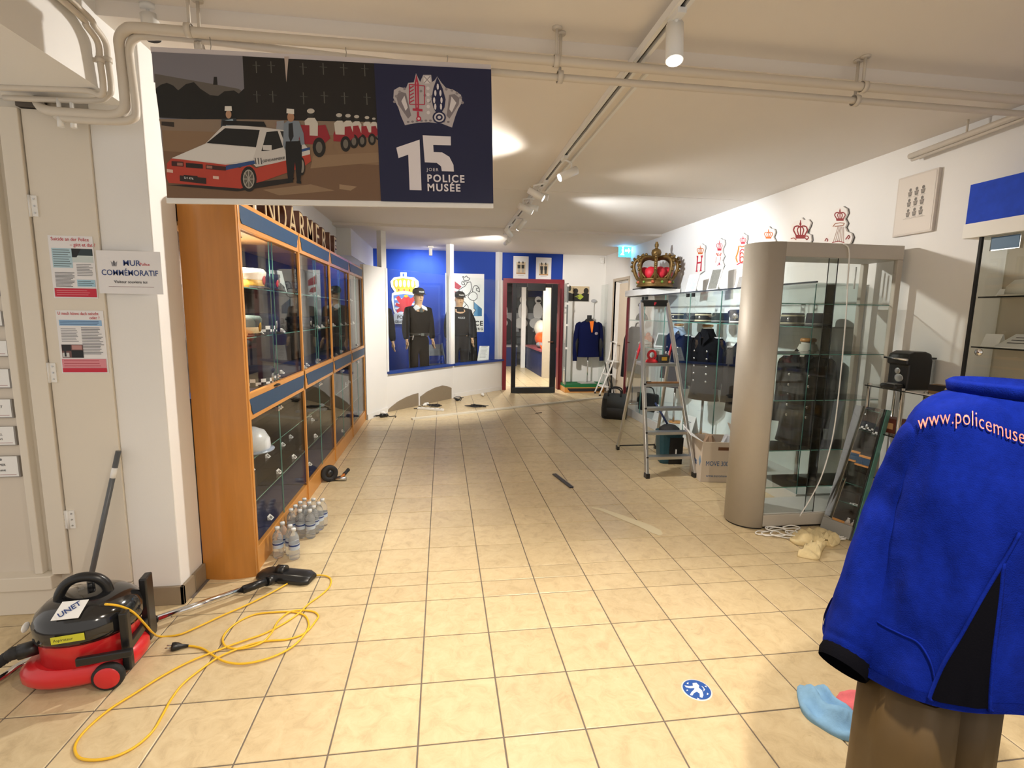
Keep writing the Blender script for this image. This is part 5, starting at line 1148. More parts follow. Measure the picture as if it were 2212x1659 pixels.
# ---- kepis
def kepi(name, label, u, kind, x=2.96, z=KSH):
    p = Xp(u, 690, x); t = thing(name, label, 'cap', (x, p.y, z+.001), R(-55)); F = Matrix.Rotation(R(-90), 3, 'Z')
    cloth = {'gold': BLACKM, 'dark': DKNAVY, 'grey': hm('kepi_grey','2e333c',.8), 'peak': DKNAVY, 'green': hm('kepi_green','1f2a2a',.8)}[kind]; r = .092
    if kind == 'peak':
        MB().lathe([(0,.0),(r*.92,.0),(r*.93,.05),(r*1.2,.10),(r*1.22,.115),(r*1.0,.135),(0,.14)], (0,0,0), 22).build('crown', cloth, t); MB().lathe([(r*.94,.002),(r*.96,.004),(r*.96,.022),(r*.94,.024)], (0,0,0), 22).build('band', CARD, t); MB().ell((0,-r*1.06,.075), (.03,.012,.038), 10, 6).build('badge', SILVER, t)
    else:
        MB().lathe([(0,.0),(r*1.0,.0),(r*.98,.04),(r*.94,.095),(r*.9,.105),(r*.6,.102),(0,.10)], (0,0,0), 22).build('crown', cloth, t)
        if kind == 'gold':
            for z_ in (.012, .075): MB().lathe([(r*1.003,z_),(r*1.015,z_+.002),(r*1.0,z_+.013),(r*.985,z_+.015)], (0,0,0), 22).build('band', hm('braid_cream','c9bfa0',.4), t)
            MB().ell((0,-r*1.0,.05), (.014,.008,.02), 10, 6).build('badge', SILVER, t)
        else: MB().lathe([(r*1.003,.012),(r*1.012,.014),(r*1.006,.022),(r*.99,.024)], (0,0,0), 22).build('band', hm('braid_grey','8a8a88',.5), t)
    pk = []
    for i in range(9):
        a = -pi/2-pi*.33+pi*.66*i/8; e = r*(1.0+.5*max(0, math.cos((a+pi/2)*1.35))); pk.append([(r*.95*math.cos(a), r*.95*math.sin(a), .008), (e*math.cos(a), e*math.sin(a), .0), (e*math.cos(a), e*math.sin(a), .004), (r*.95*math.cos(a), r*.95*math.sin(a), .014)])
    MB().loft(pk, smooth=False).build('peak', BLACK, t); return t
kepi('kepi', 'kepi with white bands on the glass shelf behind the ladder rail', 1462, 'gold'); kepi('kepi', 'dark blue kepi without gold on the shelf beside the white banded one', 1493, 'grey', 3.0)
kepi('kepi', 'black kepi with two cream braid bands above the double breasted tunic', 1519, 'gold', 2.92); kepi('kepi', 'dark green kepi next to the braided one on the shelf', 1556, 'green', 3.0); kepi('peaked_hat', 'tall navy peaked cap with silver badge on the vitrine shelf', 1597, 'peak', 2.93)
kepi('kepi', 'black kepi with braid seen through the silver showcase', 1712, 'gold', 2.93); kepi('kepi', 'plain dark cap next to the kepi seen through the silver showcase', 1768, 'dark', 2.99)
# ---- tunics on stands
def tunic(label, u, x, zs, L, material, collar, w=.175, dbl=True, patch=None, rz=-58, base=.116, stand=OAKL):
    p = Xp(u, 780, x); t = thing('uniform_tunic', label, 'uniform', (x, p.y, base), R(rz)); z0 = zs-base
    MB().loft(torso_rings(z0, L, w, .10, flare=1.02)).build('body', material, t)
    for s_ in (-1, 1): sleeve(t, s_, z0, material, .50, w, .052, .03, .0)
    MB().lathe([(.062,.05),(.072,.02),(.10,-.035),(.105,-.05)], (0,0,z0), 16).build('collar', collar, t)
    MB().tube([(0,0,z0-.02),(0,0,z0+.065)], .05, 14).build('bust_neck', WCLOTH, t); MB().lathe([(0,.07),(.056,.068),(.06,.075),(.06,.09),(.05,.097),(0,.098)], (0,0,z0), 16).build('neck_cap', stand, t)
    for s_ in (-1, 1):
        MB().hexa([(s_*.005,-.108,z0-.14),(s_*.085,-.100,z0-.05),(s_*.05,-.075,z0+.01),(s_*.02,-.085,z0-.02),(s_*.005,-.116,z0-.14),(s_*.088,-.112,z0-.05),(s_*.052,-.088,z0+.012),(s_*.02,-.098,z0-.02)]).build('lapel', material if patch is None else patch if s_ > 0 else material, t)
        MB().box((s_*.10,-.03,z0-.055), (s_*.18,.03,z0-.04)).build('epaulette', hm('epaulette_silver','b8b8ba',.4), t)
    for i in range(5):
        for s_ in ((-1, 1) if dbl else (-.1,)): MB().ell((s_*.075,-.122+.004*i,z0-.20-.085*i), (.012,.007,.012), 10, 6).build('button', SILVER, t)
    MB().tube([(0,0,0.01),(0,0,z0-L+.05)], .014, 8).build('stand_pole', STEEL if stand is OAKL else stand, t); MB().lathe([(0,0),(.09,0),(.09,.015),(.04,.025),(0,.025)], (.0,.06,0), 20).build('stand_base', stand, t)
    return t
TBLK = hm('tunic_black', '121216', .9, var=.1, vscale=30, spec=.1); TNAV = hm('tunic_navy', '161c2e', .9, var=.1, vscale=30, spec=.1)
tunic('black double breasted tunic with silver buttons and red collar patch below the braided kepi', 1524, 2.97, 1.315, .76, TBLK, TBLK, patch=None)
p = Xp(1524,780,2.97); 
tunic('navy tunic with pale blue shirt collar, partly behind the ladder', 1462, 2.98, 1.31, .72, TNAV, hm('collar_blue','9fb6d6',.6))
tunic('black uniform coat with silver buttons below the tall peaked cap', 1610, 2.97, 1.25, .70, TBLK, TBLK, dbl=False)
tunic('black tunic with belt and white collar seen through the silver showcase', 1742, 2.97, 1.24, .78, TBLK, WCLOTH, w=.18)
# red collar patches of the double breasted tunic
# ---- far vitrine contents
p = Xp(1365, 720, 2.97)
t = thing('police_cape', 'dark blue cape on a bust at the far end of the vitrine', 'cape', (2.98, p.y-.1, .116), R(-50))
MB().loft([[(rx*math.cos(a)*(1+.05*math.cos(8*a)), ry*math.sin(a)*(1+.05*math.cos(8*a)), z) for a in [2*pi*i/24 for i in range(24)]] for z, rx, ry in ((.42,.21,.15),(.7,.20,.14),(1.0,.18,.12),(1.15,.14,.10),(1.21,.06,.06))]).build('cape', hm('cape_dark','20242c',.85), t); MB().tube([(0,0,1.19),(.02,0,1.26),(.05,0,1.27)], .012, 8).build('hook', BLACK, t); MB().tube([(0,0,.01),(0,0,.45)], .014, 8).lathe([(0,0),(.13,0),(.13,.015),(0,.02)], (0,0,0), 18).build('stand', STEEL, t)
for u, x, lab, col, sx, sy, sz in ((1400, 3.08, 'orange clay figure on the middle vitrine shelf behind the ladder', 'a85a34', .07, .07, .14), (1393, 2.88, 'pale round cushion on the middle vitrine shelf behind the ladder', '9a938a', .10, .09, .07)):
    p = Xp(u, 730, x); t = thing('shelf_figure', lab, 'figure', (x, p.y, 1.071), R(20)); MB().ell((0,0,sz*.5), (sx,sy,sz*.5), 12, 8).build('body', hm('fig_'+col, col, .6), t); MB().ell((0,0,sz*1.05), (sx*.5,sy*.5,sz*.22), 10, 8).build('head', hm('fig_'+col, col, .6), t); MB().lathe([(0,0),(sx*.9,0),(sx*.8,.012),(0,.012)], (0,0,0), 14).build('foot', hm('fig_'+col, col, .6), t)
p = Xp(1425, 725, 2.95); t = thing('leaning_picture', 'white framed picture leaning on the middle vitrine shelf', 'picture', (2.95, p.y, 1.071), R(-70))
fr = [(-.09,0),(.09,0),(.09,.20),(-.09,.20)]; MB().prism(fr, (0,0,0), (1,0,0), Vector((0,.35,1)).normalized(), (0,-1,.35), .012).build('frame', CARD, t); MB().prism([(-.07,.02),(.07,.02),(.07,.18),(-.07,.18)], (0,-.0125,.004), (1,0,0), Vector((0,.35,1)).normalized(), (0,-1,.35), .001).build('picture', hm('pic_grey','7d8580',.5), t)
t = thing('black_satchel', 'black leather satchel standing low in the far vitrine', 'bag', (2.98, 6.95, .116), R(-60)); MB().box((-.15,-.06,0), (.15,.06,.26)).build('body', BLACKM, t, bevel=.03); MB().box((-.155,-.07,.12), (.155,-.058,.265)).build('flap', BLACK, t, bevel=.004); MB().tube(arc_ := smooth_path([(-.1,0,.25),(-.06,0,.34),(.06,0,.34),(.1,0,.25)], 5), .009, 8).build('handle', BLACK, t)
p = Xp(1383, 700, 3.02); t = thing('bust_figure', 'dark police bust figure on the top shelf behind the ladder top', 'figure', (3.0, p.y-.1, KSH+.001), R(-50)); MB().loft([[(rx*math.cos(a), rx*.7*math.sin(a), z) for a in [2*pi*i/16 for i in range(16)]] for z, rx in ((0,.10),(.06,.085),(.11,.04),(.13,.035),(.16,.05),(.20,.05),(.23,.03))]).build('bust', hm('bust_dark','35302e',.5), t); MB().lathe([(0,.06),(.055,.05),(.07,.02),(.06,0)], (0,0,.20), 16).build('cap', BLACKM, t)
# caption cards and folded sheets at the bottom
for u, v, s_, lab in ((1420, 875, .20, 'white printed sheet standing low in the middle vitrine behind the ladder steps'), (1478, 905, .22, 'large white printed sheet standing beside the ladder in the middle vitrine'), (1550, 920, .10, 'small white caption card on the vitrine floor under the black tunic'), (1575, 915, .14, 'white caption card on the vitrine floor behind the moving box')):
    p = Xp(u, v, 2.82); t = thing('caption_sheet', lab, 'card', (2.845, p.y, .116), R(-75))
    MB().hexa([(-s_/2,-.02,0),(s_/2,-.02,0),(s_/2,-.018,0),(-s_/2,-.018,0),(-s_/2,.045,s_),(s_/2,.045,s_),(s_/2,.047,s_),(-s_/2,.047,s_)]).build('sheet', CARD, t); MB().hexa([(-s_/2,.105,0),(s_/2,.105,0),(s_/2,.107,0),(-s_/2,.107,0),(-s_/2,.0475,s_),(s_/2,.0475,s_),(s_/2,.0495,s_),(-s_/2,.0495,s_)]).build('back_leaf', CARD, t)
    pt = Print((-s_/2,-.02,0), (1,0,0), Vector((0,.065,s_)).normalized()); lines(pt, '55585e', s_*.2, s_*.8, s_*.5, s_*.75, 3, s_*.035); pt.build('print', t, world=False)
# ---- things on top of the vitrines
a, b = Xp(1402,643,VX0-.03), Xp(1352,650,VX0-.03)
t = thing('crown_plinth', 'white box under the big crown on the far vitrine', 'box', (2.96, (a.y+b.y)/2, VZ+.013)); hy = (b.y-a.y)/2
MB().box((2.72-2.96,-hy,0), (.215,hy,.085)).build('box', PLAST, t, bevel=.003); MB().box((-.20,-hy+.06,.0851), (.20,hy-.2,.105)).build('cloth', BLACKM, t)
# crown
cz = VZ+.013+.106; cyc = (a.y+b.y)/2+.0
cc = Xp(1415, 600, 2.865); cr_y = cc.y
CG = mat('antique_gold', hexc('6e542a'), .48, .6, var=.45, vscale=60, bump=.3, bscale=120); CRED = hm('crown_velvet', 'c01a2c', .6, var=.2, vscale=40); GEM = hm('gem_green', '6a8a3a', .2)
t = thing('royal_crown', 'large antique gold crown with red velvet lining on the white box', 'crown', (2.865, cr_y, cz)); cs = .92
MB().lathe([(.205,0),(.235,.0),(.245,.012),(.235,.03),(.228,.04),(.232,.085),(.245,.095),(.24,.11),(.225,.115),(.205,.11)], (0,0,0), 32).build('circlet', CG, t)
for i in range(12):
    a_ = 2*pi*i/12; MB().ell((.236*math.cos(a_), .236*math.sin(a_), .062), (.018,.018,.018) if i % 2 else (.024,.024,.02), 10, 6).build('gem', GEM if i % 2 else hm('gem_ruby','b0583a',.2), t)
for i in range(8):
    a_ = 2*pi*i/8+R(22); c, s_ = math.cos(a_), math.sin(a_)
    pts = [(r*c, r*s_, z) for r, z in ((.225,.10),(.262,.17),(.285,.25),(.285,.31),(.262,.355),(.21,.385),(.14,.395),(.07,.385),(.03,.37))]
    ar_ = MB().tube(smooth_path(pts, 3), .024, 8).build('arch', CG, t)
    pm = MB()
    for r, z in ((.30,.22),(.315,.275),(.31,.33),(.285,.378),(.235,.412),(.18,.422)): pm.ell((r*c, r*s_, z), (.020,.020,.020), 8, 6)
    pm.build('pearls', CG, ar_)
    MB().tube(smooth_path([(.225*math.cos(a_-.22), .225*math.sin(a_-.22), .112), (.245*math.cos(a_-.1), .245*math.sin(a_-.1), .15), (.255*c, .255*s_, .19), (.245*math.cos(a_+.1), .245*math.sin(a_+.1), .15), (.225*math.cos(a_+.22), .225*math.sin(a_+.22), .112)], 3), .013, 6).build('leaf', CG, t)
    a2 = a_+R(22.5); MB().ell((.155*math.cos(a2), .155*math.sin(a2), .18), (.08,.08,.085), 12, 8).build('velvet', CRED, t)
MB().lathe([(0,.36),(.05,.365),(.04,.39),(.035,.40),(.06,.425),(.067,.46),(.055,.495),(.02,.515),(.016,.525),(.026,.54),(.028,.565),(.016,.59),(.02,.60),(0,.605)], (0,0,0), 18).build('orb', CG, t)
# photographs standing on the vitrine
for u, v, v2, x, wdt, col, lab in ((1491, 590, 628, 2.95, .16, 'c2cce0', 'white framed blue print standing on top of the middle vitrine'), (1538, 570, 622, 2.95, .15, '6f6f68', 'framed dark photograph standing on top of the middle vitrine'), (1612, 588, 622, 3.05, .30, '8a8680', 'grey mounted board standing on the vitrine beside the silver showcase')):
    p = Xp(u, v2, x); q_ = Xp(u, v, x); h_ = max(.15, q_.z-VZ-.01)
    t = thing('standing_photo', lab, 'photo', (x, p.y, VZ+.001), R(-72)); k_ = Vector((0,.28,1)).normalized()
    MB().prism([(-wdt/2,0),(wdt/2,0),(wdt/2,h_),(-wdt/2,h_)], (0,0,.0), (1,0,0), k_, (0,-1,.28), .01).build('frame', CARD, t); MB().prism([(-wdt*.4,h_*.12),(wdt*.4,h_*.12),(wdt*.4,h_*.85),(-wdt*.4,h_*.85)], (0,-.0105,.003), (1,0,0), k_, (0,-1,.28), .001).build('picture', hm('photo_'+col, col, .5, var=.3, vscale=40), t)
    MB().bar((0,.05,.1), (0,.15,.0), .03, .006).build('strut', CARD, t)

# ================================================================= CROWN MONOGRAMS ON THE RIGHT WALL
MONO = hm('mono_white', 'e6e2de', .5); MEDGE = hm('mono_edge', '6a686c', .6)
XM = XW-.001
def wallp(x, y):
    p = Xp(1480+x/5.821, 440+y/5.821, XW-.02); return p
def mono(label, outline, shapes):
    ps = [wallp(*q_) for q_ in outline]; zc = min(p.z for p in ps); yc = sum(p.y for p in ps)/len(ps)
    t = thing('crown_monogram', label, 'emblem', (XM, yc, zc), 0, 'crown monograms on the right wall')
    MB().prism([(yc-p.y, p.z-zc) for p in ps], (-.004,0,0), (0,-1,0), (0,0,1), (-1,0,0), .016).build('board', [MONO], t)
    cen = (sum(q_[0] for q_ in outline)/len(outline), sum(q_[1] for q_ in outline)/len(outline))
    ps2 = [wallp(cen[0]+(q_[0]-cen[0])*1.025, cen[1]+(q_[1]-cen[1])*1.012) for q_ in outline]
    MB().prism([(yc-p.y, p.z-zc) for p in ps2], (-.0005,0,0), (0,-1,0), (0,0,1), (-1,0,0), .006).build('backing', MEDGE, t)
    pt = Print((-.020,0,0), (0,-1,0), (0,0,1), lambda x, y: ((lambda p: (yc-p.y, p.z-zc))(wallp(x, y))), base=.0006)
    for kind, col, a_ in shapes:
        if kind == 'p': pt.poly(col, a_)
        elif kind == 'l': pt.line(col, a_[0], a_[1]*1.35)
        elif kind == 'e': pt.ell(col, *a_)
    pt.build('print', t, world=False)
def crown_shapes(x0, x1, y0, y1, col, sk=0):
    """small closed crown inside a px box; sk = how much the right side is higher"""
    w_, h_ = x1-x0, y1-y0; f = lambda a_, b_: (x0+w_*a_, y0+h_*b_-sk*a_)
    s_ = [('p', col, [f(.15,.78),f(.85,.78),f(.82,1),f(.18,1)])]
    for a_, b_ in ((.5,.5),(.28,.36),(.72,.64)): pass
    s_ += [('l', col, ([f(.2,.8),f(.02,.5),f(.1,.3),f(.3,.25),f(.46,.3)], w_*.07)), ('l', col, ([f(.8,.8),f(.98,.5),f(.9,.3),f(.7,.25),f(.54,.3)], w_*.07)), ('l', col, ([f(.38,.8),f(.28,.5),f(.34,.35),f(.48,.3)], w_*.06)), ('l', col, ([f(.62,.8),f(.72,.5),f(.66,.35),f(.52,.3)], w_*.06)), ('l', col, ([f(.5,.8),f(.5,.25)], w_*.06)), ('e', col, (x0+w_*.5, y0+h_*.14-sk*.5, w_*.07, h_*.12, 10)), ('l', col, ([f(.5,.1),f(.5,-.08)], w_*.05))]
    return s_
OR, RD, DR_ = 'c8692f', 'b8283a', '8e2a2c'
mono('white monogram with an orange crown over a red H', [(140,545),(160,525),(190,518),(205,500),(222,515),(245,525),(248,560),(236,620),(232,850),(178,888),(130,850),(142,630)], crown_shapes(150,235,535,635,OR)+[('p',RD,[(146,655),(168,655),(166,680),(160,735),(200,728),(204,680),(195,655),(225,648),(222,670),(214,690),(206,830),(212,845),(182,852),(190,830),(197,750),(158,755),(152,830),(160,855),(132,858),(140,835),(150,690)])])
mono('white monogram with red crown and curly base beside the H sign', [(385,480),(405,455),(430,450),(442,435),(460,448),(490,455),(495,510),(468,570),(470,620),(490,660),(465,720),(470,740),(485,775),(465,820),(435,850),(395,845),(380,760),(395,700),(370,670),(395,610),(385,540)], crown_shapes(395,470,470,590,RD)+[('l','c8502f',([(395,620),(410,655),(430,640),(445,655),(455,615)],7)),('l','c8502f',([(395,625),(400,640),(425,620)],6)),('l','c07a68',([(395,670),(385,740)],5)),('l','c07a68',([(450,665),(440,730)],5)),('l',RD,([(405,770),(420,800),(430,740),(445,790),(465,770)],7)),('l',RD,([(400,820),(425,800),(445,815)],6))])
mono('white monogram with orange interlaced letters next to the silver showcase', [(680,420),(715,395),(730,368),(745,385),(775,400),(775,450),(762,490),(790,560),(800,620),(785,700),(775,790),(710,825),(635,810),(630,760),(640,730),(610,660),(640,600),(670,530),(690,490)], crown_shapes(690,768,410,505,RD)+[('l','cf7a2c',([(680,530),(665,610),(640,680),(660,740)],13)),('l','cf6a2c',([(690,530),(715,545),(770,525)],10)),('l','c8502f',([(690,640),(715,610),(740,640),(738,720),(700,740),(690,690),(720,660),(740,690)],9)),('l',RD,([(690,730),(692,600),(720,570),(760,600)],9)),('l',RD,([(650,770),(690,745),(740,745),(755,770)],10)),('l',RD,([(735,700),(765,690)],8))])
mono('white monogram with orange crown, its base behind the silver showcase top', [(970,400),(985,345),(1030,325),(1055,285),(1072,310),(1120,320),(1132,360),(1110,420),(1140,480),(1120,560),(1000,560),(980,480),(985,430)], crown_shapes(995,1105,330,440,OR))
mono('white monogram with dark red tall crown and curled foot above the silver showcase', [(1340,270),(1380,220),(1440,205),(1465,175),(1490,205),(1550,200),(1580,240),(1560,300),(1525,350),(1540,375),(1580,390),(1588,460),(1560,520),(1500,640),(1470,690),(1410,710),(1340,690),(1335,620),(1340,500),(1300,460),(1360,420),(1365,360),(1335,320)], crown_shapes(1360,1545,225,440,DR_)+[('l',DR_,([(1500,410),(1540,405),(1555,430),(1530,455),(1515,430)],10)),('l','a85a4c',([(1330,440),(1370,430),(1400,455)],9)),('l',DR_,([(1370,640),(1385,675),(1375,650)],9)),('l',DR_,([(1440,650),(1465,655),(1480,645)],9))])
mono('white monogram with red crown and draped scallop shape, highest on the right wall', [(1870,130),(1890,75),(1930,45),(1985,35),(2030,65),(2040,120),(2005,190),(2035,245),(2010,300),(2035,350),(2085,370),(2105,420),(2080,490),(2040,540),(1900,560),(1760,540),(1745,480),(1800,400),(1840,340),(1830,270),(1890,215)], crown_shapes(1878,2020,75,215,DR_)+[('l','9c6a52',([(1860,290),(1890,250),(1950,240),(2005,245),(1990,275),(1940,280),(1880,285)],8))]+[('l','a08070',([(1925+14*i,290),(1925-60+26*i,480)],5)) for i in range(6)]+[('l',DR_,([(1760,470),(1780,435),(1800,455),(1785,475)],9)),('l',DR_,([(2020,450),(2060,395),(2075,420),(2050,445)],10)),('l',DR_,([(1850,490),(1930,470),(2005,490)],8))])
# framed crest poster
a, b = Xp(1942,388,XW), Xp(2022,498,XW); yL, yR = 3.312, 3.015; zb2, zt2 = 2.078, 2.477
t = thing('framed_poster', 'pale framed poster of small crests high on the right wall', 'picture', (XM, (yL+yR)/2, zb2)); hw = (yL-yR)/2; ht = zt2-zb2
MB().box((-.022,-hw,0), (0,hw,ht)).build('frame', hm('frame_pale','cfc6bc',.5), t, bevel=.003)
MB().box((-.0235,-hw+.012,.012), (-.022,hw-.012,ht-.012)).build('mount', hm('poster_cream','d9d0c6',.5), t)
pt = Print((-.0235,hw,0), (0,-1,0), (0,0,1))
for i in range(3):
    for j in range(3):
        x, y = hw*2*(.36+.16*i), ht*(.38+.17*j); pt.ell('6e675f', x, y+.012, .010, .012, 8).poly('6e675f', [(x-.016,y),(x-.01,y-.03),(x+.01,y-.03),(x+.016,y)]).ell('8d8378', x, y-.01, .012, .012, 7).rect('9a9085', x-.02, y-.037, x+.02, y-.035)
pt.rect('a09588', hw*.5, ht*.27, hw*1.6, ht*.275); pt.build('print', t, world=False)

# ================================================================= SILVER SHOWCASE
SIL = mat('silver_powder', hexc('bdb6aa'), .55, .2, var=.03, vscale=30)
sx0, sx1, sy0, sy1, SZ = 2.08, 3.135, 3.155, 3.475, 2.0
t = thing('silver_showcase', 'tall silver showcase with rounded aluminium column and glass shelves', 'showcase', (2.5, 3.3, 0)); W = dict(parent=t, world=True)
def dcol(o_=0): # bullnose plan
    cx_, cy_, r_ = sx0+.165, (sy0+sy1)/2, (sy1-sy0)/2
    return [(sx0+.165+.01, sy0-o_)]+[(cx_+(.165+o_)*math.cos(a_), cy_+(r_+o_)*math.sin(a_)) for a_ in [-pi/2-pi*i/18 for i in range(19)]]+[(sx0+.175, sy1+o_), (sx0+.15, sy1-.06), (sx0+.15, sy0+.06)]
MB().loft([[(x, y, z) for x, y in dcol()] for z in (.012, SZ)], smooth=False).build('column', SIL, smooth=False, **W)
o = MB().loft([[(x, y, z) for x, y in dcol(-.008)] for z in (0, .012)], smooth=False).build('column_foot', BLACKM, **W)
for ob in t.children:
    if ob.name.startswith('column'):
        for pgn in ob.data.polygons: pgn.use_smooth = abs(pgn.normal.z) < .5
MB().box((sx0+.175, sy0, .02), (sx1, sy1, .105)).build('base', SIL, bevel=.004, **W); MB().box((sx0+.175, sy0+.02, 0), (sx1-.02, sy1-.02, .02)).build('foot', BLACKM, **W)
MB().box((sx0+.175, sy0, SZ-.095), (sx1, sy1, SZ)).build('header', SIL, bevel=.004, **W)
MB().box((sx1-.04, sy0, .105), (sx1, sy0+.035, SZ-.095)).build('post', SIL, bevel=.004, **W); MB().box((sx1-.04, sy1-.035, .105), (sx1, sy1, SZ-.095)).build('post', SIL, bevel=.004, **W)
MB().box((sx0+.176, sy0+.02, .1052), (sx1-.01, sy1-.01, .112)).build('floor_panel', hm('floor_pale','d5d5d2',.4), **W)
xm = 2.62
for a, b, y in ((sx0+.18, xm+.03, sy0+.008), (xm-.03, sx1-.045, sy0+.018)):
    pn = MB().box((a, y, .113), (b, y+.005, SZ-.097)).build('glass_door', GLASS, **W); e = b if a < 2.4 else a
    MB().box((e-.0015, y-.0005, .113), (e+.0015, y+.0055, SZ-.097)).build('pane_edge', hm('edge_black','151a1a',.3), pn, world=True)
MB().box((sx0+.18, sy1-.013, .113), (sx1-.045, sy1-.008, SZ-.097)).build('back_glass', GLASS, **W)
for z in (1.60, 1.255, .93, .57, .30):
    MB().box((sx0+.18, sy0+.03, z-.006), (sx1-.01, sy1-.02, z)).build('shelf', GLASS, **W); MB().box((sx0+.18, sy0+.0295, z-.006), (sx1-.01, sy0+.0305, z)).build('shelf_edge', GEDGE, **W)
for xx in (sx1-.10, sx1-.16):
    MB().tube([(xx, sy1-.03, 1.72), (xx, sy1-.03, 1.88)], .006, 8).build('tube_lamp', CARD, **W)
# cable hanging down its front
t = thing('white_cable', 'white cable hanging down the front glass of the silver showcase', 'cable', Zp(1715,1135,0))
cpx = [(1822,527),(1834,540),(1832,600),(1826,700),(1815,820),(1803,920),(1790,980),(1770,1040),(1740,1095)]
MB().tube(smooth_path([Yp(u, v, sy0-.008) for u, v in cpx]+[Zp(1712,1136,.006)], 4), .0045, 6).build('cord', PLAST, t, world=True)
t = thing('cable_coil', 'coil of white cable on the tiles in front of the silver showcase', 'cable', Zp(1680,1152,0)); cl = Zp(1672,1153,.006); random.seed(5); pts = []
for i in range(44):
    a_ = i*.62; r_ = .085+.035*math.sin(i*1.7); pts.append((cl.x+r_*1.25*math.cos(a_)+.0022*i, cl.y+r_*.75*math.sin(a_), .006+.0006*i))
MB().tube(smooth_path(pts, 3), .0045, 6).build('coil', PLAST, t, world=True)
t = thing('cable_coil', 'second white cable coil beside the leaning glass panel', 'cable', Zp(1745,1158,0)); cl = Zp(1810,1163,.006); pts = []
for i in range(26):
    a_ = i*.7; r_ = .07+.03*math.sin(i*2.3); pts.append((cl.x-.02+r_*1.2*math.cos(a_)-.003*i, cl.y+r_*.6*math.sin(a_), .006+.0006*i))
MB().tube(smooth_path(pts, 3), .0045, 6).build('coil', PLAST, t, world=True)

# ================================================================= ALUMINIUM LADDER
FL, FR_, BL_, BR_ = Zp(1397,1032), Zp(1500,1030), Zp(1334,971), Zp(1416,969)
TLp, TRp = Yp(1385,655,4.86), Yp(1441,655,4.86)
t = thing('step_ladder', 'aluminium step ladder with black top bar and tools on its platform', 'ladder', ((FL.x+BR_.x)/2, 4.86, 0)); W = dict(parent=t, world=True)
MB().bar(FL+Vector((0,0,.02)), TLp, .028, .05, (0,1,.3)).build('front_rail', ALU, bevel=.004, **W); MB().bar(FR_+Vector((0,0,.02)), TRp, .028, .05, (0,1,.3)).build('front_rail', ALU, bevel=.004, **W)
def at_v(v):
    lo, hi = 0., 1.
    for _ in range(40):
        m_ = (lo+hi)/2; P_ = ((FL+FR_)/2).lerp((TLp+TRp)/2, m_)
        if pix(P_)[1] > v: lo = m_
        else: hi = m_
    return lo
for v in (985, 932, 880, 828):
    f = at_v(v); a, b = FL.lerp(TLp, f), FR_.lerp(TRp, f)
    sp = MB().box((a.x, a.y-.03, a.z-.028), (b.x, a.y+.055, a.z)).build('step', ALU, bevel=.003, **W)
    for e in (a, b): MB().cbox((e.x, a.y-.01, a.z-.004), (.022,.05,.014)).build('step_clip', BLACKM, sp, world=True)
f = at_v(784); a, b = FL.lerp(TLp, f), FR_.lerp(TRp, f); PZ = a.z
MB().box((a.x, a.y-.03, PZ-.03), (b.x, a.y+.25, PZ)).build('platform', ALU, bevel=.003, **W)
for bf, ft, e in ((BL_, TLp, a), (BR_, TRp, b)):
    top = Vector((e.x+.0, e.y+.16, PZ+.10)); MB().bar(bf+Vector((0,0,.03)), top, .022, .035, (0,1,.3)).build('rear_rail', ALU, bevel=.003, **W)
    MB().bar(top-Vector((0,-.02,.07)), FL.lerp(TLp, .78) if e is a else FR_.lerp(TRp, .78), .012, .03).build('red_hinge', hm('hinge_red','c8283a',.4), **W)
    MB().cbox((bf.x, bf.y, .025), (.03,.045,.05)).build('foot', BLACK, **W)
for e in (FL, FR_): MB().cbox((e.x, e.y, .022), (.036,.06,.044)).build('foot', BLACK, **W)
MB().tube([BL_+Vector((0,0,.045)), BR_+Vector((0,0,.045))], .008, 8).build('rear_brace', BLACKM, **W)
MB().bar(TLp+Vector((-.0,0,.0)), TRp, .05, .065).build('top_bar', BLACK, bevel=.008, **W)
text_mesh('brand_mark', 'r', .05, RED, t, Vector(((TLp.x+TRp.x)/2, TLp.y-.027, TLp.z-.015))-t.location, (1,0,0), (0,0,1), .002, 'CENTER', 1, .003)
# tools on the ladder
c = Yp(1408, 772, a.y+.08); t = thing('suction_lifter', 'red glass suction lifter on the ladder platform', 'tool', (c.x, a.y+.08, PZ+.001))
RT = hm('tool_red','c8222e',.35); MB().lathe([(0,0),(.058,0),(.058,.012),(.04,.03),(.03,.034),(0,.034)], (0,0,0), 20).build('cup', RT, t); MB().tube([(.038*math.cos(q_), 0, .072+.04*math.sin(q_)) for q_ in [2*pi*i/18 for i in range(18)]], .013, 8, closed=True).build('ring_handle', RT, t)
c = Yp(1432, 772, a.y+.06); t = thing('tool_pouch', 'black tool pouch with yellow label on the ladder platform', 'pouch', (c.x+.005, a.y+.07, PZ+.001)); MB().box((-.055,-.04,0), (.055,.04,.075)).build('pouch', BLACKM, t, bevel=.012); MB().box((-.03,-.0415,.02), (.025,-.0395,.055)).build('label', hm('pouch_label','b8902a',.5), t); MB().tube([(.02,0,.07),(.03,0,.11)], .006, 6).build('tool', STEEL, t)
f = at_v(828); a, b = FL.lerp(TLp, f), FR_.lerp(TRp, f); t = thing('hand_saw', 'brown wooden batten lying across an upper ladder step', 'batten', ((a.x+b.x)/2, a.y, a.z+.001)); MB().box((a.x-b.x)*.45 and ((a.x-b.x)*.42,-.015,0), ((b.x-a.x)*.55,.02,.014)).build('batten', hm('batten_brown','8a6238',.6), t); MB().tube([((a.x-b.x)*.42,0,.009),((a.x-b.x)*.30,0,.009)], .012, 8).build('dark_end', BLACKM, t)

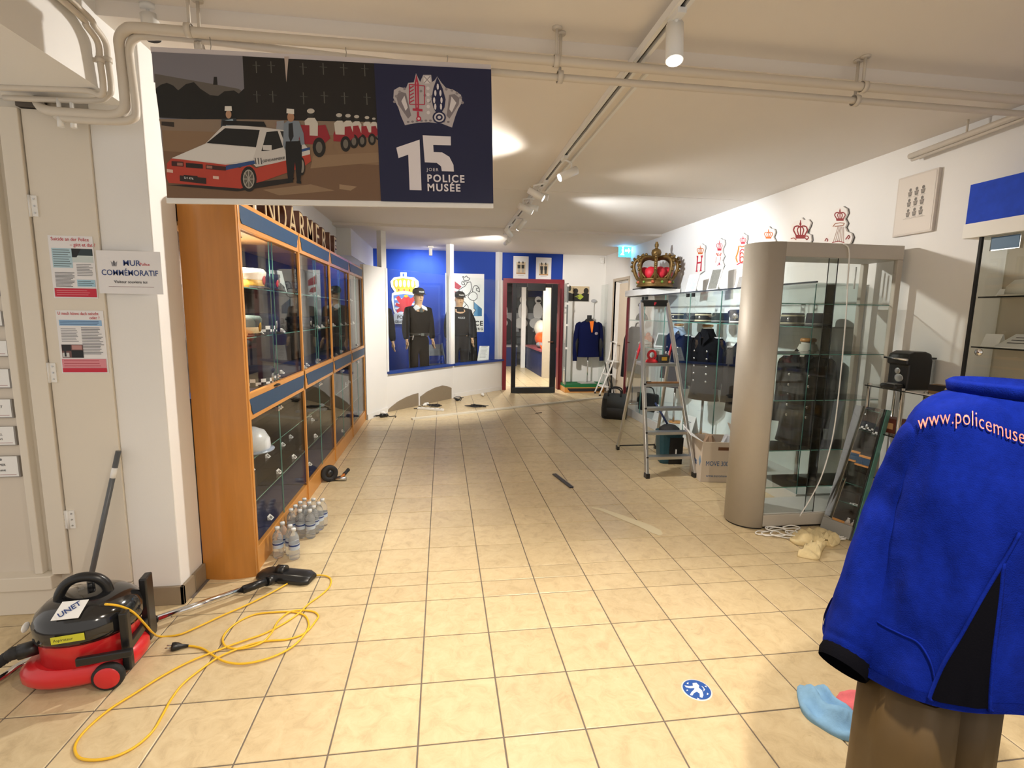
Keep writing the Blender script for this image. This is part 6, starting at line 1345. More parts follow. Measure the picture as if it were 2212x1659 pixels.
# ================================================================= MOVING BOX, BIN, BAG
KR = hm('box_card', 'cfc2b2', .7, var=.04, vscale=10); KI = hm('box_inside', 'b8a890', .8)
A_ = Zp(1513,1041); D1 = Vector((.985,-.17,0)); D2 = Vector((.17,.985,0)); bw_, bd_, bh_ = .385, .32, .375
t = thing('moving_box', 'open white cardboard moving box with blue print beside the ladder', 'box', A_, math.atan2(D1.y, D1.x))
th = .006
MB().box((0,0,0), (bw_,th,bh_)).build('front_wall', KR, t); MB().box((0,bd_-th,0), (bw_,bd_,bh_)).build('back_wall', KR, t); MB().box((0,th,0), (th,bd_-th,bh_)).build('side_wall', KR, t); MB().box((bw_-th,th,0), (bw_,bd_-th,bh_)).build('side_wall', KR, t); MB().box((th,th,0), (bw_-th,bd_-th,th)).build('bottom', KI, t)
MB().hexa([(0,.0,bh_),(0,bd_,bh_),(th,bd_,bh_),(th,0,bh_),(-.10,.04,bh_+.05),(-.10,bd_-.02,bh_+.09),(-.096,bd_-.02,bh_+.094),(-.096,.04,bh_+.054)]).build('flap', PAPER, t); MB().hexa([(bw_,.0,bh_),(bw_,bd_,bh_),(bw_-th,bd_,bh_),(bw_-th,0,bh_),(bw_-.05,.03,bh_+.12),(bw_-.05,bd_,bh_+.12),(bw_-.056,bd_,bh_+.12),(bw_-.056,.03,bh_+.12)]).build('flap', KR, t)
MB().box((.14,-.001,bh_-.075), (.26,.0005,bh_-.045)).build('hand_hole', hm('hole_brown','6b452a',.8), t)
BLP = hm('box_blue','2a5f94',.5)
text_mesh('lettering', 'MOVE 300', .062, BLP, t, (.035,-.001,.155), (1,0,0), (0,0,1),   .0008, 'LEFT', .74, .0); text_mesh('lettering', 'www.euromovers.lu', .032, BLP, t, (.045,-.001,.05), (1,0,0), (0,0,1), .0008, 'LEFT', .95)
text_mesh('lettering', 'OVERS', .06, BLP, t, (-.001,.27,.13), (0,-1,0), (0,0,1), .0008, 'LEFT', .8, .001); MB().prism([(0,0),(.03,.05),(0,.10),(-.03,.05)], (-.001,.05,.14), (0,-1,0), (0,0,1), (-1,0,0), .0008).build('logo', hm('logo_blue','7a9ab8',.5), t)
for i, (x, y, r_, lab, colr) in enumerate(((.11,.16,.075,'crumpled brown wrapping paper sticking out of the moving box','9a7f66'), (.28,.16,.075,'crumpled clear plastic film in the moving box','b8bcc2'))):
    w_ = t.matrix_basis @ Vector((x, y, th+.001)); q_ = thing('packing_paper', lab, 'packing', w_); mb = MB(); rr_ = []
    for k_ in range(7):
        rr_.append([(r_*math.sin(pi*(k_+.3)/7.3)*math.cos(a_)*(1+.22*math.sin(3*a_+k_*2)), r_*math.sin(pi*(k_+.3)/7.3)*math.sin(a_)*(1+.22*math.cos(4*a_+k_)), .40*k_/6) for a_ in [2*pi*j/12 for j in range(12)]])
    mb.loft(rr_, smooth=False).build('paper', hm('pack_'+colr, colr, .6), q_)
c_ = Zp(1452, 1003); t = thing('teal_bin', 'dark teal plastic bin with black front behind the ladder', 'bin', (c_.x, c_.y+.11, 0), R(-10)); TL_ = hm('bin_teal','1d4a58',.45)
MB().loft([[(x*s_, y*s_, z) for x, y in ((-.11,-.08),(-.08,-.11),(.08,-.11),(.11,-.08),(.11,.08),(.08,.11),(-.08,.11),(-.11,.08))] for z, s_ in ((0,.88),(.02,.92),(.30,1.06),(.31,1.1),(.325,1.1))], smooth=False).build('body', TL_, t, bevel=.004)
MB().loft([[(x, y, z) for x, y in ((-.02,-.116-.012*z/.3),(.117,-.10-.02*z/.3),(.117,-.08),(-.02,-.09))] for z in (.0,.28)], smooth=False).build('black_front', BLACK, t); MB().box((.04,-.135,.08), (.05,-.118,.16)).build('label', CARD, t)
MB().lathe([(0,.07),(.06,.06),(.10,.03),(.105,0),(0,0)], (0.0,0,.326), 18).build('lid', BLACKM, t)
a, b = Vector((c_.x-.03, c_.y+.10, .40)), Vector((c_.x-.12, c_.y+.22, .60)); MB().tube([a, b], .011, 8).build('handle_stick', hm('stick_blue','1e2f5c',.5), t, world=True)
p = Zp(1332, 907); t = thing('black_bag', 'black and grey soft tool bag on the floor by the far vitrine', 'bag', (p.x+.02, p.y+.16, 0), R(-25))
MB().loft([[(x*s_, y*s_, z) for x, y in ((-.18,-.10),(-.13,-.15),(.13,-.15),(.18,-.10),(.18,.10),(.13,.15),(-.13,.15),(-.18,.10))] for z, s_ in ((0,.92),(.03,1),(.17,1.02))]).build('lower', BLACK, t, bevel=.006)
MB().loft([[(x*s_, y*s_*q_, z) for x, y in ((-.18,-.10),(-.13,-.15),(.13,-.15),(.18,-.10),(.18,.10),(.13,.15),(-.13,.15),(-.18,.10))] for z, s_, q_ in ((.17,1.0,1),(.28,.97,.9),(.34,.9,.55),(.36,.85,.35))]).build('upper', hm('bag_grey','3f4244',.7), t)
for s_ in (-1, 1): MB().tube(smooth_path([(-.09,s_*.10,.33),(-.08,s_*.09,.42),(0,s_*.06,.45),(.08,s_*.09,.42),(.09,s_*.10,.33)], 4), .011, 8).build('handle', BLACKM, t)
MB().hexa([(-.15,-.158,.05),(-.10,-.158,.05),(-.10,-.15,.05),(-.15,-.15,.05),(-.15,-.15,.30),(-.10,-.15,.30),(-.10,-.14,.30),(-.15,-.14,.30)]).build('strap', BLACKM, t)
t = thing('black_umbrella', 'black folded umbrella leaning on the right wall behind the tool bag', 'umbrella', (3.02, 8.0, 0)); MB().tube([(0,0,0),(.01,.0,.12),(.12,.02,.85),(.14,.02,.95)], [.005,.02,.03,.01], 8).build('canopy', BLACKM, t); MB().tube(smooth_path([(.14,.02,.94),(.155,.02,1.02),(.13,.02,1.06),(.10,.02,1.03)], 4), .009, 8).build('handle', hm('umbrella_red','7a2a2a',.4), t)

# ================================================================= CHROME SHELF UNIT WITH COFFEE MACHINE
ex0, ex1, ey0, ey1, EZ = 2.93, 3.18, 2.45, 3.14, 1.048
t = thing('chrome_shelf', 'chrome tube shelf unit with glass shelves along the right wall', 'shelf', ((ex0+ex1)/2, (ey0+ey1)/2, 0)); W = dict(parent=t, world=True)
for x in (ex0+.02, ex1-.02):
    for y in (ey1-.02, 2.86, 2.70, ey0+.02): MB().tube([(x, y, 0), (x, y, EZ+.012)], .013, 12).build('post', CHROME, **W)
for z in (EZ, .74, .43, .12): MB().box((ex0, ey0, z-.010), (ex1, ey1, z-.002)).build('shelf', GLASS, **W); MB().box((ex0-.0005, ey0, z-.010), (ex0+.0005, ey1, z-.002)).build('shelf_edge', hm('edge_black','151a1a',.3), **W)
t = thing('coffee_machine', 'black capsule coffee machine with chrome lever on the glass shelf', 'coffee machine', (3.05, 2.925, EZ-.001)); 
MB().loft([[(x, y, z) for x, y, z in ((-.085,q_,.0),(.085,q_,.0),(.085,q_,.19),(.07,q_,.235),(.03,q_,.25),(-.05,q_,.25),(-.09,q_,.232),(-.105,q_,.20),(-.105,q_,.165),(-.085,q_,.16))] for q_ in (-.075,.075)], smooth=False).build('body', BLACK, t, bevel=.008)
MB().box((-.155,-.06,.0), (-.085,.06,.035)).build('drip_tray', BLACK, t, bevel=.012); MB().box((-.15,-.05,.0352), (-.09,.05,.038)).build('grid', STEEL, t)
MB().tube([(-.115,-.085,.198),(-.115,.085,.203)], .007, 8).build('lever', CHROME, t); MB().ell((-.087,-.01,.075), (.003,.034,.026), 12, 8).ell((-.087,.005,.12), (.003,.022,.02), 12, 8).build('chrome_face', STEEL, t)
MB().box((.0875,-.06,.01), (.118,.06,.20)).build('water_tank', PET, t); MB().box((.086,-.065,.20), (.12,.065,.212)).build('tank_lid', BLACK, t)
t = thing('napkin_sheet', 'white paper napkins spread on the glass shelf beside the coffee machine', 'napkin', (3.0, 2.62, EZ-.001)); MB().loft([[(x+.008*math.sin(y*31), y, z) for x, y in ((-.09,-.17),(.10,-.15),(.11,.0),(.09,.17),(-.08,.19),(-.10,.02))] for z in (0,.004)], smooth=False).build('paper', PAPER, t)
t = thing('capsule_box', 'small brown and black cardboard box on the napkins', 'box', (3.03, 2.66, EZ+.0035), R(15)); MB().box((-.04,-.065,0), (.04,.065,.055)).build('body', hm('box_brown','8a6a42',.6), t); MB().box((-.041,-.066,.018), (-.039,.066,.056)).build('black_face', BLACK, t); MB().ell((-.041,-.035,.035), (.002,.016,.014), 10, 6).build('logo', hm('logo_cream','e0c890',.5), t)
for z, y, col, sz, lab in ((.74-.0015, 2.98, '6a3428', (.10,.12,.10), 'dark red packet on the second glass shelf'), (.74-.0015, 2.66, 'b89048', (.10,.22,.05), 'yellow biscuit packet on the second glass shelf'), (.43-.0015, 2.9, '7a2a24', (.10,.14,.13), 'dark red box on the lower glass shelf'), (.12-.0015, 2.9, '24242a', (.12,.16,.16), 'black box at the bottom of the chrome shelf')):
    t = thing('snack_packet', lab, 'packet', (3.03, y, z), R(10)); MB().loft([[(x*s_, yy*s_, zz) for x, yy in ((-sz[0]/2,-sz[1]/2),(sz[0]/2,-sz[1]/2),(sz[0]/2,sz[1]/2),(-sz[0]/2,sz[1]/2))] for zz, s_ in ((0,.94),(sz[2]*.2,1),(sz[2]*.8,1),(sz[2],.92))], smooth=False).build('packet', hm('pk_'+col, col, .45, var=.35, vscale=50), t, bevel=.006); MB().box((-sz[0]/2-.0015,-sz[1]*.3,sz[2]*.3), (-sz[0]/2+.001,sz[1]*.2,sz[2]*.7)).build('label', hm('pk_label','c8a070',.5), t)
# leaning glass panel
A_, B_ = Vector((2.685, 3.12, .0)), Vector((2.75, 2.92, 0)); TLq, TRq = Vector((2.862, 3.125, .90)), Vector((2.925, 2.945, .90))
t = thing('leaning_glass_panel', 'glass showcase panel with metal foot leaning against the chrome shelf', 'glass panel', A_); W = dict(parent=t, world=True)
MIRG = glass_mat('mirror_glass', (.62,.64,.62), 12.0)
nn = (B_-A_).cross(TLq-A_).normalized()
if nn.x > 0: nn = -nn
def qd(f0, f1, g0, g1, off, th_):
    P_ = lambda f, g: (A_.lerp(B_, f)).lerp(TLq.lerp(TRq, f), g)+Vector((0,0,.004))
    p4 = [P_(f0,g0), P_(f1,g0), P_(f1,g1), P_(f0,g1)]; return MB().hexa([x+nn*off for x in p4]+[x+nn*(off+th_) for x in p4])
qd(0,1,.10,1,-.006,.006).build('glass', MIRG, **W); qd(0,1,0,.10,-.012,.02).build('foot_rail', hm('foot_grey','8f8f8c',.4), **W); qd(.97,1.0,0.0,1,-.014,.022).build('black_edge', BLACKM, **W); qd(1.0,1.03,0.0,1,-.06,.046).build('side_edge', GEDGE, **W)
for g in (.62, .34): qd(.02,.97,g,g+.008,-.03,.022).build('shelf_edge', GEDGE, **W)

# ================================================================= WALL SHOWCASE WITH BLUE HEADER
hx, hyf, hyn = 2.97, 2.615, 1.2
t = thing('wall_showcase', 'tall wall showcase with royal blue header and lit shelves', 'showcase', (3.08, 1.9, 0)); W = dict(parent=t, world=True)
RBL = hm('royal_blue_felt', '2a4fd0', .9, var=.25, vscale=18)
MB().box((hx, hyn, 2.045), (XW-.002, hyf, 2.262)).build('blue_header', RBL, **W); MB().box((hx-.004, hyn, 1.965), (XW-.002, hyf+.006, 2.045)).build('light_strip', mat('header_white', (.88,.87,.83), .5), **W)
MB().box((XW-.02, hyn, 0), (XW-.002, 2.54, 1.965)).build('back_panel', hm('showcase_back','b8ad9a',.6), **W); MB().box((hx+.03, hyn, 0), (XW-.02, 2.53, .12)).build('base', hm('showcase_back','b8ad9a',.6), **W)
MB().box((hx+.03, 2.530, .12), (XW-.02, 2.536, 1.965)).build('end_glass', GLASS, **W); MB().box((hx+.024, hyn, .12), (hx+.03, 2.53, 1.965)).build('front_glass', GLASS, **W); MB().box((hx+.018, 2.528, 0), (hx+.034, 2.542, 1.965)).build('black_profile', BLACKM, **W)
for z in (1.635, 1.355, 1.08): MB().box((hx+.036, hyn, z-.008), (XW-.022, 2.52, z)).build('shelf', GLASS, **W); MB().box((hx+.0355, hyn, z-.008), (hx+.0365, 2.52, z)).build('shelf_edge', hm('edge_black','151a1a',.3), **W)
MB().ell((hx+.02, 2.46, 1.325), (.012,.022,.022), 14, 10).build('glass_lock', CHROME, **W)
t2 = thing('blue_name_sign', 'small blue framed sign under the showcase header', 'sign', (hx+.05, 2.43, 1.885)); MB().box((0,-.075,0), (.02,.075,.078)).build('frame', SILVER, t2); MB().box((-.002,-.070,.006), (0,.070,.072)).build('plate', hm('sign_teal','2a5f8f',.4), t2); MB().box((.0,-.01,.078), (.02,.01,.08)).build('hanger', STEEL, t2)
for y, z, s_, lab in ((2.44, 1.635, .05, 'white tent card on the upper shelf of the wall showcase'), (2.46, 1.355, .09, 'grey white card standing on the middle shelf of the wall showcase'), (2.47, 1.08, .06, 'small white card on the low shelf of the wall showcase')):
    t2 = thing('caption_card', lab, 'card', (3.08, y, z+.001), pi); MB().hexa([(-.03,-s_/2,0),(-.028,-s_/2,0),(-.028,s_/2,0),(-.03,s_/2,0),(.0,-s_/2,s_*.8),(.002,-s_/2,s_*.8),(.002,s_/2,s_*.8),(.0,s_/2,s_*.8)]).build('card', CARD, t2); MB().hexa([(.03,-s_/2,0),(.032,-s_/2,0),(.032,s_/2,0),(.03,s_/2,0),(.0021,-s_/2,s_*.8),(.004,-s_/2,s_*.8),(.004,s_/2,s_*.8),(.0021,s_/2,s_*.8)]).build('back_leaf', CARD, t2)
t2 = thing('open_booklet', 'white printed booklet lying tilted on the middle shelf of the wall showcase', 'booklet', (3.06, 2.27, 1.356)); MB().hexa([(-.05,-.12,0),(.08,-.12,0),(.08,.13,0),(-.05,.13,0),(-.05,-.12,.006),(.08,-.12,.075),(.08,.13,.075),(-.05,.13,.006)]).build('booklet', CARD, t2)
pt = Print((-.05,.13,.0065), (0,-1,0), Vector((.13,0,.069)).normalized()); lines(pt, '3a3a42', .03, .2, .03, .12, 3, .008); pt.build('print', t2, world=False)
t2 = thing('white_hat', 'pale rounded cap on the upper shelf of the wall showcase', 'cap', (3.09, 2.36, 1.636)); MB().lathe([(0,.09),(.04,.085),(.07,.05),(.075,0),(0,0)], (0,0,0), 18).build('crown', hm('cap_pale','c9c5b8',.6), t2); MB().lathe([(.07,0),(.10,0),(.10,.004),(.07,.01)], (0,0,0), 18, a0=pi*.7, a1=pi*1.3).build('peak', hm('cap_pale','c9c5b8',.6), t2)

# ================================================================= RAGS AND STICKER
def rag(label, outline, colr, hmax, seed, name='cleaning_cloth', ang=.6):
    P_ = [Zp(u, v, 0) for u, v in outline]; c = sum(P_, Vector())/len(P_)
    rim = smooth_path(P_, 4, True); t = thing(name, label, 'cloth', (c.x, c.y, 0)); rings = []; ca, sa = math.cos(ang), math.sin(ang)
    def hgt(x, y, f):
        q1 = (x*ca+y*sa); q2 = (-x*sa+y*ca)
        h = .5+.5*math.sin(q1*75+seed+2.2*math.sin(q2*28+seed)); h2 = .5+.5*math.sin(q2*48+q1*22+seed*2)
        return hmax*(.20+.62*h*h+.28*h2)*(1-.55*f**4)
    for k_, f in enumerate((.03,.14,.26,.38,.5,.62,.74,.85,.94,1.0)):
        rings.append([Vector((c.x+(p.x-c.x)*f, c.y+(p.y-c.y)*f, .003+hgt((p.x-c.x)*f, (p.y-c.y)*f, f)*(1 if f < 1 else .55))) for i, p in enumerate(rim)])
    rings.append([Vector((p.x, p.y, .0008)) for p in rings[-1]])
    mb = MB(); mb.loft(rings, cap=True); mb.build('cloth', mat('rag_'+colr, hexc(colr), .95, var=.12, vscale=60, bump=.2, bscale=200), t, world=True)
rag('light blue microfibre cloth crumpled on the tiles beside the mannequin in blue', [(1722,1487),(1752,1492),(1775,1502),(1800,1525),(1830,1545),(1858,1562),(1862,1580),(1850,1598),(1830,1602),(1800,1590),(1770,1572),(1745,1555),(1728,1530)], '86b4dc', .075, 2)
rag('red microfibre cloth partly under the mannequin in blue', [(1806,1510),(1830,1498),(1870,1497),(1905,1505),(1915,1530),(1895,1556),(1868,1555),(1838,1540),(1815,1525)], 'e2747c', .05, 4)
rag('cream chamois cloth draped over the white cable', [(1705,1165),(1725,1152),(1765,1150),(1800,1157),(1815,1172),(1800,1182),(1785,1180),(1775,1195),(1768,1210),(1742,1207),(1722,1202),(1745,1197),(1748,1182),(1720,1178)], 'e2cfa0', .07, 6)
c_ = Zp(1505,1490); t = thing('floor_sticker', 'round blue floor sticker with a white lion figure', 'sticker', (c_.x, c_.y, 0), R(-8)); r_ = .060
MB().lathe([(0,.0008),(r_,.0008),(r_,0)], (0,0,0), 36).build('disc', CARD, t)
pt = Print((0,0,.0009), (1,0,0), (0,1,0)); pt.ell('1d4fa0', 0, 0, r_*.91, r_*.91, 36)
for q_ in ([(-.005,.035),(.012,.038),(.018,.022),(.012,.01),(.02,-.005),(.016,-.03),(.006,-.045),(-.002,-.04),(.004,-.022),(-.004,-.012),(-.018,-.02),(-.03,-.034),(-.038,-.03),(-.026,-.014),(-.012,-.002),(-.006,.008),(-.024,.006),(-.04,.012),(-.042,.022),(-.026,.018),(-.008,.02)], [(.024,-.01),(.034,.0),(.032,.014),(.026,.02),(.03,.006)], [(.03,-.03),(.04,-.024),(.036,-.016)], [(-.03,.034),(-.02,.04),(-.024,.028)], [(-.045,-.01),(-.036,-.006),(-.04,.0)], [(.038,.02),(.045,.012),(.047,.022)], [(-.014,-.045),(-.006,-.052),(-.016,-.053)]): pt.poly('e8ecf2', q_)
pt.build('print', t, world=False)

# ================================================================= MANNEQUIN IN BLUE FLEECE (seen from behind)
from mathutils.bvhtree import BVHTree
FLE = hm('fleece_blue', '091e78', .95, var=.3, vscale=60, bump=.4, bscale=420, spec=.08)
def fold_bump(M, sc, dist):
    nt = M.node_tree; b = nt.nodes['Principled BSDF']; old = b.inputs['Normal'].links[0].from_node if b.inputs['Normal'].links else None
    g = nt.nodes.new('ShaderNodeNewGeometry'); mp = nt.nodes.new('ShaderNodeMapping'); mp.inputs['Scale'].default_value = (1, 1, .45); mp.inputs['Rotation'].default_value = (.3, .5, 0)
    n = nt.nodes.new('ShaderNodeTexNoise'); n.inputs['Scale'].default_value = sc; n.inputs['Detail'].default_value = 1.5
    bp = nt.nodes.new('ShaderNodeBump'); bp.inputs['Strength'].default_value = 1.0; bp.inputs['Distance'].default_value = dist
    nt.links.new(g.outputs['Position'], mp.inputs[0]); nt.links.new(mp.outputs[0], n.inputs[0]); nt.links.new(n.outputs[0], bp.inputs['Height'])
    if old: nt.links.new(bp.outputs[0], old.inputs['Normal'])
    else: nt.links.new(bp.outputs[0], b.inputs['Normal'])
fold_bump(FLE, 8, .09); FBL = mat('fleece_black', (.003,.003,.005), .9, spec=.05, bump=.2, bscale=300)
TRO = hm('trouser_brown', '54401f', .55, var=.15, vscale=20)
dJ = 1.20; base_ = EYE+ray(2140, 1000)*dJ
t = thing('clothed_mannequin', 'headless mannequin in royal blue fleece jacket with web address on its back and brown trousers', 'mannequin', (base_.x, base_.y, 0), -YAW); Wt = dict(parent=t, world=True)
inv = t.matrix_basis.inverted()
def zv(v, d_=dJ): return (EYE+ray(2140, v)*d_).z
prof = [(838,.075,.07,0),(846,.10,.085,0),(862,.145,.10,0),(885,.178,.115,.004),(930,.20,.13,.005),(1028,.205,.15,.0),(1120,.222,.17,-.004),(1193,.235,.185,-.006),(1318,.262,.21,-.012),(1390,.288,.225,-.016),(1436,.300,.232,-.018)]
rg = []
for v, rx, ry, xo in prof:
    z = zv(v); k_ = max(0, (v-950)/480)
    rg.append([(xo+rx*math.copysign(abs(math.cos(a_))**.92, math.cos(a_))*(1+.018*k_*math.sin(7*a_+v*.004)), ry*math.sin(a_)*(1+.05*k_*math.sin(6*a_+v*.006)), z+.012*k_*math.sin(3*a_+.6)) for a_ in [2*pi*i/48 for i in range(48)]])
jb = MB().loft(rg, cap=False); jb.build('jacket_body', FLE, t, sub=1)
BV = BVHTree.FromPolygons([t.matrix_basis @ Vector(p) for p in jb.v], jb.f)
def onj(u, v, off=.004):
    for k_ in range(80):
        d_ = ray(u+k_*.6, v-k_*3).normalized(); hit = BV.ray_cast(EYE, d_)
        if hit[0] is not None: break
    nrm = hit[1] if hit[1].dot(d_) < 0 else -hit[1]
    return hit[0]+nrm*off
MB().lathe([(.080,-.02),(.098,-.012),(.102,.008),(.092,.016),(.07,-.01)], (0,0,zv(838)+.004), 24).build('collar', FLE, t); MB().tube([(0,0,zv(838)-.04),(0,0,zv(838)+.004)], .06, 16).build('bust_neck', BLACKM, t)
def sl(pts):
    path = [EYE+ray(u, v)*d_ for u, v, hw_, d_ in pts]; rad = [hw_/FPX*d_ for u, v, hw_, d_ in pts]
    pp_ = smooth_path(path, 6); m_ = len(pp_); ra = []
    for i in range(m_):
        f_ = i/(m_-1)*(len(rad)-1); k_ = min(int(f_), len(rad)-2); ra.append((rad[k_]*(1-(f_-k_))+rad[k_+1]*(f_-k_))*(1+.015*math.sin(i*1.3)))
    return pp_, ra
pp_, ra = sl([(2050,925,42,1.20),(2008,950,56,1.21),(1985,1005,62,1.23),(1950,1085,62,1.25),(1912,1190,62,1.26),(1872,1310,62,1.26),(1845,1385,56,1.25),(1830,1418,50,1.24)])
MB().tube(pp_, ra, 22, cap=False).build('sleeve', FLE, sub=1, **Wt)
e1, e0 = pp_[-1], pp_[-3]; dr_ = (e1-e0).normalized()
MB().tube([e1-dr_*.01, e1+dr_*.012, e1+dr_*.03], [ra[-1]*1.0, ra[-1]*1.04, ra[-1]*.95], 20, cap=False).build('cuff', FBL, **Wt); MB().tube([e1-dr_*.05, e1-dr_*.01], [ra[-1]*.93, ra[-1]*.93], 16).build('sleeve_lining', FBL, **Wt)
mir = lambda p: t.matrix_basis @ Vector((-(inv @ p).x, (inv @ p).y, (inv @ p).z))
MB().tube([mir(p) for p in pp_], ra, 22, cap=False).build('sleeve', FLE, sub=1, **Wt); MB().tube([mir(e1-dr_*.01), mir(e1+dr_*.03)], [ra[-1]*1.02, ra[-1]*.97], 20).build('cuff', FBL, **Wt)
# black gusset at the lower back between two raised seams
Lp = [(2164,1215),(2120,1290),(2075,1370),(2035,1440),(2008,1505),(2012,1522)]; Rp = [(2166,1215),(2160,1290),(2150,1370),(2140,1450),(2132,1540),(2128,1590)]
rr_ = []
for (u0, v0), (u1, v1) in zip(Lp, Rp): rr_.append([onj(u0+(u1-u0)*i/8, v0+(v1-v0)*i/8, .005) for i in range(9)])
MB().loft(rr_, close=False, cap=False).build('side_gusset', FBL, **Wt)
MB().tube(smooth_path([onj(u, v, .004) for u, v in [(2200,1150)]+Lp], 4), .004, 6).build('seam', FLE, **Wt); MB().tube(smooth_path([onj(u, v, .004) for u, v in Rp], 4), .004, 6).build('seam', FLE, **Wt)
MB().tube(smooth_path([onj(u, v, .002) for u, v in ((1876,1330),(1910,1352),(1950,1372),(1985,1390),(2010,1430),(2020,1470))], 5), .0025, 6).build('seam', FLE, **Wt)
MB().loft([[(x*1.008, y*1.008, z+dz) for x, y, z in rg[-1]] for dz in (-.012, -.004, .012)], cap=False).build('hem', FLE, sub=1, parent=t)
for (u, hw_) in ((1948,82),(2066,62)):
    p_ = inv @ (EYE+ray(u, 1560)*1.22); rx = hw_/FPX*1.22
    MB().loft([[(p_.x+rx*s_*math.cos(a_)*(1+.06*math.cos(7*a_)), p_.y+rx*1.15*s_*math.sin(a_)*(1+.06*math.sin(6*a_)), z) for a_ in [2*pi*i/28 for i in range(28)]] for z, s_ in ((.04,1.0),(.3,1.0),(.5,.98),(.665,.95))]).build('trouser_leg', TRO, t)
    MB().loft([[(p_.x+x*.05, p_.y+y, z) for x, y in ((-1,-.11),(1,-.11),(1,.08),(.7,.15),(-.7,.15),(-1,.08))] for z in (0,.045)], smooth=False).build('shoe', BLACK, t, bevel=.01)
# the web address, following the curve of the back
PINK = hm('lettering_coral', 'ff8a78', .5)
tx = text_mesh('back_lettering', 'www.policemusee.lu', 1.0, PINK, t, (0,0,0), (1,0,0), (0,0,1), .0012, 'LEFT', 1.0, -.010, 1.05)
base_px = [(1960,945),(1985,930),(2010,922),(2035,917),(2070,916),(2105,921),(2140,934),(2175,948),(2212,960),(2260,974),(2330,990)]
wtx = max(vt.co.x for vt in tx.data.vertices); ndp = .0012
for vtx in tx.data.vertices:
    x, y, z = vtx.co; u = 1985+x/wtx*272
    for (u0, v0), (u1, v1) in zip(base_px, base_px[1:]):
        if u0 <= u <= u1: vb = v0+(v1-v0)*(u-u0)/(u1-u0); break
    v = vb-z*46
    vtx.co = inv @ onj(u, v, .0035+(y if abs(y) < .01 else 0))

# ================================================================= PIPES
PW = hm('pipe_white', 'cfc6b8', .45)
pz = Yp(1200,132,2.36).z; pz2 = Yp(1200,146,2.36).z
def hangers(t, xs, y, z, ztop):
    for x in xs:
        MB().tube([(x, y+.005, z), (x, y+.005, ztop)], .007, 8).build('hanger_rod', PW, t, world=True); MB().lathe([(.024,-.012),(.027,-.012),(.027,.012),(.024,.012)], (x, y, z), 14, ax='x').build('clamp', PW, t, world=True); MB().lathe([(0,0),(.022,0),(.022,-.008),(0,-.008)], (x, y+.005, ztop), 12).build('rosette', PW, t, world=True)
t = thing('ceiling_pipe', 'upper white heating pipe under the ceiling, bending down beside the pier', 'pipe', (0, 2.36, pz), 0, 'heating pipes under the ceiling')
def mixp(L): return [Yp(u, v, y) for u, v, y in L]
MB().tube(smooth_path([(3.19,2.36,pz),(1.5,2.36,pz),(0,2.36,pz)]+mixp([(420,70,2.36),(300,60,2.37),(272,64,2.39),(258,84,2.42),(261,120,2.45),(270,210,2.47),(268,236,2.47),(248,248,2.48),(200,247,2.49),(110,240,2.53),(86,228,2.56),(78,205,2.62)]), 6), .020, 12).build('pipe', PW, t, world=True)
hangers(t, (Yp(408,60,2.36).x, Yp(1202,130,2.36).x, Yp(1866,180,2.36).x), 2.36, pz, ZN)
t = thing('ceiling_pipe', 'lower white heating pipe running parallel just below the upper one', 'pipe', (0, 2.36, pz2), 0, 'heating pipes under the ceiling')
MB().tube(smooth_path([(3.19,2.40,pz2-.02),(1.5,2.40,pz2-.02),(0,2.40,pz2-.02)]+mixp([(430,86,2.40),(320,78,2.40),(293,82,2.41),(281,100,2.43),(282,135,2.45),(294,235,2.47),(288,256,2.47),(262,262,2.48),(215,261,2.49),(140,256,2.52),(118,246,2.56),(112,225,2.62)]), 6), .0155, 12).build('pipe', PW, t, world=True)
hangers(t, (Yp(430,75,2.4).x, Yp(1210,146,2.4).x, Yp(1850,196,2.4).x), 2.40, pz2-.02, ZN)
for i, (o_, lab) in enumerate(((0, 'thin vertical white pipe on the soffit beside the pier'), (-17, 'second thin vertical white pipe close to the soffit corner'))):
    x = -1.375+.0*i; vp_ = [Xp(u+o_, v, x) for u, v in ((160,8),(205,58),(228,92),(233,130),(240,188))]; e_ = vp_[-1]
    t = thing('riser_pipe', lab, 'pipe', (e_.x, e_.y, e_.z))
    MB().tube(smooth_path([(x, vp_[0].y-.8, vp_[0].z)]+vp_+[e_+Vector((-.02,.01,-.03)), (x-.10, e_.y+.03, 2.372+.02*i), (x-.45, e_.y+.06, 2.372+.02*i)], 5), .0115, 10).build('pipe', PW, t, world=True)
    m_ = vp_[3]; MB().lathe([(.012,-.01),(.016,-.01),(.016,.01),(.012,.01)], m_, 12).build('clamp', PW, t, world=True); MB().bar(m_, (-1.40, m_.y, m_.z), .008, .016).build('bracket', PW, t, world=True)
t = thing('valve_pair', 'two small white pipe valves under the pipes near the cream door', 'valve', tuple(Yp(132, 275, 2.52)))
for dx in (0, .05): MB().tube([(dx,0,0),(dx,0,.04)], .012, 8).tube([(dx,0,.04),(dx,0,.115)], .008, 8).build('valve', PLAST, t)
# pipe on the right wall
t = thing('wall_pipe', 'white pipe along the top of the right wall above the framed poster', 'pipe', (3.12, 2.8, 2.6)); a, b = Xp(1965,338,3.12), Xp(2212,245,3.12)
MB().tube([a, b, b+(b-a)*1.5], .018, 10).build('pipe', PW, t, world=True); MB().tube([a+Vector((.02,0,-.02)), b+Vector((.02,0,-.02))+(b-a)], .012, 10).build('pipe', PW, t, world=True)
q_ = a.lerp(b,.55); MB().tube([q_, (q_.x, q_.y, ZC)], .006, 8).build('hanger_rod', PW, t, world=True); MB().tube([a, a+Vector((.09,0,.0))], .014, 8).build('bracket', PW, t, world=True)

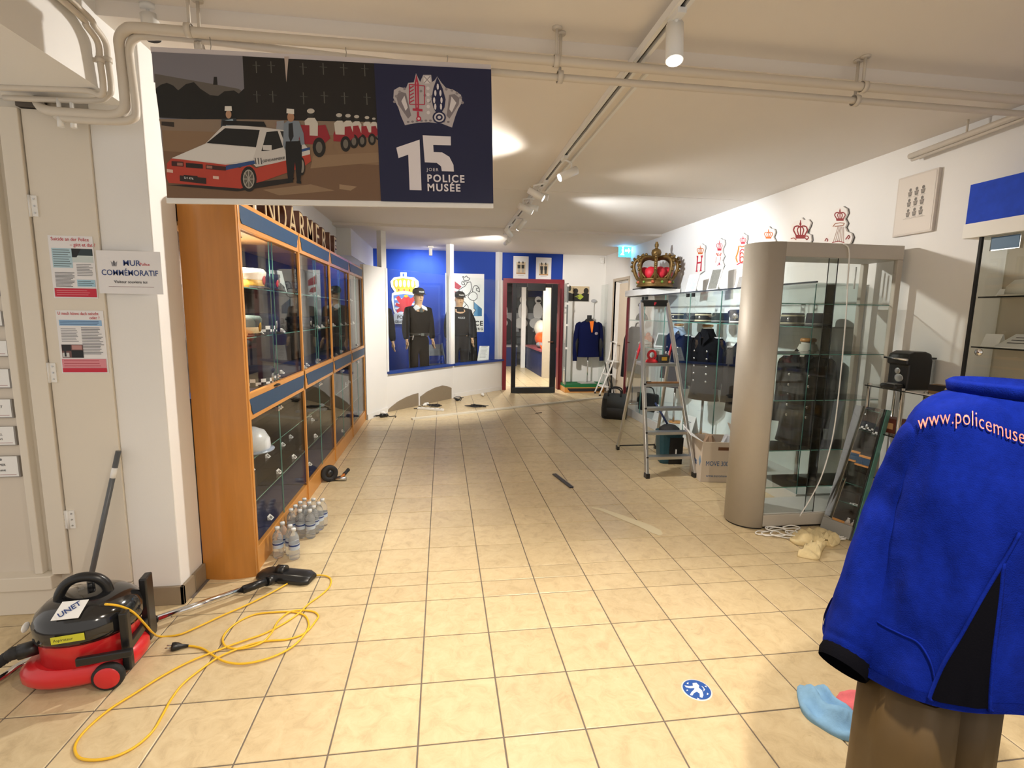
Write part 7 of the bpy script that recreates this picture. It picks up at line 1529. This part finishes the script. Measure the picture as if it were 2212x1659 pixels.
# ================================================================= LAMP TRACK
t = thing('lamp_track', 'white lamp track with dark slots running along the whole ceiling', 'track', (TRX, 5.9, ZC-.034)); W = dict(parent=t, world=True)
MB().box((TRX-.028,YS+.01,ZC-.034), (TRX-.010,9.6,ZC)).box((TRX+.010,YS+.01,ZC-.034), (TRX+.028,9.6,ZC)).box((TRX-.010,YS+.01,ZC-.010), (TRX+.010,9.6,ZC)).build('rail', PLAST, **W)
MB().box((TRX-.028,-.9,ZC-.034), (TRX-.010,YS+.01,ZC)).box((TRX+.010,-.9,ZC-.034), (TRX+.028,YS+.01,ZC)).box((TRX-.010,-.9,ZC-.010), (TRX+.010,YS+.01,ZC)).build('rail', PLAST, **W)
MB().box((TRX-.009,-.9,ZC-.0155), (TRX+.009,9.6,ZC-.0105)).build('slot', hm('slot_dark','3a3330',.6), **W)
for y in (.3, 1.6): MB().tube([(TRX, y, ZC), (TRX, y, ZN)], .006, 8).build('hanger_rod', PLAST, **W)
t = thing('cable_duct', 'thin white cable duct beside the lamp track', 'duct', (TRX+.10, 4.0, ZC-.016)); MB().box((TRX+.09,YS+.02,ZC-.016), (TRX+.108,5.03,ZC)).build('duct', PLAST, t, world=True); MB().box((TRX+.075,YS+.015,ZC-.02), (TRX+.125,YS+.05,ZC-.0005)).build('end_cap', PLAST, t, world=True)
LENS = mat('lamp_lens', (1,.95,.86), .3, emit=14.0); LOFF = mat('lamp_glow', (1,.96,.9), .3, emit=2.5)
lab = ['white cylindrical track spotlight in front of the pipes', 'white track spotlight on the near end of the track', 'white track spotlight at the near start of the track', 'lit track spotlight facing the oak cabinets, first beyond the pipes', 'white track spotlight turned to the nearest vitrine', 'white track spotlight turned to the crown monograms', 'lit track spotlight aimed at the white partition', 'white track spotlight aimed at the navy jacket showcase', 'white track spotlight aimed at the blue niche']  # second and third are the unseen lamps added on the assumed track
for i, (p, tg, e, c, b, kk) in enumerate(LAMPS):
    p = Vector(p); d = (Vector(tg)-p).normalized(); r_ = .034 if i < 3 else .03; back = p-d*.02
    t = thing('track_spotlight', lab[i], 'spotlight', (TRX, p.y, ZC-.034), 0, 'spotlights on the lamp track'); W = dict(parent=t, world=True)
    MB().cbox((TRX, p.y, ZC-.044), (.034,.09,.02)).build('adapter', PLAST, **W); jt = back-d*.10
    MB().tube([(TRX, p.y, ZC-.05), (jt.x, jt.y, ZC-.05-.02), jt+Vector((0,0,.01))], .008, 8).build('arm', PLAST, **W)
    hd_ = MB(); hd_.tube([back-d*.15, back-d*.149, back+d*.0], [r_*.9, r_, r_], 18, cap=True); hd_.build('head', PLAST, **W)
    MB().tube([back+d*.001, back+d*.004], r_*.86, 16).build('lens', LENS if i in (3, 6) else LOFF, **W)
for u, v in ((1152,428),(1130,452)):
    p = Zp(u, v, 2.56); t = thing('track_spotlight', 'unlit white track spotlight between the lit ones, %s' % ('nearer the pipes' if v < 440 else 'farther from the pipes'), 'spotlight', (TRX, p.y, ZC-.034), 0, 'spotlights on the lamp track'); MB().cbox((0,0,-.01), (.034,.09,.02)).build('adapter', PLAST, t); MB().tube([(0,0,-.02),(0,0,-.07)], .008, 8).build('arm', PLAST, t); MB().tube([(-.06,.02,-.06),(.07,-.02,-.09)], .03, 16).build('head', PLAST, t)
# lone lamp on the near ceiling at the upper left and the lamp bracket over the niche
p = Zp(320, 10, ZN); t = thing('ceiling_spotlight', 'white ceiling spotlight above the pipe bend', 'spotlight', (p.x, p.y, ZN)); MB().lathe([(0,0),(.03,0),(.03,-.02),(0,-.02)], (0,0,0), 14).build('rose', PLAST, t); MB().tube([(0,0,-.02),(0,0,-.05)], .01, 8).build('arm', PLAST, t); MB().tube([(0,0,-.04),(.01,.0,-.13)], .033, 16).build('head', PLAST, t); MB().tube([(.01,0,-.131),(.0105,0,-.134)], .028, 16).build('lens', BLACKM, t)
p = Yp(930, 520, 9.3); t = thing('niche_lamp', 'white lamp fitting on the ceiling above the blue niche', 'lamp', (p.x, 9.3, ZF)); MB().box((-.05,-.06,-.03), (.05,.06,0)).build('base', PLAST, t, bevel=.006); MB().box((-.03,-.03,-.16), (.03,.02,-.03)).build('head', PLAST, t, bevel=.01); MB().box((-.026,.0205,-.15), (.026,.023,-.05)).build('lens', LENS, t)
